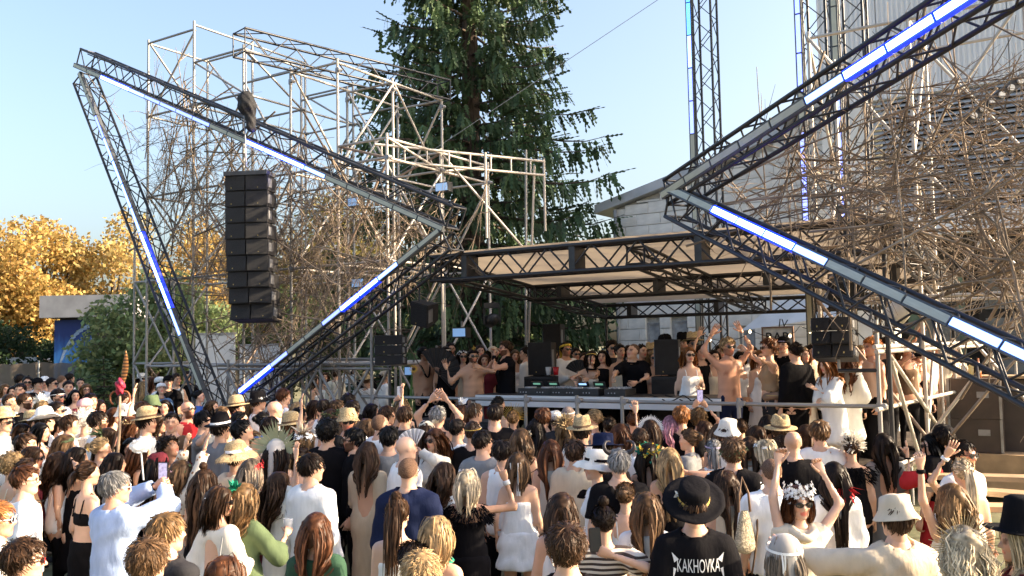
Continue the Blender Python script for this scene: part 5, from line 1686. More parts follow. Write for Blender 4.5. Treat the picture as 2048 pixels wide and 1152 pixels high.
 if top:
  kind, col = top[0], top[1]
  o = top[2] if len(top) > 2 else {}
  neck = necks(o.get('neck', 'crew'))
  hem = o.get('hem', 0.86)
  if kind in ('tee', 'shirt', 'tank', 'knit', 'jacket'):
   off = {'tee': 0.016, 'shirt': 0.020, 'tank': 0.012, 'knit': 0.018, 'jacket': 0.030}[kind]
   slv = {'tee': {'ua': 0.78, 'fa': 0, 'loose': 0.026}, 'shirt': {'ua': 1.0, 'fa': o.get('cuff', 0.92), 'loose': 0.016},
     'knit': {'ua': 1.0, 'fa': 0.95, 'loose': 0.016}, 'jacket': {'ua': 1.0, 'fa': 0.93, 'loose': 0.014}, 'tank': {'ua': 0, 'fa': 0}}[kind]
   if 'sleeve' in o:
    slv = dict(slv, **o['sleeve'])
   def fin(f, neck=neck, hem=hem, kind=kind):
    neck(f)
    f.below(hemcut(hem))
    if kind == 'tank':
     for s in (-1, 1):
      f.ell(SH[s] + Rt @ np.array([s * 0.035, 0, 0.0]), (0.068, 0.12, 0.115), 0.004, R=Rt, sub=True)
   cloth({'tee': 'tshirt', 'shirt': 'shirt', 'tank': 'tank_top', 'knit': 'sweater', 'jacket': 'jacket'}[kind], TORSO[:1] + (() if kind == 'tank' else SL) + ('neck',), off, col, fin, slv, lambda f: f.cap(np.array([0, 0, 1.02 * k]), np.array([0, 0, hem * k - 0.04]), (0.150 if m else 0.150) * k * bw + off, (0.168 if m else 0.178) * k * bw + off, 0.03, R=np.eye(3), o=np.zeros(3), sc=(1, 0.78, 1)), fold=o.get('fold', {'tee': .005, 'shirt': .007, 'tank': .003, 'knit': .006, 'jacket': .007}[kind]), zlo=min(hem, 0.8) * k - 0.05)
   if kind in ('shirt', 'jacket'):
    cb = MB()
    for s in (-1, 1):
     pts = [T((s * x, y, z)) for x, y, z in ((0.0, -0.062, 1.475), (0.045, -0.045, 1.478), (0.068, 0.005, 1.465), (0.045, 0.062, 1.435), (0.02, 0.095, 1.40))]
     P = np.array(pts); up = Rt @ np.array([0, 0, 0.036])
     outw = np.array([[s * p[0] * 0.0, 0, 0] for p in pts])
     U = P + up * np.array([1, 1, 0.9, 0.7, 0.3])[:, None]
     D_ = P + (P - T((0, 0, 1.46))) * 0.22 - up * 0.35
     V_ = np.concatenate([P - (P - T((0, 0, 1.46))) * 0.05, U, D_])
     n_ = len(P)
     cb.add(V_, [[i, i + 1, n_ + i + 1, n_ + i] for i in range(n_ - 1)] + [[n_ + i, n_ + i + 1, 2 * n_ + i + 1, 2 * n_ + i] for i in range(n_ - 1)])
    obj("collar", cb.mesh("collar", fab_mat(col), smooth=True), root)
  elif kind in ('dress', 'strapdress', 'tube', 'camisole', 'bra', 'corset'):
   off = 0.024 if kind == 'bra' else 0.013
   zt = {'dress': 9, 'strapdress': 1.33, 'camisole': 1.33, 'tube': 1.315, 'bra': 1.30, 'corset': 1.28}[kind]
   hem = o.get('hem', {'dress': 0.45, 'strapdress': 0.45, 'camisole': 0.90, 'tube': 0.95, 'bra': 1.16, 'corset': 0.95}[kind])
   slv = o.get('sleeve', {'ua': 0.9, 'fa': 0, 'loose': 0.02} if kind == 'dress' else {'ua': 0, 'fa': 0})
   def fin(f, neck=neck, hem=hem, zt=zt, kind=kind):
    if kind == 'dress':
     neck(f)
    elif kind in ('strapdress', 'camisole'):
     f.ell(T((0, -0.15, 1.34)), (0.11 * k, 0.13, 0.14 * k), 0.004, R=Rt, sub=True)
    f.below(hemcut(hem))
    if zt < 5:
     o_ = T((0, 0, zt)); zd = Rt @ np.array([0, 0, 1.0])
     f.below(lambda X, Y, Z: (X - o_[0]) * zd[0] + (Y - o_[1]) * zd[1] + (Z - o_[2]) * zd[2])
   def ext(f, hem=hem):
    if hem < 0.8:
     fl = o.get('flare', 0.10)
     f.cap(np.array([0, 0, 0.95 * k]), np.array([0, -0.01, hem * k - 0.05]), 0.155 * k, (0.165 + fl) * k, 0.06, R=np.eye(3), o=np.zeros(3), sc=(1, 0.8, 1))
   cloth({'bra': 'bra_top', 'tube': 'tube_top', 'camisole': 'camisole', 'corset': 'corset'}.get(kind, 'dress'), ('torso',) + (SL if kind == 'dress' else ()) + (('neck',) if kind == 'dress' else ()), off, col, fin, slv, ext, fold=o.get('fold', 0.005 if hem < 0.8 else 0.003), zlo=min(hem * k - 0.06, 0.9))
   if kind in ('strapdress', 'camisole', 'bra'):
    for s in (-1, 1):
     sb = MB()
     pts = [T((s * .085, .115, 1.30)), T((s * .088, .085, 1.38)), T((s * .086, .0, 1.462)), T((s * .080, -.07, 1.40)), T((s * .070, -.105, 1.25))]
     pts = np.array(pts)
     tt = np.linspace(0, 4, 13)
     pts = np.stack([np.interp(tt, np.arange(5), pts[:, i]) for i in range(3)], 1)
     sb.poly(pts, 0.0065, 5)
     obj("strap", sb.mesh("strap", fab_mat(col), smooth=True), root)
  elif kind == 'vest':
   def fin(f, hem=hem):
    neck(f)
    f.below(hemcut(hem))
   cloth('vest', ('torso', 'neck', 'ua-1', 'ua1'), 0.022, col, fin, {'ua': 0.22, 'fa': 0, 'loose': 0.012}, zlo=hem * k - 0.05)
  top2 = sp.get('top2')
  if top2:
   cloth('shirt', ('ua-1', 'ua1', 'fa-1', 'fa1'), 0.014, top2, None, {'ua': 0.8, 'fa': 0, 'loose': 0.022}, zlo=0.8)
 bot = sp.get('bot', ('trousers', 'black'))
 if bot:
  rr = max(res * 1.6, 0.032)
  tz = 1.0 if not top or top[0] in ('bra', 'tube', 'corset') else (top[2] if len(top) > 2 else {}).get('hem', 0.86) + 0.035
  if bot[0] == 'trousers':
   def fin(f):
    f.below(lambda X, Y, Z: (Z - tz * k) + 0 * X + 0 * Y)
    f.below(lambda X, Y, Z: (0.09 - Z) + 0 * X + 0 * Y)
   lm = bot[2] if len(bot) > 2 else 0.009
   cloth('trousers', ('torso', 'th', 'sh'), lm, bot[1], fin, fold=0.004, r=rr)
  elif bot[0] in ('skirt', 'shortskirt', 'shorts'):
   hz = {'skirt': 0.25, 'shortskirt': 0.62, 'shorts': 0.52}[bot[0]] if len(bot) < 3 else bot[2]
   def ext(f):
    if bot[0] != 'shorts':
     f.cap(np.array([0, 0, 0.98 * k]), np.array([0, -0.01, hz * k - 0.05]), 0.145 * k, 0.26 * k, 0.05, R=np.eye(3), o=np.zeros(3), sc=(1, 0.85, 1))
   def fin(f):
    f.below(lambda X, Y, Z: (Z - 1.03 * k) + 0 * X + 0 * Y)
    f.below(lambda X, Y, Z: (hz * k - Z) + 0 * X + 0 * Y)
   cloth('shorts' if bot[0] == 'shorts' else 'skirt', ('torso', 'th'), 0.02, bot[1], fin, None, ext, fold=0.010 if bot[0] != 'shorts' else 0.004, r=rr if not sp.get('legs') else res)
 shm = shoe_mesh(sp.get('shoe', 'charcoal'))
 for s in (-1, 1):
  obj("shoe", shm, root, loc=(s * (0.12 + st * .2) * k, 0.03, 0.0), rot=(0, 0, -s * 0.15), scale=(k, k, k))
 build_hair(sp, root, hc, Rh, hs, T, k, rg, dist)
 for a in sp.get('acc', ()):
  build_acc(a, sp, root, hc, Rh, hs, T, k, rg, arms)
 c, s_ = math.cos(sp['rz']), math.sin(sp['rz'])
 Rw = np.array([[c, -s_, 0], [s_, c, 0], [0, 0, 1]])
 L0 = np.array(sp['loc'])
 return root, {key: (Rw @ hands[s][0] + L0, Rw @ hands[s][1]) for s, key in ((-1, 'L'), (1, 'R'))}, Rw @ hc + L0
_SHOES = {}
def shoe_mesh(col):
 if col not in _SHOES:
  b = MB()
  an = np.arange(8) * 2 * np.pi / 8
  rows = []
  for (y, w, hh) in ((-0.09, 0.02, 0.05), (-0.07, 0.036, 0.09), (0.0, 0.038, 0.085), (0.08, 0.046, 0.06), (0.15, 0.042, 0.045), (0.185, 0.02, 0.03)):
   rows.append(np.stack([w * np.cos(an), np.full(8, y), hh / 2 + hh / 2 * np.sin(an)], 1))
  V = np.concatenate(rows)
  q = [[i * 8 + j, (i + 1) * 8 + j, (i + 1) * 8 + (j + 1) % 8, i * 8 + (j + 1) % 8] for i in range(5) for j in range(8)]
  b.add(V, q, [[0, j, j + 1] for j in range(1, 7)] + [[40, 40 + j + 1, 40 + j] for j in range(1, 7)])
  _SHOES[col] = b.mesh("shoe", fab_mat(col), smooth=True)
 return _SHOES[col]
def hairline(style):
 if style in ('long', 'bob', 'wavy', 'curlylong', 'halfup', 'braid'):
  return [-0.13, -0.03, 0.015, 0.040, 0.062, 0.09], [-0.10, -0.10, -0.085, 0.02, 0.064, 0.074]
 if style in ('pony', 'bun', 'topknot', 'slick'):
  return [-0.13, -0.06, -0.02, 0.02, 0.05, 0.09], [-0.085, -0.075, -0.005, 0.022, 0.064, 0.072]
 if style == 'buzz' or style == 'fade':
  return [-0.13, -0.06, -0.02, 0.02, 0.05, 0.09], [-0.070, -0.055, 0.0, 0.025, 0.066, 0.074]
 return [-0.13, -0.07, -0.02, 0.022, 0.048, 0.09], [-0.080, -0.072, 0.0, 0.004, 0.060, 0.072]
def build_hair(sp, root, hc, Rh, hs, T, k, rg, dist):
 style, col = sp['hair']
 if style == 'none':
  return
 far = dist > 8.5
 b = MB()
 vol = {'long': 0.016, 'bob': 0.022, 'wavy': 0.024, 'curlylong': 0.032, 'halfup': 0.016, 'braid': 0.014, 'pony': 0.010, 'bun': 0.010, 'topknot': 0.010,
   'slick': 0.008, 'buzz': 0.004, 'fade': 0.007, 'short': 0.017, 'messy': 0.024, 'curly': 0.034, 'mohawk': 0.012}[style]
 r = 0.0125 if dist < 7 else 0.016 if dist < 11 else 0.021
 f = Field(np.arange(-0.14, 0.141, r), np.arange(-0.17, 0.141, r), np.arange(-0.15, 0.19, r))
 f.ell((0, -0.016, 0.028), (0.077 + vol, 0.098 + vol, 0.088 + vol), 0)
 if style in ('long', 'bob', 'wavy', 'curlylong', 'halfup', 'braid'):
  f.cap((0, -0.05, 0.0), (0, -0.06, -0.11), 0.070 + vol, 0.060 + vol, 0.03)
 if style == 'fade' or style == 'mohawk':
  f.ell((0, -0.01, 0.085), (0.055, 0.095, 0.045), 0.02)
 X, Y, Z = f.pts()
 if style != 'buzz':
  ph = rg.uniform(0, 6, 3)
  f.F = (f.F + (0.004 if not style.startswith('cur') else 0.008) * (np.sin(70 * X + 5 * np.sin(40 * Z + ph[0])) * np.sin(55 * Z + 20 * Y + ph[1]) + np.sin(60 * Y + 30 * X + ph[2]) * 0.6)).astype(np.float32)
 hx, hy = hairline(style)
 zl = np.interp(Y, hx, hy)
 if sp.get('recede'):
  zl = zl + np.where(Y > 0.0, sp['recede'], 0)
 part = sp.get('bangs')
 if part:
  zl = np.where(Y > 0.05, 0.03, zl)
 f.F = np.maximum(f.F, (zl - Z + 0.006 * np.sin(90 * X) + 0 * Y).astype(np.float32))
 f.F = np.maximum(f.F, np.where((Z < 0.06) , (Y - 0.045 - 0.25 * np.abs(X)), -1).astype(np.float32)) if not part else f.F
 V, Q = f.nets()
 shade = 0.55 + 0.22 * np.sin(80 * V[:, 0] + 4 * np.sin(30 * V[:, 2])) * np.sin(50 * V[:, 1])  # cap painted darker so gaps between the locks look shaded and deep
 b.add((V * hs) @ Rh.T + hc, Q, tint=np.clip(shade, .3, 1.0)[:, None] * np.ones(3))
 n = (860 if style in ('curlylong', 'messy', 'wavy', 'curly') else 860) if dist < 6 else 430 if dist < 8.5 else 130 if dist < 13 else 55
 i = np.arange(n * 2) + 0.5
 ph = np.arccos(1 - 2 * i / (n * 2)); th = np.pi * (1 + 5 ** 0.5) * i
 dirs = np.stack([np.cos(th) * np.sin(ph), np.sin(th) * np.sin(ph), np.cos(ph)], 1)
 dirs += rg.normal(0, 0.06, dirs.shape); dirs /= np.linalg.norm(dirs, axis=1)[:, None]
 rad = np.array([0.077, 0.098, 0.088]) + vol * 0.85
 P = dirs * rad + np.array([0, -0.016, 0.028])
 zl = np.interp(P[:, 1], hx, hy)
 if part: zl = np.where(P[:, 1] > 0.05, 0.03, zl)
 if sp.get('recede'): zl = zl + np.where(P[:, 1] > 0, sp['recede'], 0)
 keep = P[:, 2] > zl + 0.004
 P, dirs = P[keep], dirs[keep]
 nn = len(P)
 tint = np.clip(rg.normal(1.0, 0.34, nn), 0.4, 2.0)
 if sp.get('streak'):
  tint = np.where(rg.random(nn) < 0.35, tint * sp['streak'], tint)
 center = hc.copy()
 W = (0.0055 if style in ('curlylong', 'messy', 'wavy', 'curly') else 0.0058) if dist < 6 else 0.0095 if dist < 8.5 else 0.020
 if style in ('short', 'messy', 'curly', 'fade', 'mohawk', 'slick', 'pony', 'bun', 'topknot'):
  Lr = {'short': 0.050, 'messy': 0.062, 'curly': 0.060, 'fade': 0.030, 'mohawk': 0.035, 'slick': 0.06, 'pony': 0.05, 'bun': 0.05, 'topknot': 0.05}[style]
  lift = {'short': 0.22, 'messy': 0.55, 'curly': 0.6, 'fade': 0.25, 'mohawk': 0.4, 'slick': 0.06, 'pony': 0.05, 'bun': 0.06, 'topknot': 0.06}[style]
  if style in ('pony', 'bun', 'topknot', 'slick'):
   tie = {'pony': (0, -0.12, 0.03), 'bun': (0, -0.12, 0.03), 'topknot': (0, -0.05, 0.13), 'slick': (0, -0.12, -0.03)}[style]
   flow = np.array(tie) - P
  else:
   whorl = np.array([0.01, -0.07, 0.12])
   flow = P - whorl
   flow[:, 1] += np.where(P[:, 1] > 0.02, 0.05, -0.01)
   flow[:, 0] += np.where((P[:, 1] > 0) & (P[:, 2] > .07), 0.06 * rg.choice([-1, 1]), 0)
  flow = flow - dirs * np.sum(flow * dirs, 1)[:, None]
  flow /= np.linalg.norm(flow, axis=1)[:, None] + 1e-9
  dd = flow + dirs * lift + rg.normal(0, 0.25 if style in ('messy', 'curly') else 0.12, P.shape)
  dd /= np.linalg.norm(dd, axis=1)[:, None]
  mseg = 4
  ts = np.linspace(0, 1, mseg)
  Ls = Lr * rg.uniform(0.7, 1.25, nn)
  paths = P[:, None, :] + dd[:, None, :] * (ts[None, :, None] * Ls[:, None, None]) - dirs[:, None, :] * (ts ** 2)[None, :, None] * Ls[:, None, None] * lift * 0.9
  if style in ('curly', 'messy'):
   amp = 0.012 if style == 'curly' else 0.004
   paths += amp * np.sin(ts[None, :, None] * 9 + rg.uniform(0, 6, (nn, 1, 3)))
  paths = paths * hs @ Rh.T + hc
  ribbons(b, paths, center, W * 0.8, 0.003, tint)
 tail = None
 if style in ('long', 'wavy', 'curlylong', 'halfup', 'bob', 'braid', 'pony', 'topknotlong') or sp.get('tail'):
  Lh = sp.get('len', {'long': 0.31, 'wavy': 0.30, 'curlylong': 0.32, 'halfup': 0.40, 'bob': 0.085, 'braid': 0.5, 'pony': 0.34}.get(style, 0.4))
  mseg = (11 if dist < 6 else 9 if dist < 9 else 7) if Lh > 0.3 else 6
  if style == 'pony' or sp.get('tail'):
   nt = 120 if dist < 8.5 else 40
   tp = np.array({'topknot': (0, -0.04, 0.13)}.get(style, (0, -0.125, 0.02)))
   P = tp + rg.normal(0, 0.016, (nt, 3)); dirs = np.tile(np.array([0, -1.0, 0.3]), (nt, 1)) + rg.normal(0, 0.38, (nt, 3))
   tint = np.clip(rg.normal(1.0, 0.22, nt), 0.5, 1.7); nn = nt
  Pw = P * hs @ Rh.T + hc
  Dn = dirs @ Rh.T
  px_ = np.sign(P[:, 0] + 1e-6) if style not in ('pony',) and not sp.get('tail') else np.zeros(nn)
  loc = np.stack([px_ * 0.5, np.where(P[:, 1] > 0.02, -0.45, -0.25), np.full(nn, -0.3)], 1)
  if style == 'pony' or sp.get('tail'): loc = dirs * 0.8
  D = loc @ Rh.T
  D = D - Dn * np.minimum(np.sum(D * Dn, 1), 0)[:, None]
  D /= np.linalg.norm(D, axis=1)[:, None] + 1e-9
  step = (Lh + 0.16 * (style not in ('pony',))) / mseg * rg.uniform(0.82, 1.12, nn)
  lay = rg.uniform(0.2, 1.0, nn) ** 0.7 * np.where(rg.random(nn) < 0.06, 2.2, 1.0)
  if style == 'pony' or sp.get('tail'): lay *= 0.4
  cols = [(hc + Rh @ (np.array([0, -0.016, 0.0]) * hs), np.array([0.079, 0.100, 0.125]) * hs, Rh, vol * 0.7 + 0.004),
    (T((0, -0.02, 1.47)), np.array([0.062, 0.065, 0.10]), np.eye(3), 0.01),
    (T((0, 0.0, 1.36)), np.array([0.235, 0.100, 0.100]) * k, np.eye(3), 0.022),
    (T((0, 0.0, 1.20)), np.array([0.175, 0.125, 0.30]) * k, np.eye(3), 0.024)]
  cur = Pw.copy(); paths = [cur.copy()]
  g = np.array([0, 0, -1.0])
  back = Rh @ np.array([0, -1.0, 0]); back[2] = 0
  wind = np.array(sp.get('wind', (0, 0, 0)), float)
  for st_ in range(mseg - 1):
   D = D * 0.45 + g * 0.55 + back * (0.10 if st_ < mseg * .45 else 0.02) + wind + rg.normal(0, 0.05, D.shape)
   lx = (cur - hc) @ (Rh @ np.array([1.0, 0, 0]))
   low = np.clip((hc[2] - 0.02 - cur[:, 2]) / 0.12, 0, 1)
   D = D - (Rh @ np.array([1.0, 0, 0]))[None, :] * (np.sign(lx) * np.clip(np.abs(lx) - 0.040, 0, 0.2) * 8.0 * low)[:, None]
   D /= np.linalg.norm(D, axis=1)[:, None]
   cur = cur + D * step[:, None]
   for (c, rr, R_, o_) in cols:
    q = (cur - c) @ R_
    e = rr + (o_ * lay)[:, None]
    nr = np.linalg.norm(q / e, axis=1)
    ins = nr < 1
    if ins.any():
     qq = q.copy()
     qq[ins] = q[ins] / np.maximum(nr[ins], 0.2)[:, None]
     new = qq @ R_.T + c
     cur = np.where(ins[:, None], new, cur)
   paths.append(cur.copy())
  paths = np.stack(paths, 1)
  if style in ('wavy', 'curlylong') or sp.get('wave'):
   amp = sp.get('wave', 0.012 if style == 'wavy' else 0.022)
   tt = np.linspace(0, 1, mseg)
   fr = rg.uniform(9, 15, (nn, 1)) * (1 if style == 'wavy' else 1.5)
   p0 = rg.uniform(0, 6, (nn, 1))
   ww = amp * np.clip(tt * 3, 0, 1)
   paths[..., 0] += ww * np.sin(fr * tt + p0)
   paths[..., 1] += ww * np.cos(fr * tt * 0.9 + p0 * 1.7)
   paths[..., 2] += 0.3 * ww * np.sin(fr * 1.3 * tt + p0)
  ctr = hc.copy()
  wid = {'long': 1.25, 'halfup': 1.25, 'bob': 1.3, 'wavy': 1.3, 'curlylong': 1.3, 'braid': 1.2, 'pony': 1.0}.get(style, 1.0)
  ctr2 = T((0, 0.05, 1.3))
  ribbons(b, paths, np.array([ctr2[0], ctr2[1], 0.0]), W * wid, W * 0.35, tint)
 if style in ('bun', 'topknot') or sp.get('bun'):
  c = {'topknot': np.array([0, -0.045, 0.150])}.get(style, np.array([0, -0.140, 0.035]))
  if sp.get('bun') == 'top': c = np.array([0, -0.03, 0.155])
  nb = 60 if dist < 8.5 else 24
  for jj in range(nb):
   ax = rg.normal(0, 1, 3); ax /= np.linalg.norm(ax)
   u = np.cross(ax, [0.3, 0.5, 0.8]); u /= np.linalg.norm(u); v = np.cross(ax, u)
   rr_ = rg.uniform(0.024, 0.043); t0 = rg.uniform(0, 6)
   tt = np.linspace(0, 3.6, 7)
   pth = c + rr_ * (np.cos(tt + t0)[:, None] * u + np.sin(tt + t0)[:, None] * v)
   ribbons(b, (pth * hs @ Rh.T + hc)[None], hc + Rh @ (c * hs), 0.012, 0.004, np.array([rg.uniform(0.7, 1.3)]))
  fb = MB(); an = np.arange(10) * 2 * np.pi / 10
  V_ = []
  for a_ in np.linspace(0.05, np.pi - 0.05, 7):
   V_.append(np.stack([0.034 * np.sin(a_) * np.cos(an), 0.034 * np.sin(a_) * np.sin(an), np.full(10, 0.034 * np.cos(a_))], 1))
  V_ = np.concatenate(V_) + c
  b.add(V_ * hs @ Rh.T + hc, [[i * 10 + j, (i + 1) * 10 + j, (i + 1) * 10 + (j + 1) % 10, i * 10 + (j + 1) % 10] for i in range(6) for j in range(10)], tint=np.full((70, 3), 0.8))
 hm = hair_mat(col)
 if style == 'buzz':
  sk = SKIN[sp.get('skin', 'light')]
  hm = mat("stubble_" + col + sp.get('skin', 'light'), tuple(0.55 * a + 0.25 * b_ for a, b_ in zip(HAIR[col], sk)), rough=0.85, var=0.25, scale=120, spec=0.15, bump=0.4, bscale=300)
 obj("hair", b.mesh("hair", hm, smooth=True, tint=True), root)
def build_acc(a, sp, root, hc, Rh, hs, T, k, rg, arms):
 name = a[0]; col = a[1] if len(a) > 1 else None; o = a[2] if len(a) > 2 else {}
 def H(p):   # head coordinates -> person coordinates
  return np.asarray(p, float) * hs @ Rh.T + hc
 b = MB()
 if name in ('fedora', 'widehat', 'bucket', 'floppy', 'cowboy', 'cap', 'beanie', 'tophat'):
  tilt = Rx(-o.get('tilt', -6) * D2R)
  zc = 0.062
  ph = rg.uniform(0, 6)
  if name in ('fedora', 'cowboy'):
   br = 0.165 if name == 'fedora' else 0.19
   prof = [(0.0, 0.135), (0.055, 0.140), (0.080, 0.125), (0.092, 0.08), (0.100, 0.012), (0.112, 0.0), (br * 0.85, -0.006), (br, -0.002), (br, -0.007), (0.112, -0.008), (0.095, 0.0)]
   wob = lambda an, r, z: (0.06 * np.cos(2 * an) if r > 0.11 else 0) + 0 * an
  elif name == 'widehat':
   prof = [(0.0, 0.115), (0.070, 0.115), (0.094, 0.105), (0.100, 0.07), (0.101, 0.012), (0.115, 0.0), (0.17, -0.004), (0.20, 0.0), (0.20, -0.006), (0.115, -0.008), (0.095, 0.0)]
   wob = lambda an, r, z: 0.03 * np.cos(2 * an + ph) if r > 0.15 else 0 * an
  elif name == 'bucket':
   prof = [(0.0, 0.10), (0.06, 0.10), (0.088, 0.088), (0.098, 0.03), (0.102, 0.0), (0.135, -0.05), (0.140, -0.055), (0.132, -0.055), (0.098, -0.004)]
   wob = lambda an, r, z: 0.05 * np.sin(3 * an + ph) * (r > 0.09)
  elif name == 'floppy':
   prof = [(0.0, 0.115), (0.05, 0.112), (0.085, 0.09), (0.098, 0.04), (0.102, 0.0), (0.15, -0.02), (0.185, -0.055), (0.187, -0.06), (0.15, -0.026), (0.098, -0.006)]
   wob = lambda an, r, z: 0.05 * np.sin(3 * an + ph) * (r > 0.12) + 0.02 * np.sin(11 * an) * (r > 0.16)
  elif name == 'tophat':
   prof = [(0.0, 0.22), (0.06, 0.215), (0.085, 0.20), (0.092, 0.1), (0.100, 0.012), (0.115, 0.0), (0.16, 0.0), (0.19, 0.012), (0.19, 0.006), (0.115, -0.006)]
   wob = lambda an, r, z: 0.05 * np.cos(2 * an) if r > 0.11 else 0 * an
  else:
   prof = [(0.0, 0.075), (0.05, 0.068), (0.085, 0.04), (0.098, 0.0), (0.100, -0.035), (0.093, -0.035)]
   wob = lambda an, r, z: 0 * an
  bb = MB()
  bb.lathe(prof, 26, (0, 0, 0), wob, sy=1.14)
  if name == 'cap':
   an = np.linspace(-0.75, 0.75, 9)
   vi = np.stack([0.098 * np.sin(an), 0.110 * np.cos(an), np.full(9, -0.025)], 1)
   vo = np.stack([0.085 * np.sin(an), 0.110 * np.cos(an) + 0.075 * np.cos(an * 1.3), np.full(9, -0.042)], 1)
   if o.get('backward'): vi[:, 1] *= -1; vo[:, 1] *= -1
   bb.add(np.concatenate([vi, vo]), [[i, i + 1, 9 + i + 1, 9 + i] for i in range(8)])
  V = np.concatenate(bb.v)
  cr_ = {'bucket': .007, 'floppy': .006, 'beanie': .003}.get(name, .002)
  V = V + cr_ * np.stack([np.sin(43 * V[:, 1] + 31 * V[:, 2] + ph), np.sin(37 * V[:, 0] + 29 * V[:, 2] + ph), np.sin(41 * V[:, 0] + 33 * V[:, 1] + ph)], 1)
  V = V @ tilt.T + np.array([0, -0.014, zc])
  if name in ('fedora', 'cowboy'):   # pinched crown
   d = np.exp(-(V[:, 0] / 0.022) ** 2) * (V[:, 2] > zc + 0.10)
   V[:, 2] -= 0.03 * d
  if name == 'cowboy':
   e = np.abs(V[:, 0]) > 0.12
   V[:, 2] += np.where(e, (np.abs(V[:, 0]) - 0.12) * 0.9, 0)
  h = MB(); h.add(H(V), np.concatenate(bb.q))
  ho = obj("hat", h.mesh("hat", fab_mat(col), smooth=True), root)
  if o.get('band'):
   bb = MB(); bb.lathe([(0.1035, 0.006), (0.101, 0.032), (0.098, 0.032)], 26, sy=1.14)
   V = np.concatenate(bb.v) @ tilt.T + np.array([0, -0.014, zc])
   h = MB(); h.add(H(V), np.concatenate(bb.q))
   bo = obj("hat_band", h.mesh("hat_band", fab_mat(o['band']), smooth=True), ho)
  if o.get('fringe'):
   h = MB()
   for an in np.linspace(0, 2 * np.pi, 70):
    r_ = 0.182
    p0 = np.array([r_ * np.cos(an), 1.14 * r_ * np.sin(an), -0.052]); p1 = p0 + np.array([0.018 * np.cos(an), 0.018 * np.sin(an), -0.03]) + rg.normal(0, 0.006, 3)
    s_ = np.array([-np.sin(an), np.cos(an), 0]) * 0.006
    h.add(H((np.array([p0 - s_, p0 + s_, p1])) @ tilt.T + np.array([0, -0.014, zc])), tris=[[0, 1, 2]])
   obj("fringe", h.mesh("fringe", fab_mat(col)), ho)
 elif name == 'sunglasses':
  lens = mat("lens_" + (col or 'black'), {'black': (0.012, 0.011, 0.012), 'red': (0.5, 0.02, 0.02)}.get(col or 'black', (0.012, 0.011, 0.012)), rough=0.12, var=0.0, spec=0.7)
  fr = mat("glasses_frame_" + o.get('frame', 'black'), {'black': (0.015, 0.014, 0.014), 'white': (0.75, 0.75, 0.76), 'clear': (0.05, 0.04, 0.035)}[o.get('frame', 'black')], rough=0.3, var=0.0)
  thin = o.get('thin')
  rz_ = 0.017 if thin else 0.021
  if not o.get('noglass'):
   for s in (-1, 1):
    an = np.arange(14) * 2 * np.pi / 14
    V = np.stack([s * 0.034 + 0.028 * np.cos(an), 0.103 - 0.006 * ((np.cos(an) * s) > 0.3) - 0.004 * np.abs(np.cos(an)), 0.004 + rz_ * np.sin(an)], 1)
    V = np.vstack([V, [s * 0.034, 0.106, 0.004]])
    b.add(H(V), tris=[[j, (j + 1) % 14, 14] for j in range(14)])
   ob = obj("sunglasses", b.mesh("sunglasses", lens, smooth=True), root)
  else:
   ob = None
  h = MB()
  for s in (-1, 1):
   an = np.linspace(0, 2 * np.pi, 15)
   h.poly(H(np.stack([s * 0.034 + 0.029 * np.cos(an), 0.103 - 0.006 * ((np.cos(an) * s) > 0.3), 0.004 + (rz_ + 0.001) * np.sin(an)], 1)), 0.0026 * hs, 4)
   h.poly(H([(s * 0.063, 0.098, 0.008), (s * 0.080, 0.05, 0.008), (s * 0.084, -0.01, 0.006), (s * 0.083, -0.03, -0.01)]), 0.0030 * hs, 4)
  h.poly(H([(-0.007, 0.106, 0.010), (0.007, 0.106, 0.010)]), 0.003 * hs, 4)
  obj("glasses_frame", h.mesh("glasses_frame", fr), ob if ob else root)
 elif name in ('wreath', 'flowers'):
  n = o.get('n', 46); big = o.get('size', 0.022); zc = o.get('z', 0.062); arc = o.get('arc', (0, 2 * np.pi))
  cols = [col] + list(o.get('more', ()))
  parts = {c: MB() for c in cols}
  for j in range(n):
   an = arc[0] + (arc[1] - arc[0]) * (j + rg.uniform(0, 1)) / n
   p = np.array([0.098 * np.cos(an), -0.014 + 0.118 * np.sin(an), zc + rg.normal(0, o.get('spread', 0.012)) + 0.02 * np.sin(an)])
   p += rg.normal(0, 0.006, 3)
   outw = np.array([np.cos(an), np.sin(an), 0.5 + rg.normal(0, 0.3)])
   outw /= np.linalg.norm(outw)
   mb_ = parts[cols[rg.integers(len(cols))]]
   if name == 'wreath':
    for q_ in range(3):
     dv = outw * 0.6 + rg.normal(0, 0.7, 3); dv /= np.linalg.norm(dv)
     sv = np.cross(dv, rg.normal(0, 1, 3)); sv /= np.linalg.norm(sv) + 1e-9
     L = big * rg.uniform(1.0, 2.0)
     mb_.add(H(np.array([p, p + dv * L * .5 + sv * L * .28, p + dv * L, p + dv * L * .5 - sv * L * .28])), [[0, 1, 2, 3]])
   else:
    u = np.cross(outw, [0, 0, 1.0]); u /= np.linalg.norm(u) + 1e-9; v = np.cross(outw, u)
    npet = 6; r_ = big * rg.uniform(0.7, 1.15)
    V = [p + outw * 0.004]
    for q_ in range(npet * 2):
     a2 = q_ * np.pi / npet
     V.append(p + outw * (0.010 if q_ % 2 == 0 else 0.002) + (u * np.cos(a2) + v * np.sin(a2)) * r_ * (1 if q_ % 2 == 0 else 0.55))
    mb_.add(H(np.array(V)), tris=[[0, 1 + q_, 1 + (q_ + 1) % (npet * 2)] for q_ in range(npet * 2)])
  first = None
  for c in cols:
   if parts[c].n:
    q_ = obj("wreath" if name == 'wreath' else "flower_crown", parts[c].mesh("wreath", fab_mat(c)), first or root)
    q_["kind"] = "stuff"
    if first is None: first = q_
 elif name == 'headband':
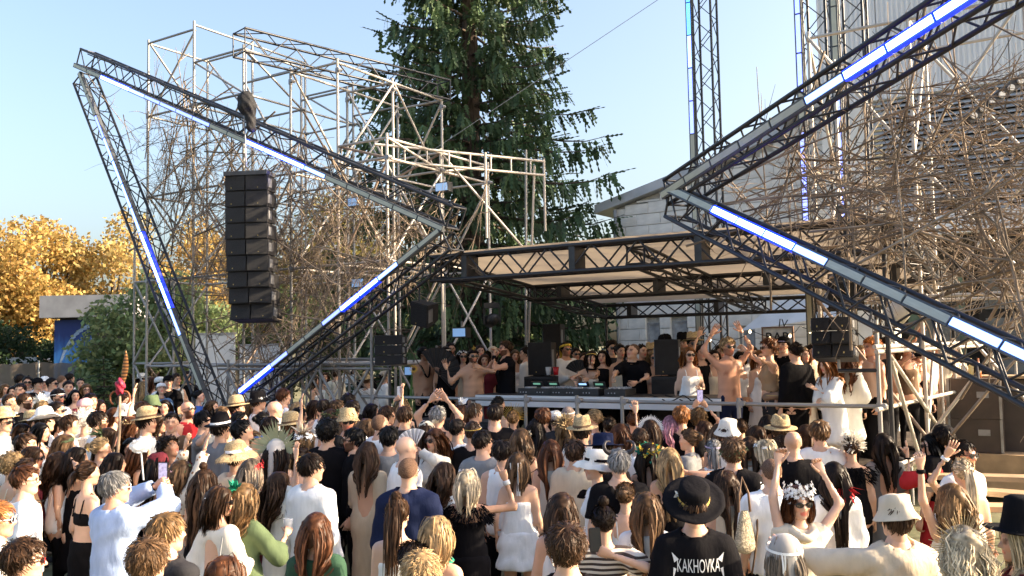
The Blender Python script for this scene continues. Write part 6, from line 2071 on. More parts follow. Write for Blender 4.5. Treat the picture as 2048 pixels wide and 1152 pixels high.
  zc = o.get('z', 0.045)
  an = np.linspace(0, 2 * np.pi, 29)
  off = o.get('off', 0.018)
  R1 = 0.078 + off; R2 = 0.100 + off
  w = o.get('w', 0.012)
  p = np.stack([R1 * np.cos(an), -0.016 + R2 * np.sin(an), zc + 0.012 * np.sin(an)], 1)
  q_ = p.copy(); q_[:, 2] += w; q_[:, :2] *= 0.985
  b.add(H(np.vstack([p, q_])), [[i, i + 1, 29 + i + 1, 29 + i] for i in range(28)])
  ob = obj("headband", b.mesh("headband", fab_mat(col), smooth=True), root)
  if o.get('ribbons'):
   h = MB()
   for j in range(o['ribbons']):
    an_ = -np.pi / 2 + rg.uniform(-0.7, 0.7)
    p0 = H((R1 * np.cos(an_), -0.016 + R2 * np.sin(an_) - .012, zc))
    L = o.get('rlen', 0.22)
    pts = np.array([p0 + np.array([0, 0, -L * t]) + (Rh @ np.array([0, -1, 0])) * 0.02 * np.sin(t * 3 + j) for t in np.linspace(0, 1, 6)])
    ribbons(h, pts[None], hc, 0.010, 0.008, np.array([1.0]))
   obj("ribbon", h.mesh("ribbon", fab_mat(o.get('rcol', col)), smooth=True), ob)
 elif name == 'spikes':   # radiating crown
  n = o.get('n', 26); L = o.get('L', 0.11)
  for j in range(n):
   an = np.pi * (o.get('a0', -0.05) + (o.get('a1', 1.05) - o.get('a0', -0.05)) * j / (n - 1))
   yb = o.get('y', -0.02)
   p0 = np.array([0.095 * np.cos(an), yb, 0.02 + 0.095 * np.sin(an)])
   d = np.array([np.cos(an), o.get('back', -0.15) + rg.normal(0, o.get('jit', 0.06)), np.sin(an)]) + rg.normal(0, o.get('jit', 0.06), 3) * 0.5
   d /= np.linalg.norm(d)
   p1 = p0 + d * L * rg.uniform(0.75, 1.1)
   if o.get('leaf'):
    s_ = np.cross(d, [0, 1, 0]); s_ /= np.linalg.norm(s_) + 1e-9
    w = o['leaf']
    pm = (p0 + p1) / 2
    b.add(H(np.array([p0 - s_ * w * .4, p0 + s_ * w * .4, pm + s_ * w, p1, pm - s_ * w])), tris=[[0, 1, 2], [0, 2, 4], [4, 2, 3]])
   else:
    b.poly(H([p0, p1]), [o.get('r', 0.004) * hs, 0.0015], 4)
  an = np.linspace(-0.1, np.pi + 0.1, 14)
  b.poly(H(np.stack([0.098 * np.cos(an), np.full(14, o.get('y', -0.02)), 0.02 + 0.098 * np.sin(an)], 1)), 0.006, 5)
  obj("headpiece", b.mesh("headpiece", fab_mat(col)), root)
 elif name == 'burr':     # quills on all sides of the back of the head
  for j in range(o.get('n', 150)):
   d = rg.normal(0, 1, 3); d[1] -= 0.5; d[2] += 0.35; d /= np.linalg.norm(d)
   if d[1] > 0.35 or d[2] < -0.35: continue
   p0 = d * np.array([0.095, 0.115, 0.105]) + np.array([0, -0.016, 0.03])
   d2 = d + rg.normal(0, 0.3, 3); d2 /= np.linalg.norm(d2)
   L = o.get('L', 0.05) * rg.uniform(.7, 1.3)
   s_ = np.cross(d2, rg.normal(0, 1, 3)); s_ /= np.linalg.norm(s_) + 1e-9
   w = 0.006
   b.add(H(np.array([p0 - s_ * w, p0 + s_ * w, p0 + d2 * L + s_ * w * .8, p0 + d2 * L - s_ * w * .8])), [[0, 1, 2, 3]])
  obj("headpiece", b.mesh("headpiece", fab_mat(col)), root)
 elif name == 'horns':
  for s in (-1, 1):
   t = np.linspace(0, 1, 10)
   an = t * 3.6
   rr = 0.075 * (1 - 0.35 * t)
   P = np.stack([s * (0.075 + 0.055 * np.sin(an * .9)), -0.02 - rr * np.sin(an) * .6, 0.10 + 0.05 * (1 - np.cos(an))], 1)
   b = MB(); b.poly(H(P), 0.024 * (1 - 0.75 * t), 8)
   obj("horn", b.mesh("horn", mat("horn", (0.06, 0.05, 0.05), rough=0.4), smooth=True), root)
 elif name == 'veil':
  n, mm = 22, 12
  L = o.get('L', 0.45)
  V = []
  for i in range(mm):
   t = i / (mm - 1)
   for j in range(n):
    an = np.pi * (1.0 + 1.0 * j / (n - 1)) if not o.get('wide') else np.pi * (0.85 + 1.3 * j / (n - 1))
    if t < 0.35:
     a2 = t / 0.35 * np.pi / 2
     r = np.sin(a2); z = np.cos(a2) * 0.115
    else:
     r = 1 + (t - 0.35) * 0.45 + 0.07 * np.sin(2.2 * j) * min(1, (t - .3) * 3); z = -(t - 0.35) / 0.65 * L
    p = H((0.112 * r * np.cos(an) , -0.016 + 0.130 * r * np.sin(an), 0.03 + max(z, 0)))
    p = p + np.array([0, 0, min(z, 0)])
    V.append(p)
  q = [[i * n + j, i * n + j + 1, (i + 1) * n + j + 1, (i + 1) * n + j] for i in range(mm - 1) for j in range(n - 1)]
  b.add(np.array(V), q)
  m_ = mat("veil%d" % int(100 * o.get("alpha", .5)), (0.75, 0.72, 0.70), rough=0.8, alpha=o.get('alpha', 0.5), var=0.03)
  obj("veil", b.mesh("veil", m_, smooth=True), root)
 elif name == 'scarf':    # kerchief over the hair with hanging ends
  f = Field(np.arange(-.13, .131, .012), np.arange(-.15, .131, .012), np.arange(-.05, .17, .012))
  f.ell((0, -0.016, 0.030), (0.103, 0.124, 0.112), 0)
  f.below(lambda X, Y, Z: (0.035 - Z + 0.25 * (Y + .02)) + 0 * X) if o.get('full') else f.below(lambda X, Y, Z: np.abs(Z - 0.055 - 0.3 * Y) - 0.022 + 0 * X)
  V, Q = f.nets()
  b.add(H(V), Q)
  if o.get('ends', True):
   pts = np.array([H((0, -0.135, 0.03)) + np.array([0, -0.01, -0.05 * t]) for t in range(6)])
   ribbons(b, np.stack([pts, pts + np.array([0.03, 0, 0])]), hc, 0.035, 0.03, np.ones(2))
  obj("headscarf", b.mesh("headscarf", fab_mat(col), smooth=True), root)
 elif name == 'furhat':
  f = Field(np.arange(-.19, .191, .016), np.arange(-.20, .191, .016), np.arange(-.10, .24, .016))
  f.ell((0, -0.016, 0.06), (0.135, 0.15, 0.12), 0)
  for s in (-1, 1): f.ell((s * 0.08, 0, 0.165), (0.035, 0.03, 0.04), 0.03)
  f.below(lambda X, Y, Z: (Y - 0.07) * (Z < 0.05) - 0.2 * (Z >= 0.05) + 0 * X)
  V, Q = f.nets(); b.add(H(V), Q)
  idx = rg.integers(0, len(V), 700)
  for i in idx:
   d = V[i] - np.array([0, -0.016, 0.06]); d /= np.linalg.norm(d); d = d + rg.normal(0, 0.4, 3)
   s_ = np.cross(d, rg.normal(0, 1, 3)); s_ /= np.linalg.norm(s_);
   b.add(H(np.array([V[i] - s_ * .004, V[i] + s_ * .004, V[i] + d * 0.03])), tris=[[0, 1, 2]])
  obj("hat", b.mesh("hat", mat("white_fur", (0.72, 0.68, 0.60), rough=0.95, var=0.15, scale=30, bump=0.8, bscale=90), smooth=True), root)
 elif name == 'furcoat':
  for i in range(1500):
   an = rg.uniform(0, 2 * np.pi); z = rg.uniform(0.8, 1.45)
   rx = np.interp(z, [0.8, 1.2, 1.4, 1.46], [.22, .20, .21, .12]); ry = rx * 0.72
   p = T((rx * np.cos(an), ry * np.sin(an), z))
   d = np.array([np.cos(an), np.sin(an), -0.6]) + rg.normal(0, 0.35, 3); d /= np.linalg.norm(d)
   s_ = np.cross(d, rg.normal(0, 1, 3)); s_ /= np.linalg.norm(s_)
   b.add(np.array([p - s_ * .007, p + s_ * .007, p + d * 0.06]), tris=[[0, 1, 2]])
  obj("fur_coat", b.mesh("fur_coat", mat("white_fur", (0.72, 0.68, 0.60), rough=0.95)), root)
 elif name == 'necklace':
  an = np.linspace(0, 2 * np.pi, 25)
  dz = np.where(np.sin(an) > 0, -o.get('drop', 0.1) * np.sin(an) ** 2, 0)
  P = np.array([T((0.085 * np.cos(a_), 0.015 + (0.075 + (0.055 if np.sin(a_) > 0 else 0)) * np.sin(a_), 1.455 + z_)) for a_, z_ in zip(an, dz)])
  b.poly(P, o.get('r', 0.004), 5)
  obj("necklace", b.mesh("necklace", fab_mat(col), smooth=True), root)
 elif name == 'wristband':
  for s in o.get('sides', (1,)):
   S, E, W, _ = arms[s]
   d = (W - E) / np.linalg.norm(W - E)
   p = W - d * o.get('d', 0.025)
   b = MB(); b.tube(p - d * o.get('w', 0.009), p + d * o.get('w', 0.009), o.get('r', 0.033) * k, n=10)
   obj("wristband", b.mesh("wristband", fab_mat(col), smooth=True), root)
 elif name == 'bagstrap':
  s = o.get('s', 1)
  P = np.array([T((s * .155, .06, 1.40)), T((s * .150, .0, 1.452)), T((s * .145, -.075, 1.40)), T((s * .16, -.12, 1.22)), T((s * .19, -.13, 1.02)), T((s * .21, -.10, .88))])
  tt = np.linspace(0, 5, 16)
  P = np.stack([np.interp(tt, np.arange(6), P[:, i]) for i in range(3)], 1)
  b.poly(P, o.get('r', 0.012), 6)
  obj("bag_strap", b.mesh("bag_strap", fab_mat(col), smooth=True), root)
 elif name == 'pearls':
  for j in range(o.get('n', 9)):
   p = H((rg.uniform(-.09, .09), -0.118 + rg.uniform(0, .02), rg.uniform(-.04, .07)))
   an = np.arange(6) * np.pi / 3
   for zz, rr in ((0, .006),):
    b.add(np.vstack([p + np.array([0, 0, .008]), np.stack([p[0] + .008 * np.cos(an), p[1] + .008 * np.sin(an), np.full(6, p[2])], 1), p - np.array([0, 0, .008])]), tris=[[0, 1 + i, 1 + (i + 1) % 6] for i in range(6)] + [[7, 1 + (i + 1) % 6, 1 + i] for i in range(6)])
  obj("hair_pearls", b.mesh("hair_pearls", fab_mat('white'), smooth=True), root)
 elif name == 'fringe':    # feathery tufts round the shoulders
  for i in range(o.get('n', 420)):
   an = rg.uniform(0, 2 * np.pi)
   z = rg.uniform(o.get('z0', 1.30), o.get('z1', 1.45))
   rx = np.interp(z, [1.0, 1.3, 1.40, 1.46], [.16, .19, .21, .13]); ry = rx * 0.62
   p = T((rx * np.cos(an), ry * np.sin(an), z))
   d = np.array([np.cos(an), np.sin(an), -0.9]) + rg.normal(0, 0.35, 3); d /= np.linalg.norm(d)
   s_ = np.cross(d, rg.normal(0, 1, 3)); s_ /= np.linalg.norm(s_)
   b.add(np.array([p - s_ * .008, p + s_ * .008, p + d * o.get('L', 0.07)]), tris=[[0, 1, 2]])
  obj("feather_trim", b.mesh("feather_trim", fab_mat(col)), root)
 elif name == 'mask':
  f = Field(np.arange(-.09, .091, .010), np.arange(0.02, .141, .010), np.arange(-.13, .06, .010))
  f.ell((0, 0.03, -0.03), (0.068, 0.072, 0.10), 0)
  f.below(lambda X, Y, Z: (Z - 0.045) + 0 * X + 0 * Y)
  for s in (-1, 1): f.ell((s * .031, .1, .006), (.016, .03, .011), 0.002, sub=True)
  V, Q = f.nets(); b.add(H(V), Q)
  for j in range(24):
   x = -0.055 + 0.11 * j / 23
   p = H((x, 0.095 - 8 * x * x, -0.07)); b.poly([p, p + np.array([0, 0, -0.07 * rg.uniform(.7, 1.2)])], 0.003, 4)
  obj("bead_mask", b.mesh("bead_mask", fab_mat('cream'), smooth=True), root)
 elif name == 'headphones':
  an = np.linspace(-.2, np.pi + .2, 14)
  b.poly(np.array([T((0.085 * np.cos(a_), 0.03 + 0.085 * np.sin(a_), 1.47)) for a_ in an]), 0.014, 6)
  obj("headphones", b.mesh("headphones", fab_mat('black'), smooth=True), root)
 elif name == 'tuft':      # a few feathers or blossoms at one place on the head
  c = np.array(o.get('at', (0.05, -0.05, 0.11)))
  for j in range(o.get('n', 14)):
   d = rg.normal(0, 1, 3) * o.get('sp', 0.6) + np.array(o.get('dir', (0.3, -0.2, 1.0))); d /= np.linalg.norm(d)
   p0 = c + rg.normal(0, 0.012, 3); L = o.get('L', 0.10) * rg.uniform(.6, 1.1)
   s_ = np.cross(d, rg.normal(0, 1, 3)); s_ /= np.linalg.norm(s_) + 1e-9
   w = o.get('w', 0.012)
   b.add(H(np.array([p0, p0 + d * L * .5 + s_ * w, p0 + d * L, p0 + d * L * .5 - s_ * w])), [[0, 1, 2, 3]])
  obj("hair_ornament", b.mesh("hair_ornament", fab_mat(col)), root)
_SEED = [100]
PEOPLE = []
INFO = {}
_HPX = {}
def person(px, py, face, sex, hair, top, label, bot=None, h=None, v=None, deck=None, **kw):
 """px,py: crown of the head in the photograph; face: 0 looks away from the camera, 90 to the right, 180 to the camera.
 On the ground the place follows from the height; on the stage from the depth v behind its front edge."""
 _SEED[0] += 1
 rg = random.Random(_SEED[0])
 if h is None:
  h = (1.79 if sex == 'm' else 1.67) + rg.uniform(-0.03, 0.03)
 if v is not None:
  p = at_v(px, py, v)
  base = STAGE_Z if deck is None else deck
  h = min(1.95, max(1.50, p.z - base - 0.01)) if 'fixh' not in kw else kw.pop('fixh')
  p = Vector((p.x, p.y, base))
 else:
  base = -0.1
  for _ in range(8):
   p = at_z(px, py, base + h + 0.012)
   base = 0.5 * base + 0.5 * gz(p.y)
  p.z = base
 if face is None:
  face = math.degrees(math.atan2(2.2 - p.x, 13.6 - p.y)) + rg.uniform(-12, 12)
 rz = -face * D2R
 sp = dict(kw)
 k = h / 1.75
 lean, ls = kw.get('lean', 0) * D2R, kw.get('side', 0) * D2R
 crown = np.array([0, 0, 0.93 * k]) + Ry(ls) @ Rx(-lean) @ np.array([0, 0.012 * k, 0.82 * k])
 c, s = math.cos(rz), math.sin(rz)
 offx, offy = c * crown[0] - s * crown[1], s * crown[0] + c * crown[1]
 if v is None and (lean or ls):
  p = at_z(px, py, base + float(crown[2]) + 0.012); p.z = base
 loc = Vector((p.x - offx, p.y - offy, base))
 dist = math.hypot(p.x, p.y)
 def to_local(w):
  d = Vector(w) - loc
  return np.array([c * d.x + s * d.y, -s * d.x + c * d.y, d.z])
 for key in ('L', 'R'):
  t = kw.get(key)
  if t is not None and not isinstance(t, str):
   if len(t) == 2: t = (*t, 0.0)
   sp[key] = to_local(at_y(t[0], t[1], p.y + t[2]))
 for key in ('poleL', 'poleR', 'palmL', 'palmR'):
  if key in kw:
   d = kw[key]
   sp[key] = np.array([c * d[0] + s * d[1], -s * d[0] + c * d[1], d[2]])
 if 'wind' in kw:
  d = kw['wind']; sp['wind'] = np.array([c * d[0] + s * d[1], -s * d[0] + c * d[1], d[2]])
 sp.setdefault('group', 'people on the stage' if v is not None else 'people in the crowd')
 sp.update(h=h, sex=sex, hair=hair, top=top, label=label, loc=loc, rz=rz, dist=dist, seed=_SEED[0])
 if bot is not None:
  sp['bot'] = bot
 if isinstance(sp.get('bot'), str): sp['bot'] = ('trousers', sp['bot'])
 r = INFO[label] = make_person(sp)
 PEOPLE.append((label, px, py, dist))
 return r
# ================================================================ the people, far ones first (px, py = crown in the photograph)
P = person
SG = ('sunglasses',)
def band(c, **o): return ('headband', c, o)
WT, BT, CT = ('tee', 'white'), ('tee', 'black'), ('tee', 'cream')
SW_, SB = ('shirt', 'white'), ('shirt', 'black')
TW, TB = ('tank', 'white'), ('tank', 'black')
DW, DB, DC = ('strapdress', 'white'), ('strapdress', 'black'), ('strapdress', 'cream')
s_ = ('short', 'dark'); sb_ = ('short', 'brown')
P(10, 768, 120, 'f', ('bob', 'dkblond'), TW, "person in white tank top at the picture's left edge near the fence")
P(26, 772, 170, 'f', ('long', 'dark'), DW, "long dark-haired person in white peering past the beige shirt")
P(40, 766, 170, 'm', s_, ('shirt', 'beige'), "person in open beige shirt facing the camera near the van")
P(41, 748, 30, 'm', s_, WT, "dark-haired person in white right below the van")
P(55, 752, 150, 'm', s_, WT, "person in white with dark hair just behind the white headscarf", acc=[SG])
P(57, 764, 150, 'f', ('slick', 'blond'), TW, "person in white headscarf and sunglasses with a shoulder strap", acc=[SG, ('scarf', 'white', {'full': 1})])
P(76, 756, 100, 'm', s_, BT, "person in black cap and black tee in the back rows", acc=[('cap', 'black')])
P(89, 753, 150, 'm', s_, WT, "person in white cap before the mesh fence", acc=[('cap', 'white')])
P(105, 755, 95, 'm', s_, SW_, "person in white shirt and sunglasses looking towards the stage from the back", acc=[SG])
P(117, 777, 110, 'm', s_, SW_, "bearded person with black and white headband and sunglasses", acc=[SG, band('black', w=.02), band('white', z=.03, w=.01)], beard=2)
P(137, 761, 150, 'm', s_, ('tee', 'black'), "person in black tee with yellow collar before the fence", acc=[('necklace', 'yellow', {'r': .012, 'drop': .05})])
P(140, 746, 40, 'm', s_, WT, "farthest person in white tee standing highest before the fence")
P(124, 750, 20, 'm', ('buzz', 'brown'), WT, "crop-haired person in white turned to the kiosk")
P(150, 779, 140, 'f', ('long', 'black'), DB, "person in black dress holding a red drink", R='cup')
P(161, 756, 150, 'f', ('slick', 'dark'), CT, "person in cream with hair pulled back near the pale grass plume")
P(172, 768, 140, 'f', ('wavy', 'dkblond'), DW, "wavy fair-haired person in glasses before the small fir", acc=[('sunglasses', 'black', {'noglass': 1})])
P(20, 788, 100, 'm', ('fade', 'brown'), WT, "short-haired person in white behind the black tee with glasses")
P(51, 786, 80, 'm', sb_, BT, "bearded person in black tee and glasses seen in profile", beard=2, acc=[('sunglasses', 'black', {'noglass': 1})])
P(85, 801, 120, 'f', ('bob', 'blond'), DW, "person in white feather headdress with spread white plumes", acc=[('tuft', 'white', {'n': 40, 'L': .16, 'w': .03, 'at': (0, -.05, .09), 'sp': .9})])
P(115, 803, 85, 'm', s_, SW_, "dark-haired person with a green leaf garland round the neck", acc=[SG, ('necklace', 'olive', {'r': .022, 'drop': .06})])
P(92, 824, 60, 'm', s_, SW_, "person in white cowboy hat", acc=[('cowboy', 'white')])
P(172, 797, 30, 'm', ('buzz', 'brown'), WT, "person in pink cap in front of the small fir", acc=[('beanie', 'pink')])
P(182, 786, 110, 'm', s_, ('tee', 'blue'), "dark-haired person in blue beside the pink cap")
P(172, 826, 25, 'f', ('none', ''), ('knit', 'offwhite'), "person in huge white fur hat with ears and white fur coat", acc=[('furhat',), ('furcoat',)])
P(198, 822, 60, 'm', s_, WT, "person in sunglasses half hidden by the white fur hat", acc=[SG], beard=2)
P(9, 824, 100, 'm', s_, SW_, "person in straw hat, sunglasses and white shirt with braces at the left edge", acc=[SG, ('fedora', 'straw')])
P(47, 847, None, 'f', ('long', 'dark'), ('tank', 'charcoal'), "long dark-haired person in grey top near the left edge", h=1.63)
P(83, 845, 95, 'f', ('long', 'black'), DW, "person in white with earring in profile beside the white cowboy hat")
P(112, 830, 70, 'f', ('bob', 'dark'), DC, "short dark-haired person in cream behind the white lace sleeve")
P(54, 866, 80, 'm', sb_, ('tee', 'charcoal'), "short-haired person in dark tee lit on the face, left side", h=1.74)
P(250, 786, 100, 'm', sb_, ('tee', 'wine'), "person in wine tee behind the red feathered staff")
P(262, 834, None, 'f', ('wavy', 'auburn'), DC, "person with wheat wreath on copper hair", acc=[('wreath', 'straw', {'n': 40})])
P(218, 855, None, 'f', ('long', 'brown'), DW, "brown-haired person with a pale green plume beside the staff", acc=[('tuft', 'olive', {'n': 16, 'L': .2, 'at': (.05, -.08, .05), 'dir': (.8, -.5, .2), 'sp': .3})])
P(287, 803, 60, 'm', sb_, ('tee', 'brown'), "person in brown tee just behind the straw fedora")
P(304, 795, 140, 'm', ('buzz', 'brown'), SW_, "person in white shirt and pale green bucket hat", acc=[('bucket', 'olive')])
P(286, 762, 10, 'f', ('long', 'blond'), TB, "long fair-haired person in black vest top inside the scaffold legs", h=1.6)
P(284, 750, 100, 'f', ('bob', 'brown'), WT, "person in pale sun hat with dark band inside the scaffold legs", acc=[('widehat', 'offwhite', {'band': 'black'})])
P(306, 754, 60, 'f', ('long', 'auburn'), DW, "copper-haired person in white beside the pale sun hat")
P(321, 754, 100, 'm', s_, WT, "person in white cap near the scaffold brace", acc=[('cap', 'white')])
P(337, 751, 150, 'm', s_, BT, "person in black cap and black tee near the scaffold brace", acc=[('cap', 'black')])
P(353, 747, 120, 'm', sb_, TW, "person in white tank top typing on a phone by the scaffold", L='front', R='front')
P(374, 742, 180, 'm', s_, BT, "person in black tee standing beside the scaffold post, facing the camera")
P(323, 766, 150, 'f', ('slick', 'dark'), ('shirt', 'denim'), "person in white net cap and denim shirt", acc=[('beanie', 'white')], hpitch=-20)
P(399, 780, 80, 'f', ('bun', 'black'), ('dress', 'blue'), "person in bright blue dress beside the slanted truss", h=1.6)
P(329, 799, 170, 'f', ('long', 'dark'), ('dress', 'wine'), "person in dark red with long dark hair facing the camera")
P(343, 824, 165, 'm', ('fade', 'dark'), ('tee', 'brown'), "person in brown tee facing the camera in the left crowd", h=1.8)
P(318, 829, 90, 'f', ('wavy', 'brown'), DW, "wavy-haired person in profile right behind the straw fedora")
P(295, 824, 75, 'm', s_, SW_, "person in straw fedora and open white shirt in profile", acc=[('fedora', 'straw', {'band': 'brown'})], h=1.82)
P(376, 801, 120, 'm', ('none', ''), ('tank', 'red'), "bald person in red vest and sunglasses", acc=[SG], beard=2, skin='red', hpitch=-10)
P(409, 821, 85, 'm', ('short', 'black'), ('tee', 'grey'), "black-haired person in grey tee with one hand raised", R=(425, 850, -.3), h=1.82)
P(443, 836, 40, 'm', s_, ('shirt', 'grey'), "person in black hat with white band and feathers", acc=[('fedora', 'black', {'band': 'white'}), ('tuft', 'black', {'n': 12, 'at': (0, -.1, .14), 'L': .14})])
P(486, 838, 70, 'm', ('short', 'black'), SW_, "black-haired person in white shirt with thin shoulder strap", acc=[('bagstrap', 'black', {'r': .006})], hpitch=-15)
P(447, 812, 60, 'f', ('bun', 'ltbrown'), DC, "fair-haired person in cream behind the black feathered hat")
P(463, 812, None, 'f', ('wavy', 'auburn'), DW, "copper wavy-haired person behind the black feathered hat")
P(482, 822, 70, 'f', ('slick', 'black'), TW, "person with slicked black hair and sunglasses", acc=[SG])
P(505, 799, 60, 'f', ('wavy', 'dkblond'), DC, "fair wavy-haired person with a hand to the hair", R='head')
P(518, 786, 60, 'm', s_, WT, "person in black hat ringed with white flowers", acc=[('bucket', 'black'), ('flowers', 'white', {'z': .05, 'n': 30})])
P(528, 823, 50, 'f', ('bun', 'black'), TW, "person with black bun and white top")
P(541, 833, 40, 'm', s_, WT, "dark-haired person in white directly behind the palm-leaf crown")
P(551, 800, 60, 'm', ('none', ''), WT, "bald person in white behind the flowered hat")
P(568, 776, 50, 'm', ('short', 'auburn'), WT, "tall person in white tee right below the star's lit lower tip", h=1.84)
P(511, 862, 90, 'f', ('slick', 'ltbrown'), DC, "person in cream in profile with a blue hair ribbon", acc=[band('blue', w=.02)])
P(596, 804, 20, 'f', ('bob', 'blond'), DW, "short fair-haired person in white behind the smiling profile")
P(600, 814, 90, 'f', ('long', 'black'), DB, "smiling black-haired person in profile")
P(648, 798, 20, 'm', ('fade', 'dark'), TW, "person with shaved sides and white vest beside the round lamp")
P(662, 818, 30, 'f', ('bob', 'brown'), TW, "person in leafy green wreath and white top", acc=[('wreath', 'olive', {'n': 60, 'size': .026})])
P(698, 786, 30, 'm', s_, BT, "dark-haired person in black farthest back beside the scaffold cross")
P(705, 801, 20, 'm', s_, ('jacket', 'brown'), "person in brown jacket behind the straw bucket hat")
P(695, 822, 165, 'm', ('messy', 'blond'), SW_, "person in frayed straw bucket hat and sunglasses facing the camera", acc=[SG, ('bucket', 'straw')], h=1.8, skin='red', beard=1)
P(656, 839, 10, 'm', ('curly', 'black'), ('knit', 'black', {'hem': .5}), "curly black-haired person in long sheer black robe", h=1.86, acc=[('necklace', 'silver', {'drop': .02})])
P(706, 856, -100, 'm', ('short', 'black'), SB, "bearded person in black shirt and sunglasses in profile", acc=[SG], beard=2, h=1.78, R='front')
P(761, 826, 40, 'm', ('buzz', 'dark'), WT, "crop-haired person in white tee looking down", hpitch=-25)
P(810, 812, 20, 'm', sb_, ('jacket', 'charcoal'), "short-haired person in dark jacket below the rail's left end", h=1.8)
P(806, 797, 15, 'f', ('long', 'dkblond'), DB, "fair-haired person holding up a phone before the rail", L=(790, 800, -.1), hL='grip')
P(778, 852, 10, 'm', ('short', 'black'), ('tee', 'grey'), "black-haired person in slate grey tee with patterned collar", acc=[('necklace', 'black', {'r': .01, 'drop': .0})], h=1.82)
P(613, 862, 60, 'f', ('wavy', 'dkblond'), DC, "person in headdress of white blossoms and pale grass", acc=[('flowers', 'white', {'n': 40, 'size': .04, 'spread': .03}), ('tuft', 'cream', {'n': 30, 'L': .15, 'at': (0, -.05, .1)})])
P(853, 842, 10, 'f', ('bob', 'brown'), DB, "person in cream eared hat", acc=[('beanie', 'cream'), ('tuft', 'cream', {'n': 6, 'at': (.08, 0, .1), 'dir': (.8, 0, .6), 'L': .08, 'w': .03, 'sp': .2})])
P(876, 812, 20, 'm', ('short', 'grey'), ('tank', 'charcoal'), "tattooed person clapping raised arms before the rail", L=(862, 800, -.1), R=(893, 800, -.1), acc=[band('grey')], hL='open')
P(922, 810, 20, 'f', ('bob', 'auburn'), DB, "copper bob with black gloved hand and clear plastic hat", R=(930, 850, -.35), acc=[('tuft', 'white', {'n': 10, 'L': .14, 'w': .04, 'at': (0, 0, .12)})])
P(950, 806, 70, 'm', ('short', 'ltbrown'), ('tee', 'offwhite'), "person in folded paper crown in profile", acc=[('spikes', 'cream', {'n': 9, 'L': .06, 'leaf': .02})])
P(998, 792, 40, 'f', ('bun', 'black'), DW, "person with black bun and white dress at the stage rail")
P(990, 807, 5, 'm', ('short', 'dark'), BT, "person in black tee with white embroidered collar", acc=[('necklace', 'white', {'r': .012, 'drop': .02})], h=1.84)
P(1026, 820, 10, 'f', ('bun', 'dkblond'), DW, "person in white with golden spiked headpiece", acc=[('spikes', 'gold', {'n': 22, 'L': .12})])
P(945, 842, 10, 'm', ('fade', 'brown'), BT, "short-haired person in black with a golden hair clip", acc=[band('gold', w=.008)])
P(1042, 857, 10, 'f', ('wavy', 'ltbrown'), ('camisole', 'black'), "bare-shouldered person with wavy brown hair and white flower", acc=[('flowers', 'cream', {'n': 3, 'arc': (0, .6), 'size': .04})])
P(1073, 836, 20, 'f', ('braid', 'dark'), DW, "person in white with dark braids and white ribbon near the white halo crown")
P(1086, 815, 15, 'm', ('short', 'auburn'), ('jacket', 'charcoal'), "brown-haired person in dark jacket below the mixing table")
P(1110, 822, 10, 'f', ('slick', 'brown'), TW, "person in white crochet cap below the mixing table", acc=[('beanie', 'offwhite')])
P(1136, 811, 10, 'm', ('buzz', 'grey'), ('tee', 'grey'), "person with cropped grey hair and headband below the mixing table", acc=[band('offwhite', off=.006)])
P(1132, 838, 15, 'f', ('wavy', 'dkblond'), ('knit', 'offwhite'), "person in wheat-ear headdress and white open knit", acc=[('burr', 'straw', {'n': 120, 'L': .08})])
P(1186, 818, -60, 'f', ('pony', 'blond'), TW, "fair ponytail over a white vest facing left", len=.3)
P(1219, 833, 10, 'f', ('bun', 'dark'), TW, "dark-haired person with small bun and white strap")
P(1266, 823, 10, 'f', ('bun', 'auburn'), TB, "curly copper bun and black vest before the bass speaker")
P(1300, 838, 5, 'f', ('long', 'brown'), DB, "long brown-haired person in white ornate halo crown", acc=[('spikes', 'white', {'n': 30, 'L': .075, 'leaf': .009, 'a0': -.12, 'a1': 1.12, 'jit': .01, 'y': -.03})])
P(1341, 832, -10, 'f', ('wavy', 'pink'), TB, "person with wavy pink hair")
P(1362, 812, 10, 'm', ('short', 'red'), BT, "ginger-haired person below the raised phone")
P(1396, 818, 5, 'f', ('curly', 'dkblond'), DC, "curly fair-haired person filming the stage with a phone", L=(1388, 812, -.2), R=(1412, 812, -.2), hL='grip', hR='grip')
P(1375, 857, -60, 'f', ('bun', 'ltbrown'), ('jacket', 'grey'), "person in grey jacket with brown bun looking left", h=1.7)
P(1427, 877, 10, 'f', ('pony', 'grey'), TW, "pale ponytail tied with mint and lilac ribbons", acc=[band('lilac', w=.015, ribbons=3, rcol='offwhite')], len=.25)
P(1438, 848, 10, 'f', ('wavy', 'ltbrown'), DW, "wavy brown-haired person in white behind the pale ponytail")
P(1500, 872, 20, 'f', ('long', 'brown'), ('shirt', 'offwhite'), "long brown-haired person in off-white blouse", h=1.68)
P(1535, 829, 10, 'f', ('long', 'dark'), ('tank', 'cream'), "straight dark-haired person in cream with white hair slide")
P(1512, 852, 10, 'f', ('bob', 'brown'), TW, "brown bob in white near the person in the black shirt")
P(1527, 880, -50, 'f', ('bob', 'platinum'), DW, "platinum-haired person with small white flower crown in profile", acc=[('flowers', 'white', {'n': 18})])
P(1562, 868, -20, 'f', ('slick', 'brown'), DC, "brown-haired person in cream beside the bald head")
P(1585, 859, 10, 'm', ('none', ''), SB, "bald person in black shirt seen from behind", h=1.8)
P(1612, 850, 20, 'f', ('wavy', 'brown'), DC, "person in cream with golden leaf hairpin", acc=[('tuft', 'gold', {'n': 14, 'at': (-.07, -.06, .0), 'dir': (-.8, -.4, .2), 'L': .06})])
P(1638, 840, 5, 'm', ('short', 'ltbrown'), ('shirt', 'white'), "brown-haired person in white shirt with blue piping and patterned collar", h=1.82, acc=[('necklace', 'navy', {'r': .009, 'drop': .0})])
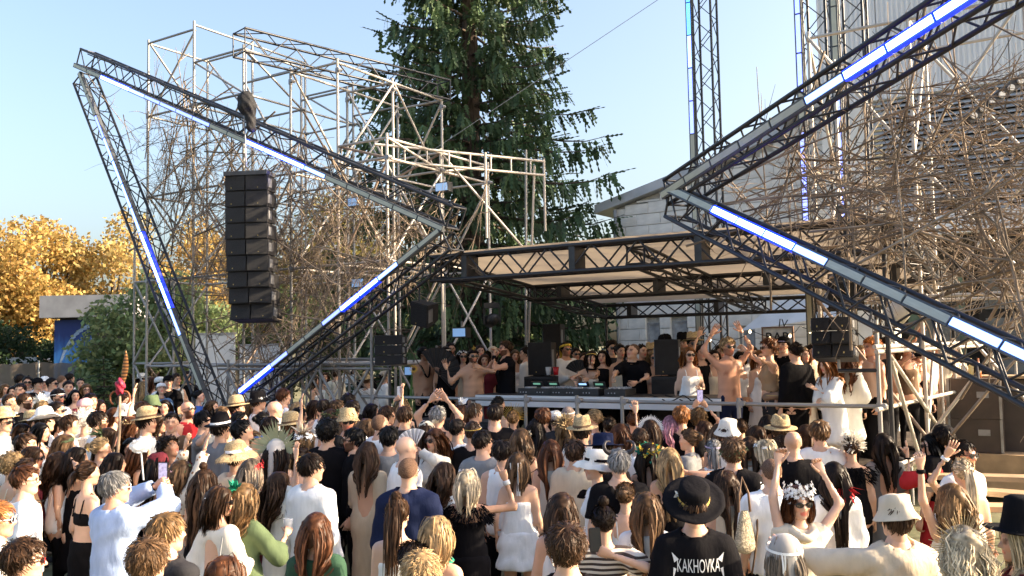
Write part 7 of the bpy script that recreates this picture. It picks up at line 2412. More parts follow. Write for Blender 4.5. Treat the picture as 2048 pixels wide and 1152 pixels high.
P(1701, 872, 10, 'f', ('bun', 'brown'), TB, "person in spiky shell headpiece and torn black top", acc=[('burr', 'offwhite', {'n': 260, 'L': .06}), ('fringe', 'black')])
P(1765, 866, 0, 'f', ('long', 'dark'), ('dress', 'grey', {'neck': 'back'}), "person in open-backed striped grey dress", h=1.66)
P(1885, 850, -10, 'm', s_, BT, "person in black cap near the flight cases", acc=[('cap', 'black')])
P(1890, 868, 10, 'f', ('bun', 'platinum'), DW, "person with white hair above the person in sunglasses")
P(1862, 868, -75, 'f', ('wavy', 'black'), ('dress', 'red', {'sleeve': {'ua': 1, 'fa': .4, 'loose': .03}}), "person in red crochet dress and sunglasses with raised hand", acc=[SG, ('wristband', 'black', {'sides': (-1,)})], L=(1815, 912, -.05), hL='peace', poleL=(-.3, 0, -1), h=1.7, skin='fair')
P(1926, 880, 150, 'm', s_, SW_, "person in white shirt and dark sunglasses facing the camera at the right", acc=[SG], skin='red', h=1.82)
P(67, 893, 80, 'f', ('bob', 'brown'), ('tank', 'wine'), "brown-haired person in sunglasses lit by the sun at the left", acc=[SG], h=1.68, skin='red')
P(26, 907, 40, 'f', ('curly', 'blond'), DC, "curly fair-haired person at the left edge", h=1.66)
P(58, 915, 60, 'f', ('slick', 'brown'), ('tank', 'brown'), "person with smooth brown hair behind the glasses-wearer in white", h=1.66)
P(131, 869, None, 'f', ('wavy', 'ltbrown'), DB, "person in green headscarf with long fair-tipped hair", acc=[('scarf', 'olive')], h=1.68)
P(156, 893, None, 'f', ('braid', 'dark'), DB, "person with long dark beaded hair and golden flower", acc=[('flowers', 'gold', {'n': 5, 'arc': (1, 2)})], R='head', h=1.66, len=.48)
P(203, 875, None, 'f', ('bun', 'blond'), DW, "fair braided head with one hand at the brow", R='face', h=1.68)
P(261, 876, 160, 'f', ('long', 'black'), DC, "black-haired person in cream facing the camera left of the plastic rose", h=1.66)
P(281, 881, None, 'f', ('long', 'auburn'), TB, "long copper-haired person under the clear plastic rose", h=1.66, len=.42)
P(340, 873, 110, 'f', ('curly', 'dark'), DW, "dark curly person with a gold hoop earring bending forward", hpitch=-25, h=1.72, skin='brown')
P(318, 906, None, 'f', ('long', 'dark'), ('camisole', 'black'), "person in dark beret with long dark hair", acc=[('beanie', 'wine')], h=1.64)
P(365, 922, None, 'f', ('wavy', 'ltbrown'), ('dress', 'floral', {'sleeve': {'ua': 1, 'fa': .8, 'loose': .02}}), "person in purple flower wreath and patterned sleeve with both arms up", acc=[('flowers', 'wine', {'n': 14, 'more': ['olive', 'pink']})], L=(372, 885, 0), R=(420, 868, .1), h=1.66)
P(475, 890, 35, 'm', sb_, ('shirt', 'cream'), "person in round straw hat with frayed brim and cream shirt", acc=[('floppy', 'straw', {'band': 'white', 'fringe': 1})], h=1.74)
P(410, 937, 15, 'f', ('halfup', 'brown'), DB, "long wavy brown hair half up over a black dress", bun='top', h=1.66, wave=.008)
P(503, 916, 10, 'f', ('long', 'ash'), ('dress', 'wine'), "long ash-streaked hair with two red roses", acc=[('flowers', 'red', {'n': 5, 'arc': (-.6, .7), 'size': .035})], streak=2.6, h=1.7)
P(556, 878, 15, 'f', ('long', 'dark'), ('strapdress', 'offwhite'), "person in palm-leaf crown and long white veil with very long dark hair", acc=[('spikes', 'sage', {'n': 30, 'L': .24, 'leaf': .014, 'y': -.03, 'back': -.3}), ('flowers', 'white', {'n': 26, 'arc': (0, 3.14), 'z': .09}), ('veil', '', {'L': .55, 'alpha': .75})], h=1.70, len=.48, skin='fair')
P(604, 894, 20, 'f', ('bun', 'dark'), ('strapdress', 'peach'), "dark-haired person with golden leaf hairband", acc=[band('gold', w=.012)], h=1.68)
P(624, 907, 30, 'm', ('short', 'dark'), ('shirt', 'white', {'hem': .72}), "person in loose white linen shirt and glasses seen from behind", acc=[('sunglasses', 'black', {'noglass': 1})], h=1.80, hyaw=25, bw=1.05)
P(736, 882, 12, 'f', ('long', 'brown'), ('dress', 'sand', {'neck': 'back', 'hem': .3, 'flare': .02, 'sleeve': {'ua': 1, 'fa': .95, 'loose': .02}}), "person in open-backed knitted beige dress with small white flowers in the hair", acc=[('pearls', 'white')], h=1.70, len=.28, L='front', legs=1, skin='tan')
P(813, 870, 60, 'm', ('none', ''), SW_, "bald person in white band-collar shirt", h=1.80, bw=1.12, skin='fair')
P(817, 912, 10, 'm', ('buzz', 'brown'), ('jacket', 'navy'), "crop-haired person in navy hooded top", h=1.84, acc=[('necklace', 'grey', {'r': .03, 'drop': .05}), ('sunglasses', 'black', {'noglass': 1})], bw=1.05)
P(868, 858, -140, 'f', ('wavy', 'auburn'), ('knit', 'offwhite'), "person in sunglasses holding a white folding fan", acc=[SG, ('bagstrap', 'black', {'s': -1, 'r': .006})], L=(842, 905, -.15), hL='grip', R=(868, 960, -.3), hR='point', h=1.72)
P(935, 939, 10, 'f', ('bob', 'platinum'), ('tube', 'black'), "platinum bob in black feather bolero with one finger raised", acc=[('fringe', 'black', {'n': 700}), ('wristband', 'silver', {'w': .02})], R=(1011, 960, 0.0), hR='point', poleR=(1, 0, -.5), h=1.66, bot=('skirt', 'black'), skin='tan')
P(966, 860, 20, 'm', ('mohawk', 'dark'), ('vest', 'grey'), "person in grey waistcoat over white tee with sunglasses", top2='white', acc=[SG], h=1.78, hyaw=30)
P(1101, 878, 5, 'f', ('long', 'auburn'), ('tank', 'offwhite'), "long copper hair over a white crochet vest", h=1.68, len=.38)
P(1036, 905, 10, 'f', ('bob', 'ltbrown'), ('tube', 'white', {'hem': .9}), "person in backless white frilled mini dress with blue ribbon headband", acc=[band('skyblue', w=.016, ribbons=6, rcol='white', rlen=.3)], bot=('shortskirt', 'white', .66), h=1.68, legs=1, L='down', R='down', skin='light')
P(1206, 876, 0, 'm', ('short', 'dark'), BT, "person in wide blue brimmed hat", acc=[('widehat', 'navy', {'tilt': 8})], h=1.76)
P(1190, 908, -80, 'f', ('slick', 'brown'), SW_, "person in cream brimmed hat, sunglasses and white shirt in profile", acc=[SG, ('floppy', 'offwhite', {'band': 'black'})], h=1.72, skin='fair')
P(1237, 898, 0, 'm', ('short', 'grey'), ('tee', 'black', {'neck': 'scoop'}), "grey-haired person with curled horns and neck tattoo in black top", acc=[('horns',)], h=1.80, bw=1.08)
P(1296, 886, 10, 'f', ('long', 'dark'), ('camisole', 'black'), "bare-shouldered person in grape and leaf wreath", acc=[('wreath', 'olive', {'n': 60, 'size': .03, 'more': ['yellow', 'teal'], 'spread': .02})], h=1.68, bw=1.08)
P(1337, 894, 5, 'f', ('long', 'blond'), DB, "long straight fair hair beside the grape wreath", R=(1372, 945, .0), hR='point', h=1.70, len=.38)
P(1466, 876, 25, 'm', ('messy', 'ltbrown'), ('vest', 'black'), "person in leafy wreath and black hooded waistcoat", acc=[('wreath', 'olive', {'n': 26, 'z': .02}), ('necklace', 'black', {'r': .035, 'drop': .02})], top2='white', h=1.84, bw=1.05)
P(1541, 914, 0, 'm', ('buzz', 'dark'), WT, "crop-haired person in white tee with crochet bag on the shoulder", acc=[('bagstrap', 'brown', {'s': -1, 'r': .008})], h=1.80, bw=1.06)
P(1666, 922, 5, 'f', ('halfup', 'dark'), ('shirt', 'white'), "long dark hair tied with red ribbons over a white blouse", acc=[('tuft', 'red', {'n': 26, 'at': (.05, -.11, -.06), 'dir': (.3, -.4, -1), 'L': .2, 'w': .012, 'sp': .3})], h=1.70, len=.48)
P(1923, 915, 5, 'f', ('pony', 'platinum'), ('tube', 'beige'), "bare-shouldered person with fair tied hair, right arm raised high", L=(1893, 912, -.2), h=1.72, hL='open', acc=[('wristband', 'white', {'sides': (-1,), 'w': .012})])
P(1598, 972, 178, 'f', ('bob', 'auburn'), ('knit', 'cream', {'sleeve': {'ua': .25, 'fa': 0}}), "dancer in white blossom cap and oval sunglasses, both arms up, facing the camera", acc=[('sunglasses', 'black', {'thin': 1}), ('flowers', 'white', {'n': 120, 'spread': .035, 'z': .075, 'size': .02}), ('necklace', 'cream', {'r': .035, 'drop': .05})], R=(1555, 900, .12), L=(1645, 945, .1), hR='relax', hL='relax', poleR=(-1, 0, -.3), poleL=(1, 0, -.3), h=1.70, skin='fair')
P(1789, 1000, -5, 'm', ('short', 'brown'), ('shirt', 'beige'), "person in crumpled beige bucket hat and linen shirt with one arm stretched wide", acc=[('bucket', 'beige', {'tilt': 12})], L=(1512, 1092, .35), R='down', poleL=(-.2, -.2, -1), h=1.74, hL='relax', bw=1.06)
P(1901, 968, -5, 'f', ('wavy', 'dkblond'), DC, "wavy dark-fair hair between the sunglasses-wearer and the spiked crown", L=(1836, 915, -.1), hL='relax', acc=[('wristband', 'black', {'sides': (-1,), 'w': .014})], h=1.66)
P(53, 930, 55, 'm', ('short', 'auburn'), WT, "person in white tee and wire glasses at the left, seen from behind", acc=[('sunglasses', 'black', {'noglass': 1}), ('necklace', 'black', {'r': .004, 'drop': .0})], h=1.80, hyaw=22, bw=1.06, skin='fair')
P(178, 920, 40, 'f', ('pony', 'brown'), ('bra', 'black'), "person in black strap top and black skirt with low ponytail", bot=('skirt', 'black', .3), h=1.72, len=.16, legs=1, R='down', skin='fair', acc=[('wristband', 'black', {'d': .03, 'w': .014})], bw=.96)
P(233, 942, 35, 'm', ('short', 'grey'), ('shirt', 'ltblue'), "grey-haired person in pale blue shirt filming with a phone", L=(312, 972, .25), R=(328, 975, .22), hL='grip', hR='grip', acc=[('sunglasses', 'black', {'frame': 'white'}), ('wristband', 'black', {'sides': (-1,), 'w': .013})], h=1.82, bw=1.12, hyaw=25, skin='red')
P(-2, 1003, 60, 'm', ('short', 'red'), ('tee', 'offwhite'), "person in sunglasses cut off by the left edge", acc=[('sunglasses', 'black', {'frame': 'white'})], h=1.74, skin='red', hyaw=15)
P(441, 973, 35, 'f', ('bob', 'brown'), ('knit', 'offwhite', {'neck': 'diamond'}), "person in white top with diamond cut-out back and pearl hair strands", acc=[SG, ('pearls', 'white', {'n': 12}), ('bagstrap', 'grey', {'r': .006})], h=1.68, hyaw=45, R='front')
P(490, 966, 35, 'f', ('wavy', 'dkblond'), ('dress', 'olive', {'sleeve': {'ua': 1, 'fa': .5, 'loose': .03}}), "fair wavy hair with green feather mask over a green dress", acc=[('tuft', 'teal', {'n': 34, 'L': .09, 'w': .016, 'at': (.0, -.1, .09), 'dir': (0, -.6, .6), 'sp': .7}), band('black', w=.01)], h=1.68, R='cup')
P(633, 1024, 5, 'f', ('long', 'auburn'), ('dress', 'green'), "long straight copper-brown hair over a dark green dress in the front row", h=1.66, len=.42, wave=.003)
P(796, 996, 10, 'f', ('topknot', 'brown'), ('tube', 'white'), "topknot with long loose brown hair over bare shoulders", tail=1, h=1.68, len=.42, bw=1.05, skin='fair')
P(875, 1032, 25, 'f', ('bob', 'blond'), ('camisole', 'black'), "short fair bob with green ribbon round the neck", acc=[('necklace', 'teal', {'r': .012, 'drop': .0})], h=1.66)
P(826, 1082, 5, 'f', ('slick', 'dark'), TB, "dark hair with black band in the lowest row", acc=[band('black', w=.03)], h=1.60)
P(842, 1106, 0, 'm', ('messy', 'blond'), ('tee', 'teal'), "ruffled fair head at the bottom edge with green collar", h=1.66)
P(1123, 983, 5, 'f', ('long', 'brown'), DW, "long sleek brown hair with thin white strap", h=1.70, len=.38)
P(1133, 1048, 5, 'm', ('messy', 'brown'), ('tee', 'black'), "tousled brown head in the lowest row beside the dark phone", h=1.78)
P(1207, 1008, 5, 'f', ('bun', 'dark'), ('tee', 'stripe'), "messy dark bun and striped top holding up a dark phone", bun='top', R=(1222, 1110, -.25), hR='grip', h=1.66)
P(1293, 983, 10, 'f', ('long', 'ltbrown'), ('tee', 'white'), "long brown hair over a white top beside the black wide-brimmed hat", h=1.68, len=.4)
P(1386, 976, 3, 'm', ('short', 'brown'), ('tee', 'black'), "person in black wide-brimmed hat and black tour tee reading KAKHOVKA", acc=[('widehat', 'black', {'band': 'gold', 'tilt': -32}), ('tuft', 'offwhite', {'n': 3, 'at': (-.10, -.03, .10), 'dir': (-.2, -.4, -.3), 'L': .07})], h=1.80, bw=1.1)
P(1566, 1070, 0, 'f', ('long', 'ash'), ('dress', 'offwhite'), "person in sheer white veil with ribbon tie at the bottom edge", acc=[('veil', '', {'L': .5, 'alpha': .4, 'wide': 1}), band('white', w=.016, off=.034, ribbons=2, rlen=.16)], h=1.62)
P(1922, 1056, -5, 'f', ('curlylong', 'platinum'), ('camisole', 'black'), "curly platinum hair in radiating straw spike crown", acc=[('spikes', 'straw', {'n': 40, 'L': .13, 'jit': .1}), ('necklace', 'black', {'r': .006})], h=1.66, len=.26)
P(2034, 1040, -80, 'f', ('long', 'platinum'), ('dress', 'wine'), "platinum-haired person in tall black hat at the right edge", acc=[('tophat', 'black')], h=1.70, skin='fair')
P(51, 1080, 70, 'm', ('messy', 'brown'), ('tee', 'offwhite'), "brown-haired person in red glasses at the bottom left", acc=[('sunglasses', 'red')], h=1.68, hyaw=-10)
P(337, 1025, 30, 'm', ('short', 'dkblond'), ('shirt', 'charcoal'), "fair-brown short hair of the second front-row person from the red glasses", h=1.76, hyaw=10)
P(299, 1078, 15, 'm', ('messy', 'ltbrown'), ('tee', 'charcoal'), "brown head with an earring in the lowest row at the left", h=1.72)
P(452, 1114, 20, 'f', ('bob', 'auburn'), ('dress', 'white'), "copper-brown hair in the lowest row below the diamond cut-out", h=1.58)
fill = [(232, 905, 'f', ('long', 'dark'), 'cream'), (560, 842, 'f', ('long', 'brown'), 'white'), (585, 835, 'm', ('short', 'ltbrown'), 'black'), (675, 872, 'f', ('wavy', 'black'), 'black'), (735, 838, 'f', ('wavy', 'ltbrown'), 'white'), (915, 838, 'm', ('fade', 'dark'), 'white'), (1005, 880, 'm', ('short', 'dark'), 'white'), (1150, 880, 'm', ('short', 'brown'), 'beige'), (1165, 842, 'm', ('short', 'dark'), 'offwhite'), (1240, 848, 'f', ('wavy', 'auburn'), 'white'), (1280, 856, 'm', ('fade', 'brown'), 'white'), (1410, 842, 'f', ('long', 'brown'), 'white'), (1455, 845, 'm', ('short', 'brown'), 'white'), (1480, 838, 'f', ('bun', 'brown'), 'black'), (1560, 842, 'm', ('short', 'brown'), 'beige'), (120, 905, 'f', ('wavy', 'brown'), 'white'), (560, 945, 'f', ('wavy', 'brown'), 'offwhite'), (890, 925, 'f', ('wavy', 'brown'), 'white'), (1250, 965, 'f', ('bun', 'ltbrown'), 'offwhite'), (1450, 940, 'f', ('long', 'brown'), 'cream'), (65, 830, 'f', ('long', 'ltbrown'), 'white'), (140, 830, 'm', ('short', 'brown'), 'white'), (230, 815, 'f', ('long', 'auburn'), 'beige'), (255, 812, 'm', ('short', 'dark'), 'white'), (200, 800, 'f', ('bob', 'brown'), 'white'), (425, 800, 'f', ('long', 'ltbrown'), 'white'), (475, 800, 'm', ('short', 'dark'), 'white'), (630, 800, 'f', ('long', 'brown'), 'cream'), (675, 800, 'm', ('short', 'ltbrown'), 'white'), (745, 808, 'f', ('wavy', 'dark'), 'offwhite'), (775, 812, 'm', ('short', 'brown'), 'beige')]
_seen = {}
for (px, py, sx, hr, c) in fill:
 i = _SEED[0]
 hn = {'long': 'long', 'wavy': 'wavy', 'bob': 'bobbed', 'bun': 'tied-up', 'short': 'short', 'fade': 'cropped'}[hr[0]]
 cn = {'black': 'black', 'dark': 'dark', 'brown': 'brown', 'ltbrown': 'light brown', 'auburn': 'copper', 'blond': 'fair', 'dkblond': 'dark-fair', 'ash': 'ash'}[hr[1]]
 row = 'back' if py < 860 else 'middle' if py < 970 else 'front'
 k_ = "person with %s %s hair in %s, %s rows" % (hn, cn, c, row)
 if k_ in _seen:
  k_ += ", %s" % ('left side' if px < 500 else 'left of the mixing table' if px < 950 else 'below the mixing table' if px < 1440 else 'right side')
 if k_ in _seen:
  k_ += " and nearer the " + ('left' if px < _seen[k_] else 'right')
 _seen[k_] = px
 ac_ = [('fedora', 'straw', {'band': 'brown'})] if i % 6 == 0 else [('bucket', 'offwhite')] if i % 11 == 0 else ()
 if ac_: k_ = k_.replace("person with", "person in %s with" % ("straw hat" if i % 6 == 0 else "white bucket hat"))
 kind = ['tee', 'tank', 'shirt'][i % 3] if sx == 'm' else ['strapdress', 'tank', 'dress', 'tee'][i % 4]
 P(px, py, None, sx, hr, (kind, c), k_, h=(1.74 if sx == 'm' else 1.60) - (0.04 if py > 960 else 0), acc=ac_, R='up' if i % 7 == 3 else 'down')
P(848, 694, 150, 'm', ('short', 'black'), None, "shirtless person with black lei and pendant at the stage's left end", v=.8, beard=1, skin='tan', bot='black', acc=[('necklace', 'black', {'r': .016, 'drop': .22})], hyaw=-30, hpitch=-15, bw=.94)
P(902, 685, 165, 'm', s_, BT, "dark-haired person in glasses behind the bead mask", v=2.0, acc=[('sunglasses', 'black', {'noglass': 1})], beard=2)
P(891, 692, 175, 'f', ('long', 'dark'), TB, "person in white bead face mask and black top", v=.9, acc=[('mask',), band('white', w=.01)])
P(926, 700, 170, 'f', ('long', 'dark'), DC, "person in white flower crown and sunglasses behind the bare-chested reveller", v=1.6, acc=[SG, ('flowers', 'white', {'n': 26})])
P(946, 698, 160, 'm', ('short', 'dark'), None, "bare-chested person in golden black headpiece and sunglasses with both hands up", v=.45, beard=2, skin='tan', bot='navy', acc=[SG, ('tuft', 'gold', {'n': 20, 'at': (0, .05, .11), 'L': .06}), band('black', w=.025), ('wristband', 'black', {'sides': (-1, 1), 'd': .3, 'w': .012, 'r': .05})], R=(893, 737, -.1), L=(960, 735, -.2), hR='spread', hL='open', bw=1.15)
P(969, 708, 175, 'f', ('long', 'auburn'), ('dress', 'wine'), "smiling copper-haired person in dark red dress", v=1.5)
P(986, 693, 150, 'f', ('bob', 'brown'), DB, "person in beige cap in the row behind the mixing table", v=2.2, acc=[('cap', 'beige')])
P(1010, 682, -110, 'm', ('messy', 'brown'), ('vest', 'black'), "tattooed person in black sleeveless waistcoat facing left", v=.9, beard=2, skin='red', L='face', R='face', acc=[('wristband', 'black', {'sides': (-1, 1), 'w': .03, 'd': .04})], bw=1.08)
P(1050, 694, -90, 'm', s_, ('shirt', 'offwhite'), "person in off-white shirt half behind the left monitor", v=2.3)
P(1132, 684, 150, 'm', s_, SW_, "person in yellow bandana, sunglasses and white shirt with a dark fan", v=2.0, beard=1, acc=[SG, ('scarf', 'yellow')], R='front', L='front', skin='red')
P(1108, 700, 100, 'f', ('wavy', 'dark'), TB, "dark wavy-haired person behind the left monitor", v=2.6)
P(1183, 699, 165, 'f', ('bob', 'dark'), ('tube', 'offwhite'), "DJ in strapless top with headphones round the neck, hands on the mixer", v=1.15, lean=14, hpitch=-25, hyaw=10, R=(1150, 765, -.35), L=(1172, 762, -.4), acc=[('headphones',), band('gold', w=.012)], bw=.95, bangs=1)
P(1205, 700, 200, 'f', ('long', 'dark'), TB, "long dark-haired person right behind the DJ", v=1.9)
P(1213, 702, 180, 'f', ('slick', 'dark'), DB, "person in blue flower turban", v=2.5, acc=[('flowers', 'blue', {'n': 90, 'spread': .03, 'z': .08, 'size': .03})])
P(1224, 682, 170, 'm', ('curly', 'dark'), ('jacket', 'charcoal'), "curly-haired person in sunglasses behind the cream strapless top", v=2.4, acc=[SG])
P(1240, 688, -165, 'f', ('short', 'black'), ('corset', 'cream'), "person in cream strapless corset beside the DJ in black", v=1.7, hyaw=-40, skin='tan')
P(1265, 685, 195, 'm', ('buzz', 'brown'), BT, "DJ in black tee with headphones bending over the mixer", v=1.15, lean=10, hyaw=35, hpitch=-18, R=(1225, 757, -.35), L=(1272, 765, -.35), hR='relax', hL='relax', acc=[('headphones',)], bw=1.08)
P(1284, 688, 150, 'f', ('bun', 'dark'), DB, "dark-haired person with golden hair ornament behind the DJ in black", v=2.2)
P(1302, 692, 175, 'f', ('long', 'blond'), DW, "fair-haired person in straw hat behind the right monitor", v=3.2, acc=[('fedora', 'straw')])
P(1307, 702, 175, 'f', ('long', 'blond'), ('bra', 'peach'), "fair person in sunglasses and peach bra top", v=2.2, acc=[SG])
P(1331, 668, 100, 'm', s_, BT, "person in dark cap above the right monitor", v=2.4, acc=[('cap', 'black')], skin='red')
P(1386, 672, 175, 'm', s_, ('vest', 'charcoal'), "person in tan felt hat and sunglasses with dark waistcoat", v=2.4, acc=[SG, ('fedora', 'straw', {'band': 'brown'})], skin='red', beard=1)
P(1366, 672, 160, 'm', s_, BT, "person in black hat behind the tan felt hat", v=3.2, acc=[('fedora', 'black')])
P(1378, 694, 172, 'f', ('wavy', 'red'), ('camisole', 'white'), "person in white lace camisole and sunglasses leaning on the table", v=.95, acc=[SG], skin='fair', L='front', R='down')
P(1456, 676, 165, 'm', ('messy', 'blond'), None, "shirtless fair-haired dancer in sunglasses with both arms raised high", v=.5, acc=[SG], beard=1, bot='navy', R=(1424, 668, .0), L=(1483, 663, .1), hR='open', hL='spread', poleR=(-1, 0, -.3), poleL=(1, 0, -.2), bw=.96, skin='red')
P(1402, 690, 165, 'm', s_, TB, "person with raised open hand behind the shirtless dancer", v=1.9, R=(1398, 668, -.1), hR='spread')
P(1536, 678, -95, 'f', ('curly', 'auburn'), ('tank', 'mesh', {'hem': 1.05}), "dancer in sheer tan mesh top and sunglasses with arms lifted", v=.55, acc=[SG, ('necklace', 'brown', {'r': .004})], L=(1492, 700, -.1), R=(1500, 692, .15), hL='relax', hR='relax', skin='light', bot='charcoal')
P(1566, 674, -140, 'm', s_, BT, "person in black cap with lilac band before the bar sign", v=2.4, acc=[('cap', 'black', {'backward': 1}), band('lilac', w=.012)])
P(1589, 686, -20, 'm', ('slick', 'dark'), SB, "person in loose black shirt with tied dark hair seen from behind", v=.5, bun='back', bw=1.08)
P(1607, 694, 160, 'f', ('long', 'dkblond'), DC, "fair-haired person behind the black shirt", v=1.7)
P(1520, 700, 170, 'f', ('long', 'red'), DW, "ginger person in white between the two dancers", v=1.8)
P(1505, 694, 160, 'm', sb_, WT, "person in white with a dark phone strap behind the shirtless dancer", v=2.6)
P(1650, 711, -120, 'f', ('wavy', 'red'), ('dress', 'white', {'neck': 'v', 'sleeve': {'ua': 1, 'fa': .5, 'loose': .05}}), "laughing ginger person in flowing white blouse and trousers", v=.35, lean=10, L='clap', R='front', skin='fair', bot='offwhite')
P(1692, 704, 20, 'f', ('wavy', 'auburn'), ('dress', 'offwhite', {'sleeve': {'ua': 1, 'fa': .2, 'loose': .06}}), "person in white puff sleeves behind the sunlit speakers", v=.9, bot='black', acc=[('wristband', 'black', {'sides': (1,), 'w': .03})])
P(1742, 677, -100, 'm', ('curly', 'orange'), ('tank', 'peach'), "orange-haired person in peach vest and black skirt by the corner post", v=1.2, skin='red', bot=('skirt', 'black', .15))
P(1772, 674, 80, 'm', s_, ('tank', 'charcoal'), "bearded person in sunglasses looking at a phone behind the corner post", v=2.2, acc=[SG], beard=2, L='phone')
P(1811, 678, 175, 'f', ('long', 'ltbrown'), ('camisole', 'brown'), "person in brown headband with long loose hair at the sunny end", v=2.6, acc=[band('brown', w=.014)], skin='red')
P(1836, 712, -170, 'f', ('slick', 'black'), DB, "person in black dress and visor bending over a phone at the sunny end", v=2.8, acc=[('cap', 'black')], hpitch=-25, R='face')
P(1872, 672, -150, 'm', sb_, ('tee', 'cream'), "tattooed person in cream top and wide white trousers with red sash", v=4.4, bot=('trousers', 'offwhite', .03), R='upbent', skin='red', bw=1.1)
P(1905, 690, 170, 'f', ('long', 'red'), ('camisole', 'peach'), "person in peach top at the farthest sunny end of the stage", v=5.2)
P(1668, 700, 160, 'f', ('long', 'brown'), DB, "brown-haired person between the black shirt and the sunlit speakers", v=1.9)
P(1428, 700, 172, 'f', ('long', 'dark'), ('camisole', 'cream'), "dark-haired person in cream beside the lace camisole", v=2.0)
P(1075, 700, 165, 'f', ('long', 'black'), DB, "long black-haired person between the two left monitors", v=3.0)
P(872, 706, 165, 'f', ('long', 'brown'), DB, "brown-haired person in the gap behind the lei", v=2.6)
for (px, py, sx, hr, tp_, v, lab, ac) in ((862, 700, 'm', s_, BT, 3.2, "person in black at the back left of the stage", ()), (960, 690, 'm', sb_, WT, 3.4, "person in white tee high behind the golden headpiece", ()),
  (1030, 700, 'f', ('wavy', 'dkblond'), DW, 3.0, "fair wavy person in white left of the left monitor", ()), (1152, 696, 'm', s_, ('shirt', 'beige'), 3.2, "person in beige shirt behind the dark fan", [SG]),
  (1168, 705, 'f', ('bun', 'brown'), DW, 2.6, "person in white with tied hair behind the DJ's shoulder", ()), (1258, 690, 'f', ('long', 'brown'), TW, 3.3, "person in white vest between the curly head and the DJ in black", ()),
  (1322, 700, 'm', s_, SW_, 3.6, "person in white shirt behind the right monitor's edge", ()), (1350, 690, 'f', ('long', 'auburn'), DB, 3.0, "copper-haired person in black above the monitor's right edge", ()),
  (1440, 690, 'm', ('fade', 'dark'), WT, 3.2, "person in white tee behind the raised arms", ()), (1548, 700, 'f', ('wavy', 'blond'), DC, 3.0, "fair wavy person in cream under the bar sign", ()),
  (1622, 690, 'm', s_, ('tee', 'beige'), 2.8, "person in beige tee left of the sunlit speakers", ()), (1720, 690, 'f', ('long', 'blond'), TW, 2.6, "fair person in white vest right of the sunlit speakers", ()),
  (1790, 690, 'm', sb_, ('tank', 'black'), 3.6, "person in black vest deep at the sunny end", ()), (1850, 684, 'm', s_, ('tee', 'peach'), 3.4, "person in peach tee beside the wide white trousers", ()),
  (1480, 704, 'f', ('bob', 'dark'), ('camisole', 'white'), 2.4, "short dark-haired person in white camisole behind the shirtless dancer's elbow", ()), (918, 708, 'f', ('bob', 'auburn'), DW, 2.9, "copper bob in white behind the bead mask's shoulder", ())):
 P(px, py, 165, sx, hr, tp_, lab, v=v, acc=ac)
for (px, py, fc, sx, hr, tp_, lab, ac) in ((672, 738, 20, 'm', sb_, ('shirt', 'cream'), "person in cream suit walking behind the scaffold frame", ()),
  (708, 735, 150, 'f', ('long', 'dark'), DW, "bride-like person in white behind the scaffold frame", [band('white', w=.02)]),
  (702, 728, 30, 'm', s_, WT, "person in red cap behind the scaffold frame", [('cap', 'red')]),
  (650, 745, 170, 'f', ('long', 'auburn'), DW, "copper-haired person in white low behind the scaffold frame", ()),
  (733, 735, 160, 'm', s_, BT, "person in black standing behind the stacked small speakers", ()),
  (735, 750, 30, 'm', ('buzz', 'brown'), SW_, "person in straw hat and white shirt below the stacked small speakers", [('fedora', 'straw')]),
  (770, 742, 60, 'm', ('short', 'dark'), SW_, "person in blue-white shirt and beige cap behind the rail's first post", [('cap', 'beige')]),
  (630, 752, 90, 'f', ('bob', 'brown'), DW, "short-haired person in white near the star's lit lower tip", ())):
 P(px, py, fc, sx, hr, tp_, lab, h=1.72 if sx == 'm' else 1.62, acc=ac, group='people beside the stage')
# ================================================================ things held, worn loose or standing about
def who(part):
 for k_, r_ in INFO.items():
  if part in k_: return r_
 raise KeyError(part)
M_PHONE = mat("phone_black", (0.02, 0.02, 0.024), rough=0.25, var=0)
M_PHONE_W = mat("phone_white", (0.6, 0.6, 0.62), rough=0.3, var=0)
M_PSCREEN = mat("phone_screen_lit", (0.2, 0.2, 0.3), rough=0.2, emit=(0.35, 0.30, 0.45), estr=0.35, var=0.4, scale=40)
M_PSCREEN2 = mat("phone_screen_dark", (0.015, 0.02, 0.035), rough=0.12, var=0, spec=0.8)
def phone(c, label, back=M_PHONE, screen=M_PSCREEN, tilt=0.0, rz=0.0, land=False, sc=1.0):
 r_ = empty("phone", c, rz, label, 'phone', "phones held up in the crowd")
 r_.rotation_euler = (0.12, tilt, rz)
 w, h = (0.078 * sc, 0.16 * sc)
 if land: w, h = h, w
 b = MB()
 an = []
 for (cx, cz, a0) in ((w / 2 - .012, h / 2 - .012, 0), (-w / 2 + .012, h / 2 - .012, 1), (-w / 2 + .012, -h / 2 + .012, 2), (w / 2 - .012, -h / 2 + .012, 3)):
  for t in range(4):
   a = (a0 + t / 3) * math.pi / 2
   an.append((cx + .012 * math.cos(a), cz + .012 * math.sin(a)))
 n = len(an)
 b.add([(x, y, z) for y in (-.0045, .0045) for x, z in an], [[i, (i + 1) % n, n + (i + 1) % n, n + i] for i in range(n)], [[0, i + 1, i] for i in range(1, n - 1)] + [[n, n + i, n + i + 1] for i in range(1, n - 1)])
 obj("case", b.mesh("case", back), r_)
 b = MB(); b.box((0, -0.0052, 0), (w - 0.010, 0.0012, h - 0.012)); obj("screen", b.mesh("screen", screen), r_)
 b = MB(); b.box((-w * 0.22, 0.0058, h * 0.33), (0.03, 0.003, 0.03)); obj("camera_bump", b.mesh("camera_bump", M_PHONE), r_)
 return r_
def hand_at(part, key, off=(0, 0, 0)):
 return Vector(who(part)[1][key][0]) + Vector(off)
h1 = who("filming with a phone")
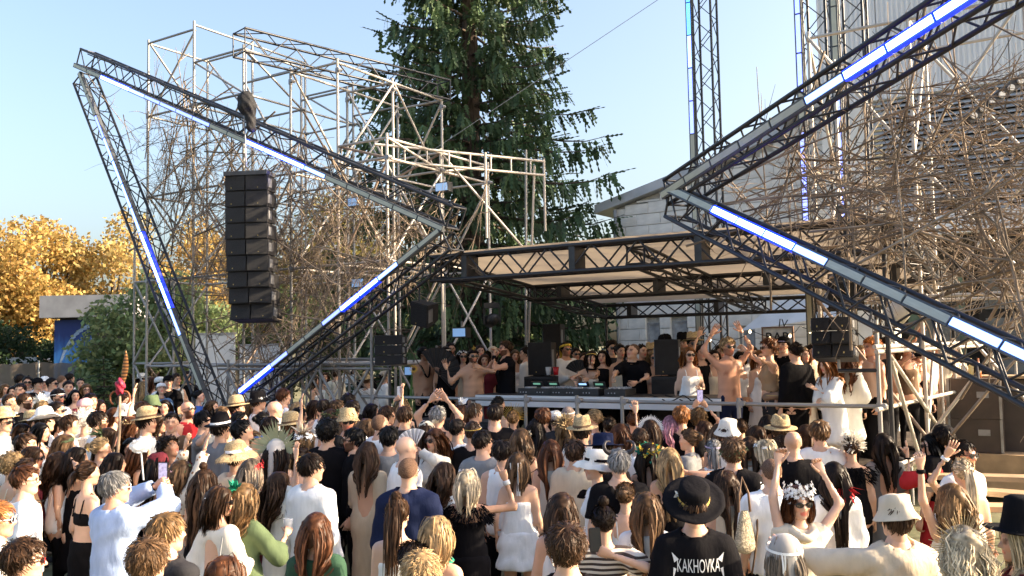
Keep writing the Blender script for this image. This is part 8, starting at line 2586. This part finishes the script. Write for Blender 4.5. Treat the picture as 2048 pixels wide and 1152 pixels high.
phone((hand_at("pale blue shirt filming", 'L') + hand_at("pale blue shirt filming", 'R')) / 2 + Vector((-0.01, -0.03, 0.085)), "phone with lit screen held up by the pale blue shirt", tilt=0.05)
phone(hand_at("messy dark bun", 'R', (-0.03, -0.03, 0.07)), "dark phone held up in the lowest row", screen=M_PSCREEN2, tilt=-0.06, sc=1.0)
phone(hand_at("holding up a phone before the rail", 'L', (0, 0, 0.07)), "white phone held up before the rail's left end", back=M_PHONE_W, rz=math.pi)
phone((hand_at("curly fair-haired person filming", 'L') + hand_at("curly fair-haired person filming", 'R')) / 2 + Vector((0, -0.02, 0.06)), "phone filming the stage below the white lace camisole")
phone(hand_at("looking at a phone behind the corner post", 'L', (0, -0.03, 0.05)), "phone held behind the stage's corner post", rz=1.2)
def folding_fan(c, label, r, m, face, span=2.6, up=0.3):
 """pleated half-disc with ribs, opened in the plane facing `face`"""
 root = empty("folding_fan", c, 0, label, 'fan')
 f = Vector(face).normalized()
 s = f.cross(Vector((0, 0, 1))).normalized(); u = s.cross(f)
 n = 22
 V = []
 for i in range(n + 1):
  a = math.pi / 2 - span / 2 + span * i / n + up
  d = s * math.cos(a) + u * math.sin(a)
  off = f * (0.008 if i % 2 else -0.008)
  V += [d * r * 0.22 + off * .3, d * r + off]
 b = MB(); b.add(np.array([list(v) for v in V]), [[2 * i, 2 * i + 1, 2 * i + 3, 2 * i + 2] for i in range(n)])
 obj("leaf", b.mesh("leaf", m), root)
 for i in range(0, n + 1, 2):
  a = math.pi / 2 - span / 2 + span * i / n + up
  d = s * math.cos(a) + u * math.sin(a)
  b = MB(); b.poly(np.array([list(f * .010), list(d * r * .96 + f * .010)]), [0.004, 0.002], 4); obj("rib", b.mesh("rib", mat("fan_rib", (0.05, 0.04, 0.035), rough=0.5)), root)
M_FANW = mat("fan_white", (0.72, 0.72, 0.74), rough=0.8, var=0.03, transl=0.3)
M_FANB = mat("fan_black", (0.02, 0.02, 0.022), rough=0.8)
folding_fan(hand_at("holding a white folding fan", 'L', (0, -0.04, 0.02)), "white folding fan held before the face in sunglasses", 0.21, M_FANW, (0.1, -1, 0.1), 2.6, -0.75)
folding_fan(at_v(872, 745, 0.55), "large black folding fan opened at the stage's left end", 0.42, M_FANB, (0.2, -1, 0.05), 3.0, 0.9)
folding_fan(at_v(1158, 748, 1.6), "dark folding fan before the white shirt with bandana", 0.24, M_FANB, (0.0, -1, 0.05), 2.7, 0.2)
def cup(c, label, m, r=0.042, h=0.11):
 b = MB(); b.lathe([(0.0, 0.0), (r * .72, 0.0), (r, h), (r * .95, h), (r * .68, 0.006)], 14)
 root = empty("drinking_cup", c, 0, label, 'cup')
 obj("wall", b.mesh("wall", m, smooth=True), root)
 b = MB(); b.lathe([(r * 1.0, h - .004), (r * 1.06, h), (r * 1.0, h + .003)], 14); obj("rim", b.mesh("rim", m, smooth=True), root)
M_CLEAR = mat("clear_plastic", (0.7, 0.72, 0.74), rough=0.15, alpha=0.45, var=0)
cup(hand_at("green feather mask", 'R', (0, 0, -0.03)), "clear plastic cup held beside the green dress", M_CLEAR)
cup(hand_at("holding a red drink", 'R', (0, 0, -0.03)), "red drink in a clear cup in the back rows", mat("red_drink", (0.4, 0.03, 0.04), rough=0.2))
_mz = at_v(1080, 750, 1.35).z
for px, m_, lab in ((1097, M_CLEAR, "clear cup standing beside the left monitor speaker"), (1112, mat("cup_red", (0.5, 0.015, 0.02), rough=0.35), "red party cup standing behind the mixing table")):
 p = at_v(px, 748, 1.2); p.z = at_v(1080, 749, 1.35).z - 0.004
 cup(p, lab, m_, 0.05, 0.13)
sa, sb2 = at_y(234, 925, 9.6), at_y(240, 792, 9.6)
stf = empty("ceremonial_staff", (sa.x, sa.y, gz(sa.y)), 0, "wooden staff topped with red ornament, horns and a pheasant feather", 'staff')
S0 = Vector(stf.location)
L_ = lambda p: np.array(list(Vector(p) - S0))
b = MB(); b.poly(np.array([L_((sa.x, sa.y, gz(sa.y))), L_(sa), L_((sa + sb2) / 2) + np.array([.012, 0, 0]), L_(sb2)]), [0.016, 0.017, 0.016, 0.014], 8); obj("stick", b.mesh("stick", mat("staff_wood", (0.42, 0.30, 0.20), rough=0.8, var=0.2), smooth=True), stf)
top_ = L_(sb2)
for s in (-1, 1):
 an = np.linspace(-1.2, 2.2, 14)
 b = MB(); b.poly(np.stack([top_[0] + s * (0.05 + 0.055 * np.cos(an)), np.full(14, top_[1]), top_[2] - 0.02 + 0.07 * np.sin(an)], 1), 0.010, 6); obj("horn", b.mesh("horn", mat("staff_horn", (0.25, 0.08, 0.03), rough=0.5), smooth=True), stf)
f = Field(np.arange(-.09, .091, .012), np.arange(-.07, .071, .012), np.arange(-.12, .13, .012))
f.ell((0, 0, 0), (.05, .04, .09), 0).ell((0, -.03, .02), (.03, .02, .03), .02)
X, Y, Z = f.pts(); f.F = (f.F + .006 * np.sin(90 * X + 60 * Z)).astype(np.float32)
V, Q = f.nets(); obj("red_ornament", mesh_np("red_ornament", V + top_ + np.array([0, 0, .10]), Q, smooth=True, mats=[mat("ornament_red", (0.45, 0.03, 0.07), rough=0.5, var=0.3, scale=30)]), stf)
ft = L_(at_y(251, 702, 9.6)); fb = top_ + np.array([0.02, 0, 0.10])
n = 14; V = []
for i in range(n + 1):
 t = i / n; c = fb + (ft - fb) * t + np.array([0.015 * math.sin(t * 3), 0, 0]); w = 0.030 * math.sin(math.pi * (0.12 + 0.88 * t)) + 0.004
 V += [c + np.array([-w, 0.004, 0.012]), c + np.array([0, -0.006, 0]), c + np.array([w, 0.004, 0.012])]
b = MB(); b.add(np.array(V), [[3 * i + j, 3 * i + j + 1, 3 * i + j + 4, 3 * i + j + 3] for i in range(n) for j in (0, 1)])
fm = bpy.data.materials.new("pheasant_feather"); fm.use_nodes = True
nt = fm.node_tree; wv = nt.nodes.new("ShaderNodeTexWave"); wv.bands_direction = 'Z'; wv.inputs["Scale"].default_value = 9; wv.inputs["Distortion"].default_value = 1.5
tc = nt.nodes.new("ShaderNodeTexCoord"); nt.links.new(tc.outputs["Object"], wv.inputs[0]); cr_ = nt.nodes.new("ShaderNodeValToRGB"); cr_.color_ramp.elements[0].color = (0.05, 0.02, 0.01, 1); cr_.color_ramp.elements[1].color = (0.45, 0.2, 0.06, 1)
nt.links.new(wv.outputs[0], cr_.inputs[0]); nt.links.new(cr_.outputs[0], nt.nodes["Principled BSDF"].inputs["Base Color"])
obj("feather", b.mesh("feather", fm, smooth=True), stf)
ra, rb2 = at_y(287, 960, 8.2), at_y(281, 892, 8.2)
rose = empty("plastic_rose", rb2, 0, "clear plastic rose on a white stick above the copper hair", 'decoration')
tube("stick", ra, rb2, 0.008, M_PHONE_W, rose, 6)
rg = np.random.default_rng(4)
f = Field(np.arange(-.12, .121, .011), np.arange(-.12, .121, .011), np.arange(-.10, .111, .011))
f.ell((0, 0, 0), (.085, .085, .065), 0)
X, Y, Z = f.pts(); f.F = (f.F + .012 * np.sin(45 * X + 30 * np.sin(20 * Z)) * np.sin(50 * Y + 35 * Z)).astype(np.float32)
V, Q = f.nets(); obj("bloom", mesh_np("bloom", V, Q, mats=[mat("clear_film", (0.75, 0.77, 0.8), rough=0.12, alpha=0.75, var=0)]), rose)
from mathutils.bvhtree import BVHTree
def print_on_back(part, lines, m):
 root = who(part)[0]
 tee = [c for c in root.children if c.name.startswith('tshirt')][0]
 me = tee.data
 bvh = BVHTree.FromPolygons([v.co.copy() for v in me.vertices], [list(p.vertices) for p in me.polygons])
 for (body, size, z0, spikes) in lines:
  tm = text_mesh(body, 0.1, m, 0.0, "print")
  V = np.array([v.co[:] for v in tm.vertices]); V *= size[0] / (V[:, 0].max() - V[:, 0].min()); V[:, 1] *= size[1] / (V[:, 1].max() - V[:, 1].min()); xs_ = V[:, 0]; size = size[1]
  W_ = xs_.max() - xs_.min()
  tris = []
  tm.calc_loop_triangles()
  T3 = np.array([t.vertices[:] for t in tm.loop_triangles])
  b = MB(); b.add(V, tris=T3)
  if spikes:
   for s in (-1, 1):
    x = s * W_ / 2
    b.add([(x - s * .012, size * .5, 0), (x + s * .030, size * 1.0, 0), (x + s * .016, size * .25, 0), (x + s * .004, -size * .2, 0), (x + s * .030, -size * 1.15, 0), (x + s * .022, -size * .1, 0)], tris=[[0, 1, 2], [3, 4, 5]])
  bm = bmesh.new(); mm = b.mesh("tmp", m); bm.from_mesh(mm); bmesh.ops.triangulate(bm, faces=bm.faces)
  bmesh.ops.subdivide_edges(bm, edges=[e for e in bm.edges if e.calc_length() > 0.025], cuts=2, use_grid_fill=False)
  for v in bm.verts:
   x, z = -v.co.x, z0 + v.co.y      # read from behind
   hit = bvh.ray_cast(Vector((-x if False else v.co.x, -1.0, z)), Vector((0, 1, 0)))
   y = hit[0].y if hit[0] else -0.15
   v.co = Vector((v.co.x, y - 0.006, z))
  bm.to_mesh(mm); bm.free()
  mm.name = "print"
  obj("print", mm, tee)
M_PRINT = mat("print_white", (0.78, 0.78, 0.78), rough=0.7, var=0.02)
print_on_back("KAKHOVKA", (("KAKHOVKA", (0.27, 0.085), 1.345, True), ("WORDS TOUR", (0.155, 0.026), 1.235, False)), M_PRINT)
root = who("crochet bag on the shoulder")[0]
bp = at_y(1490, 1062, root.location.y - 0.12)
bag = empty("crochet_bag", bp, 0.2, "cream crochet shoulder bag hanging before the white tee", 'bag')
n, m_ = 18, 12
V = []
for i in range(m_):
 t = i / (m_ - 1)
 w = (0.028 + 0.085 * t ** 0.8) * (1.0 if t < 0.85 else math.cos((t - 0.85) / 0.15 * 1.35)); zz = 0.16 - 0.34 * t
 for j in range(n):
  a = 2 * math.pi * j / n
  V.append((w * math.cos(a) * (1 + 0.02 * math.sin(7 * a + 9 * t)), 0.45 * w * math.sin(a), zz))
b = MB(); b.add(V, [[i * n + j, i * n + (j + 1) % n, (i + 1) * n + (j + 1) % n, (i + 1) * n + j] for i in range(m_ - 1) for j in range(n)])
obj("pouch", b.mesh("pouch", mat("crochet_cream", (0.62, 0.53, 0.38), rough=0.9, var=0.25, scale=60, bump=1.0, bscale=110), smooth=True), bag)
b = MB(); b.poly(np.array([(-.05, 0, .15), (-.04, 0.0, .30), (0.0, 0.02, .42), (.04, 0, .30), (.05, 0, .15)]), 0.010, 6); obj("handle", b.mesh("handle", mat("strap_brown", (0.2, 0.12, 0.07), rough=0.7), smooth=True), bag)
wb = at_v(1546, 793, 0.42)
bb_ = empty("belt_bag", wb, HR, "small brown belt bag at the dancer's waist", 'bag')
f = Field(np.arange(-.17, .171, .015), np.arange(-.08, .081, .015), np.arange(-.1, .101, .015)); f.cap((-.09, 0, -.01), (.09, 0, .02), .055, .05, 0)
V, Q = f.nets(); obj("pouch", mesh_np("pouch", V, Q, smooth=True, mats=[mat("leather_brown", (0.24, 0.15, 0.10), rough=0.5)]), bb_)
b = MB(); b.box((0, -0.054, 0.015), (0.16, 0.006, 0.008)); obj("zip", b.mesh("zip", mat("badge_gold", (0.45, 0.33, 0.12))), bb_)
fl0 = at_v(828, 790, 0.25)
fl = empty("tall_flower", (fl0.x, fl0.y, STAGE_Z), 0, "tall yellow flower on green stalks at the stage's left end", 'plant')
rg = np.random.default_rng(8)
for q in range(4):
 x = rg.normal(0, .03); zt = at_v(828, 738 + 12 * q, 0.25).z - STAGE_Z
 b = MB(); b.poly([(x, 0, 0), (x + rg.normal(0, .03), 0, zt * .5), (x * .5, 0, zt)], [.012, .010, .007], 6); obj("stalk", b.mesh("stalk", mat("stalk_green", (0.07, 0.14, 0.03), rough=0.6), smooth=True), fl)
for q in range(14):
 a = q * 2 * math.pi / 14
 zt = at_v(828, 738, 0.25).z - STAGE_Z
 b = MB(); b.add([(0.02 * math.cos(a), -.01, zt + .02 * math.sin(a)), (.05 * math.cos(a + .15), -.02, zt + .05 * math.sin(a + .15)), (.085 * math.cos(a), -.012, zt + .085 * math.sin(a)), (.05 * math.cos(a - .15), -.02, zt + .05 * math.sin(a - .15))], [[0, 1, 2, 3]]); obj("petal", b.mesh("petal", mat("petal_yellow", (0.7, 0.4, 0.02), rough=0.6)), fl)
b = MB(); b.lathe([(0, -.03), (.03, -.025), (.035, 0), (0, 0.01)], 10, (0, 0, zt), R=Rx(math.pi / 2)); obj("seed_head", b.mesh("seed_head", mat("seed_brown", (0.06, 0.03, 0.015))), fl)
for i, (x0, x1, lab) in enumerate(((1300, 1345, "black cable looping over the table edge near the mixer"), (1330, 1385, "black cable hanging from the table edge by the right monitor"))):
 P0, P1 = at_v(x0, 785, 0.5), at_v(x1, 802, 0.25)
 P0.z = TZ + 0.02
 pts = [P0, P0 * .6 + P1 * .4 + Vector((0, -.05, .0)), at_v((x0 + x1) / 2 + 10, 803, 0.24), P1, at_v(x1 + 22, 790, 0.24), at_v(x1 + 40, 803, 0.24)]
 pts = np.array([list(p) for p in pts]); tt = np.linspace(0, 5, 24)
 pts = np.stack([np.interp(tt, np.arange(6), pts[:, a]) for a in range(3)], 1)
 b = MB(); b.poly(pts - np.array(list(P0)), 0.009, 5)
 tag(obj("cable", b.mesh("cable", M_SKIRT, smooth=True), None, P0), lab, 'cable', 'cables on the mixing table')
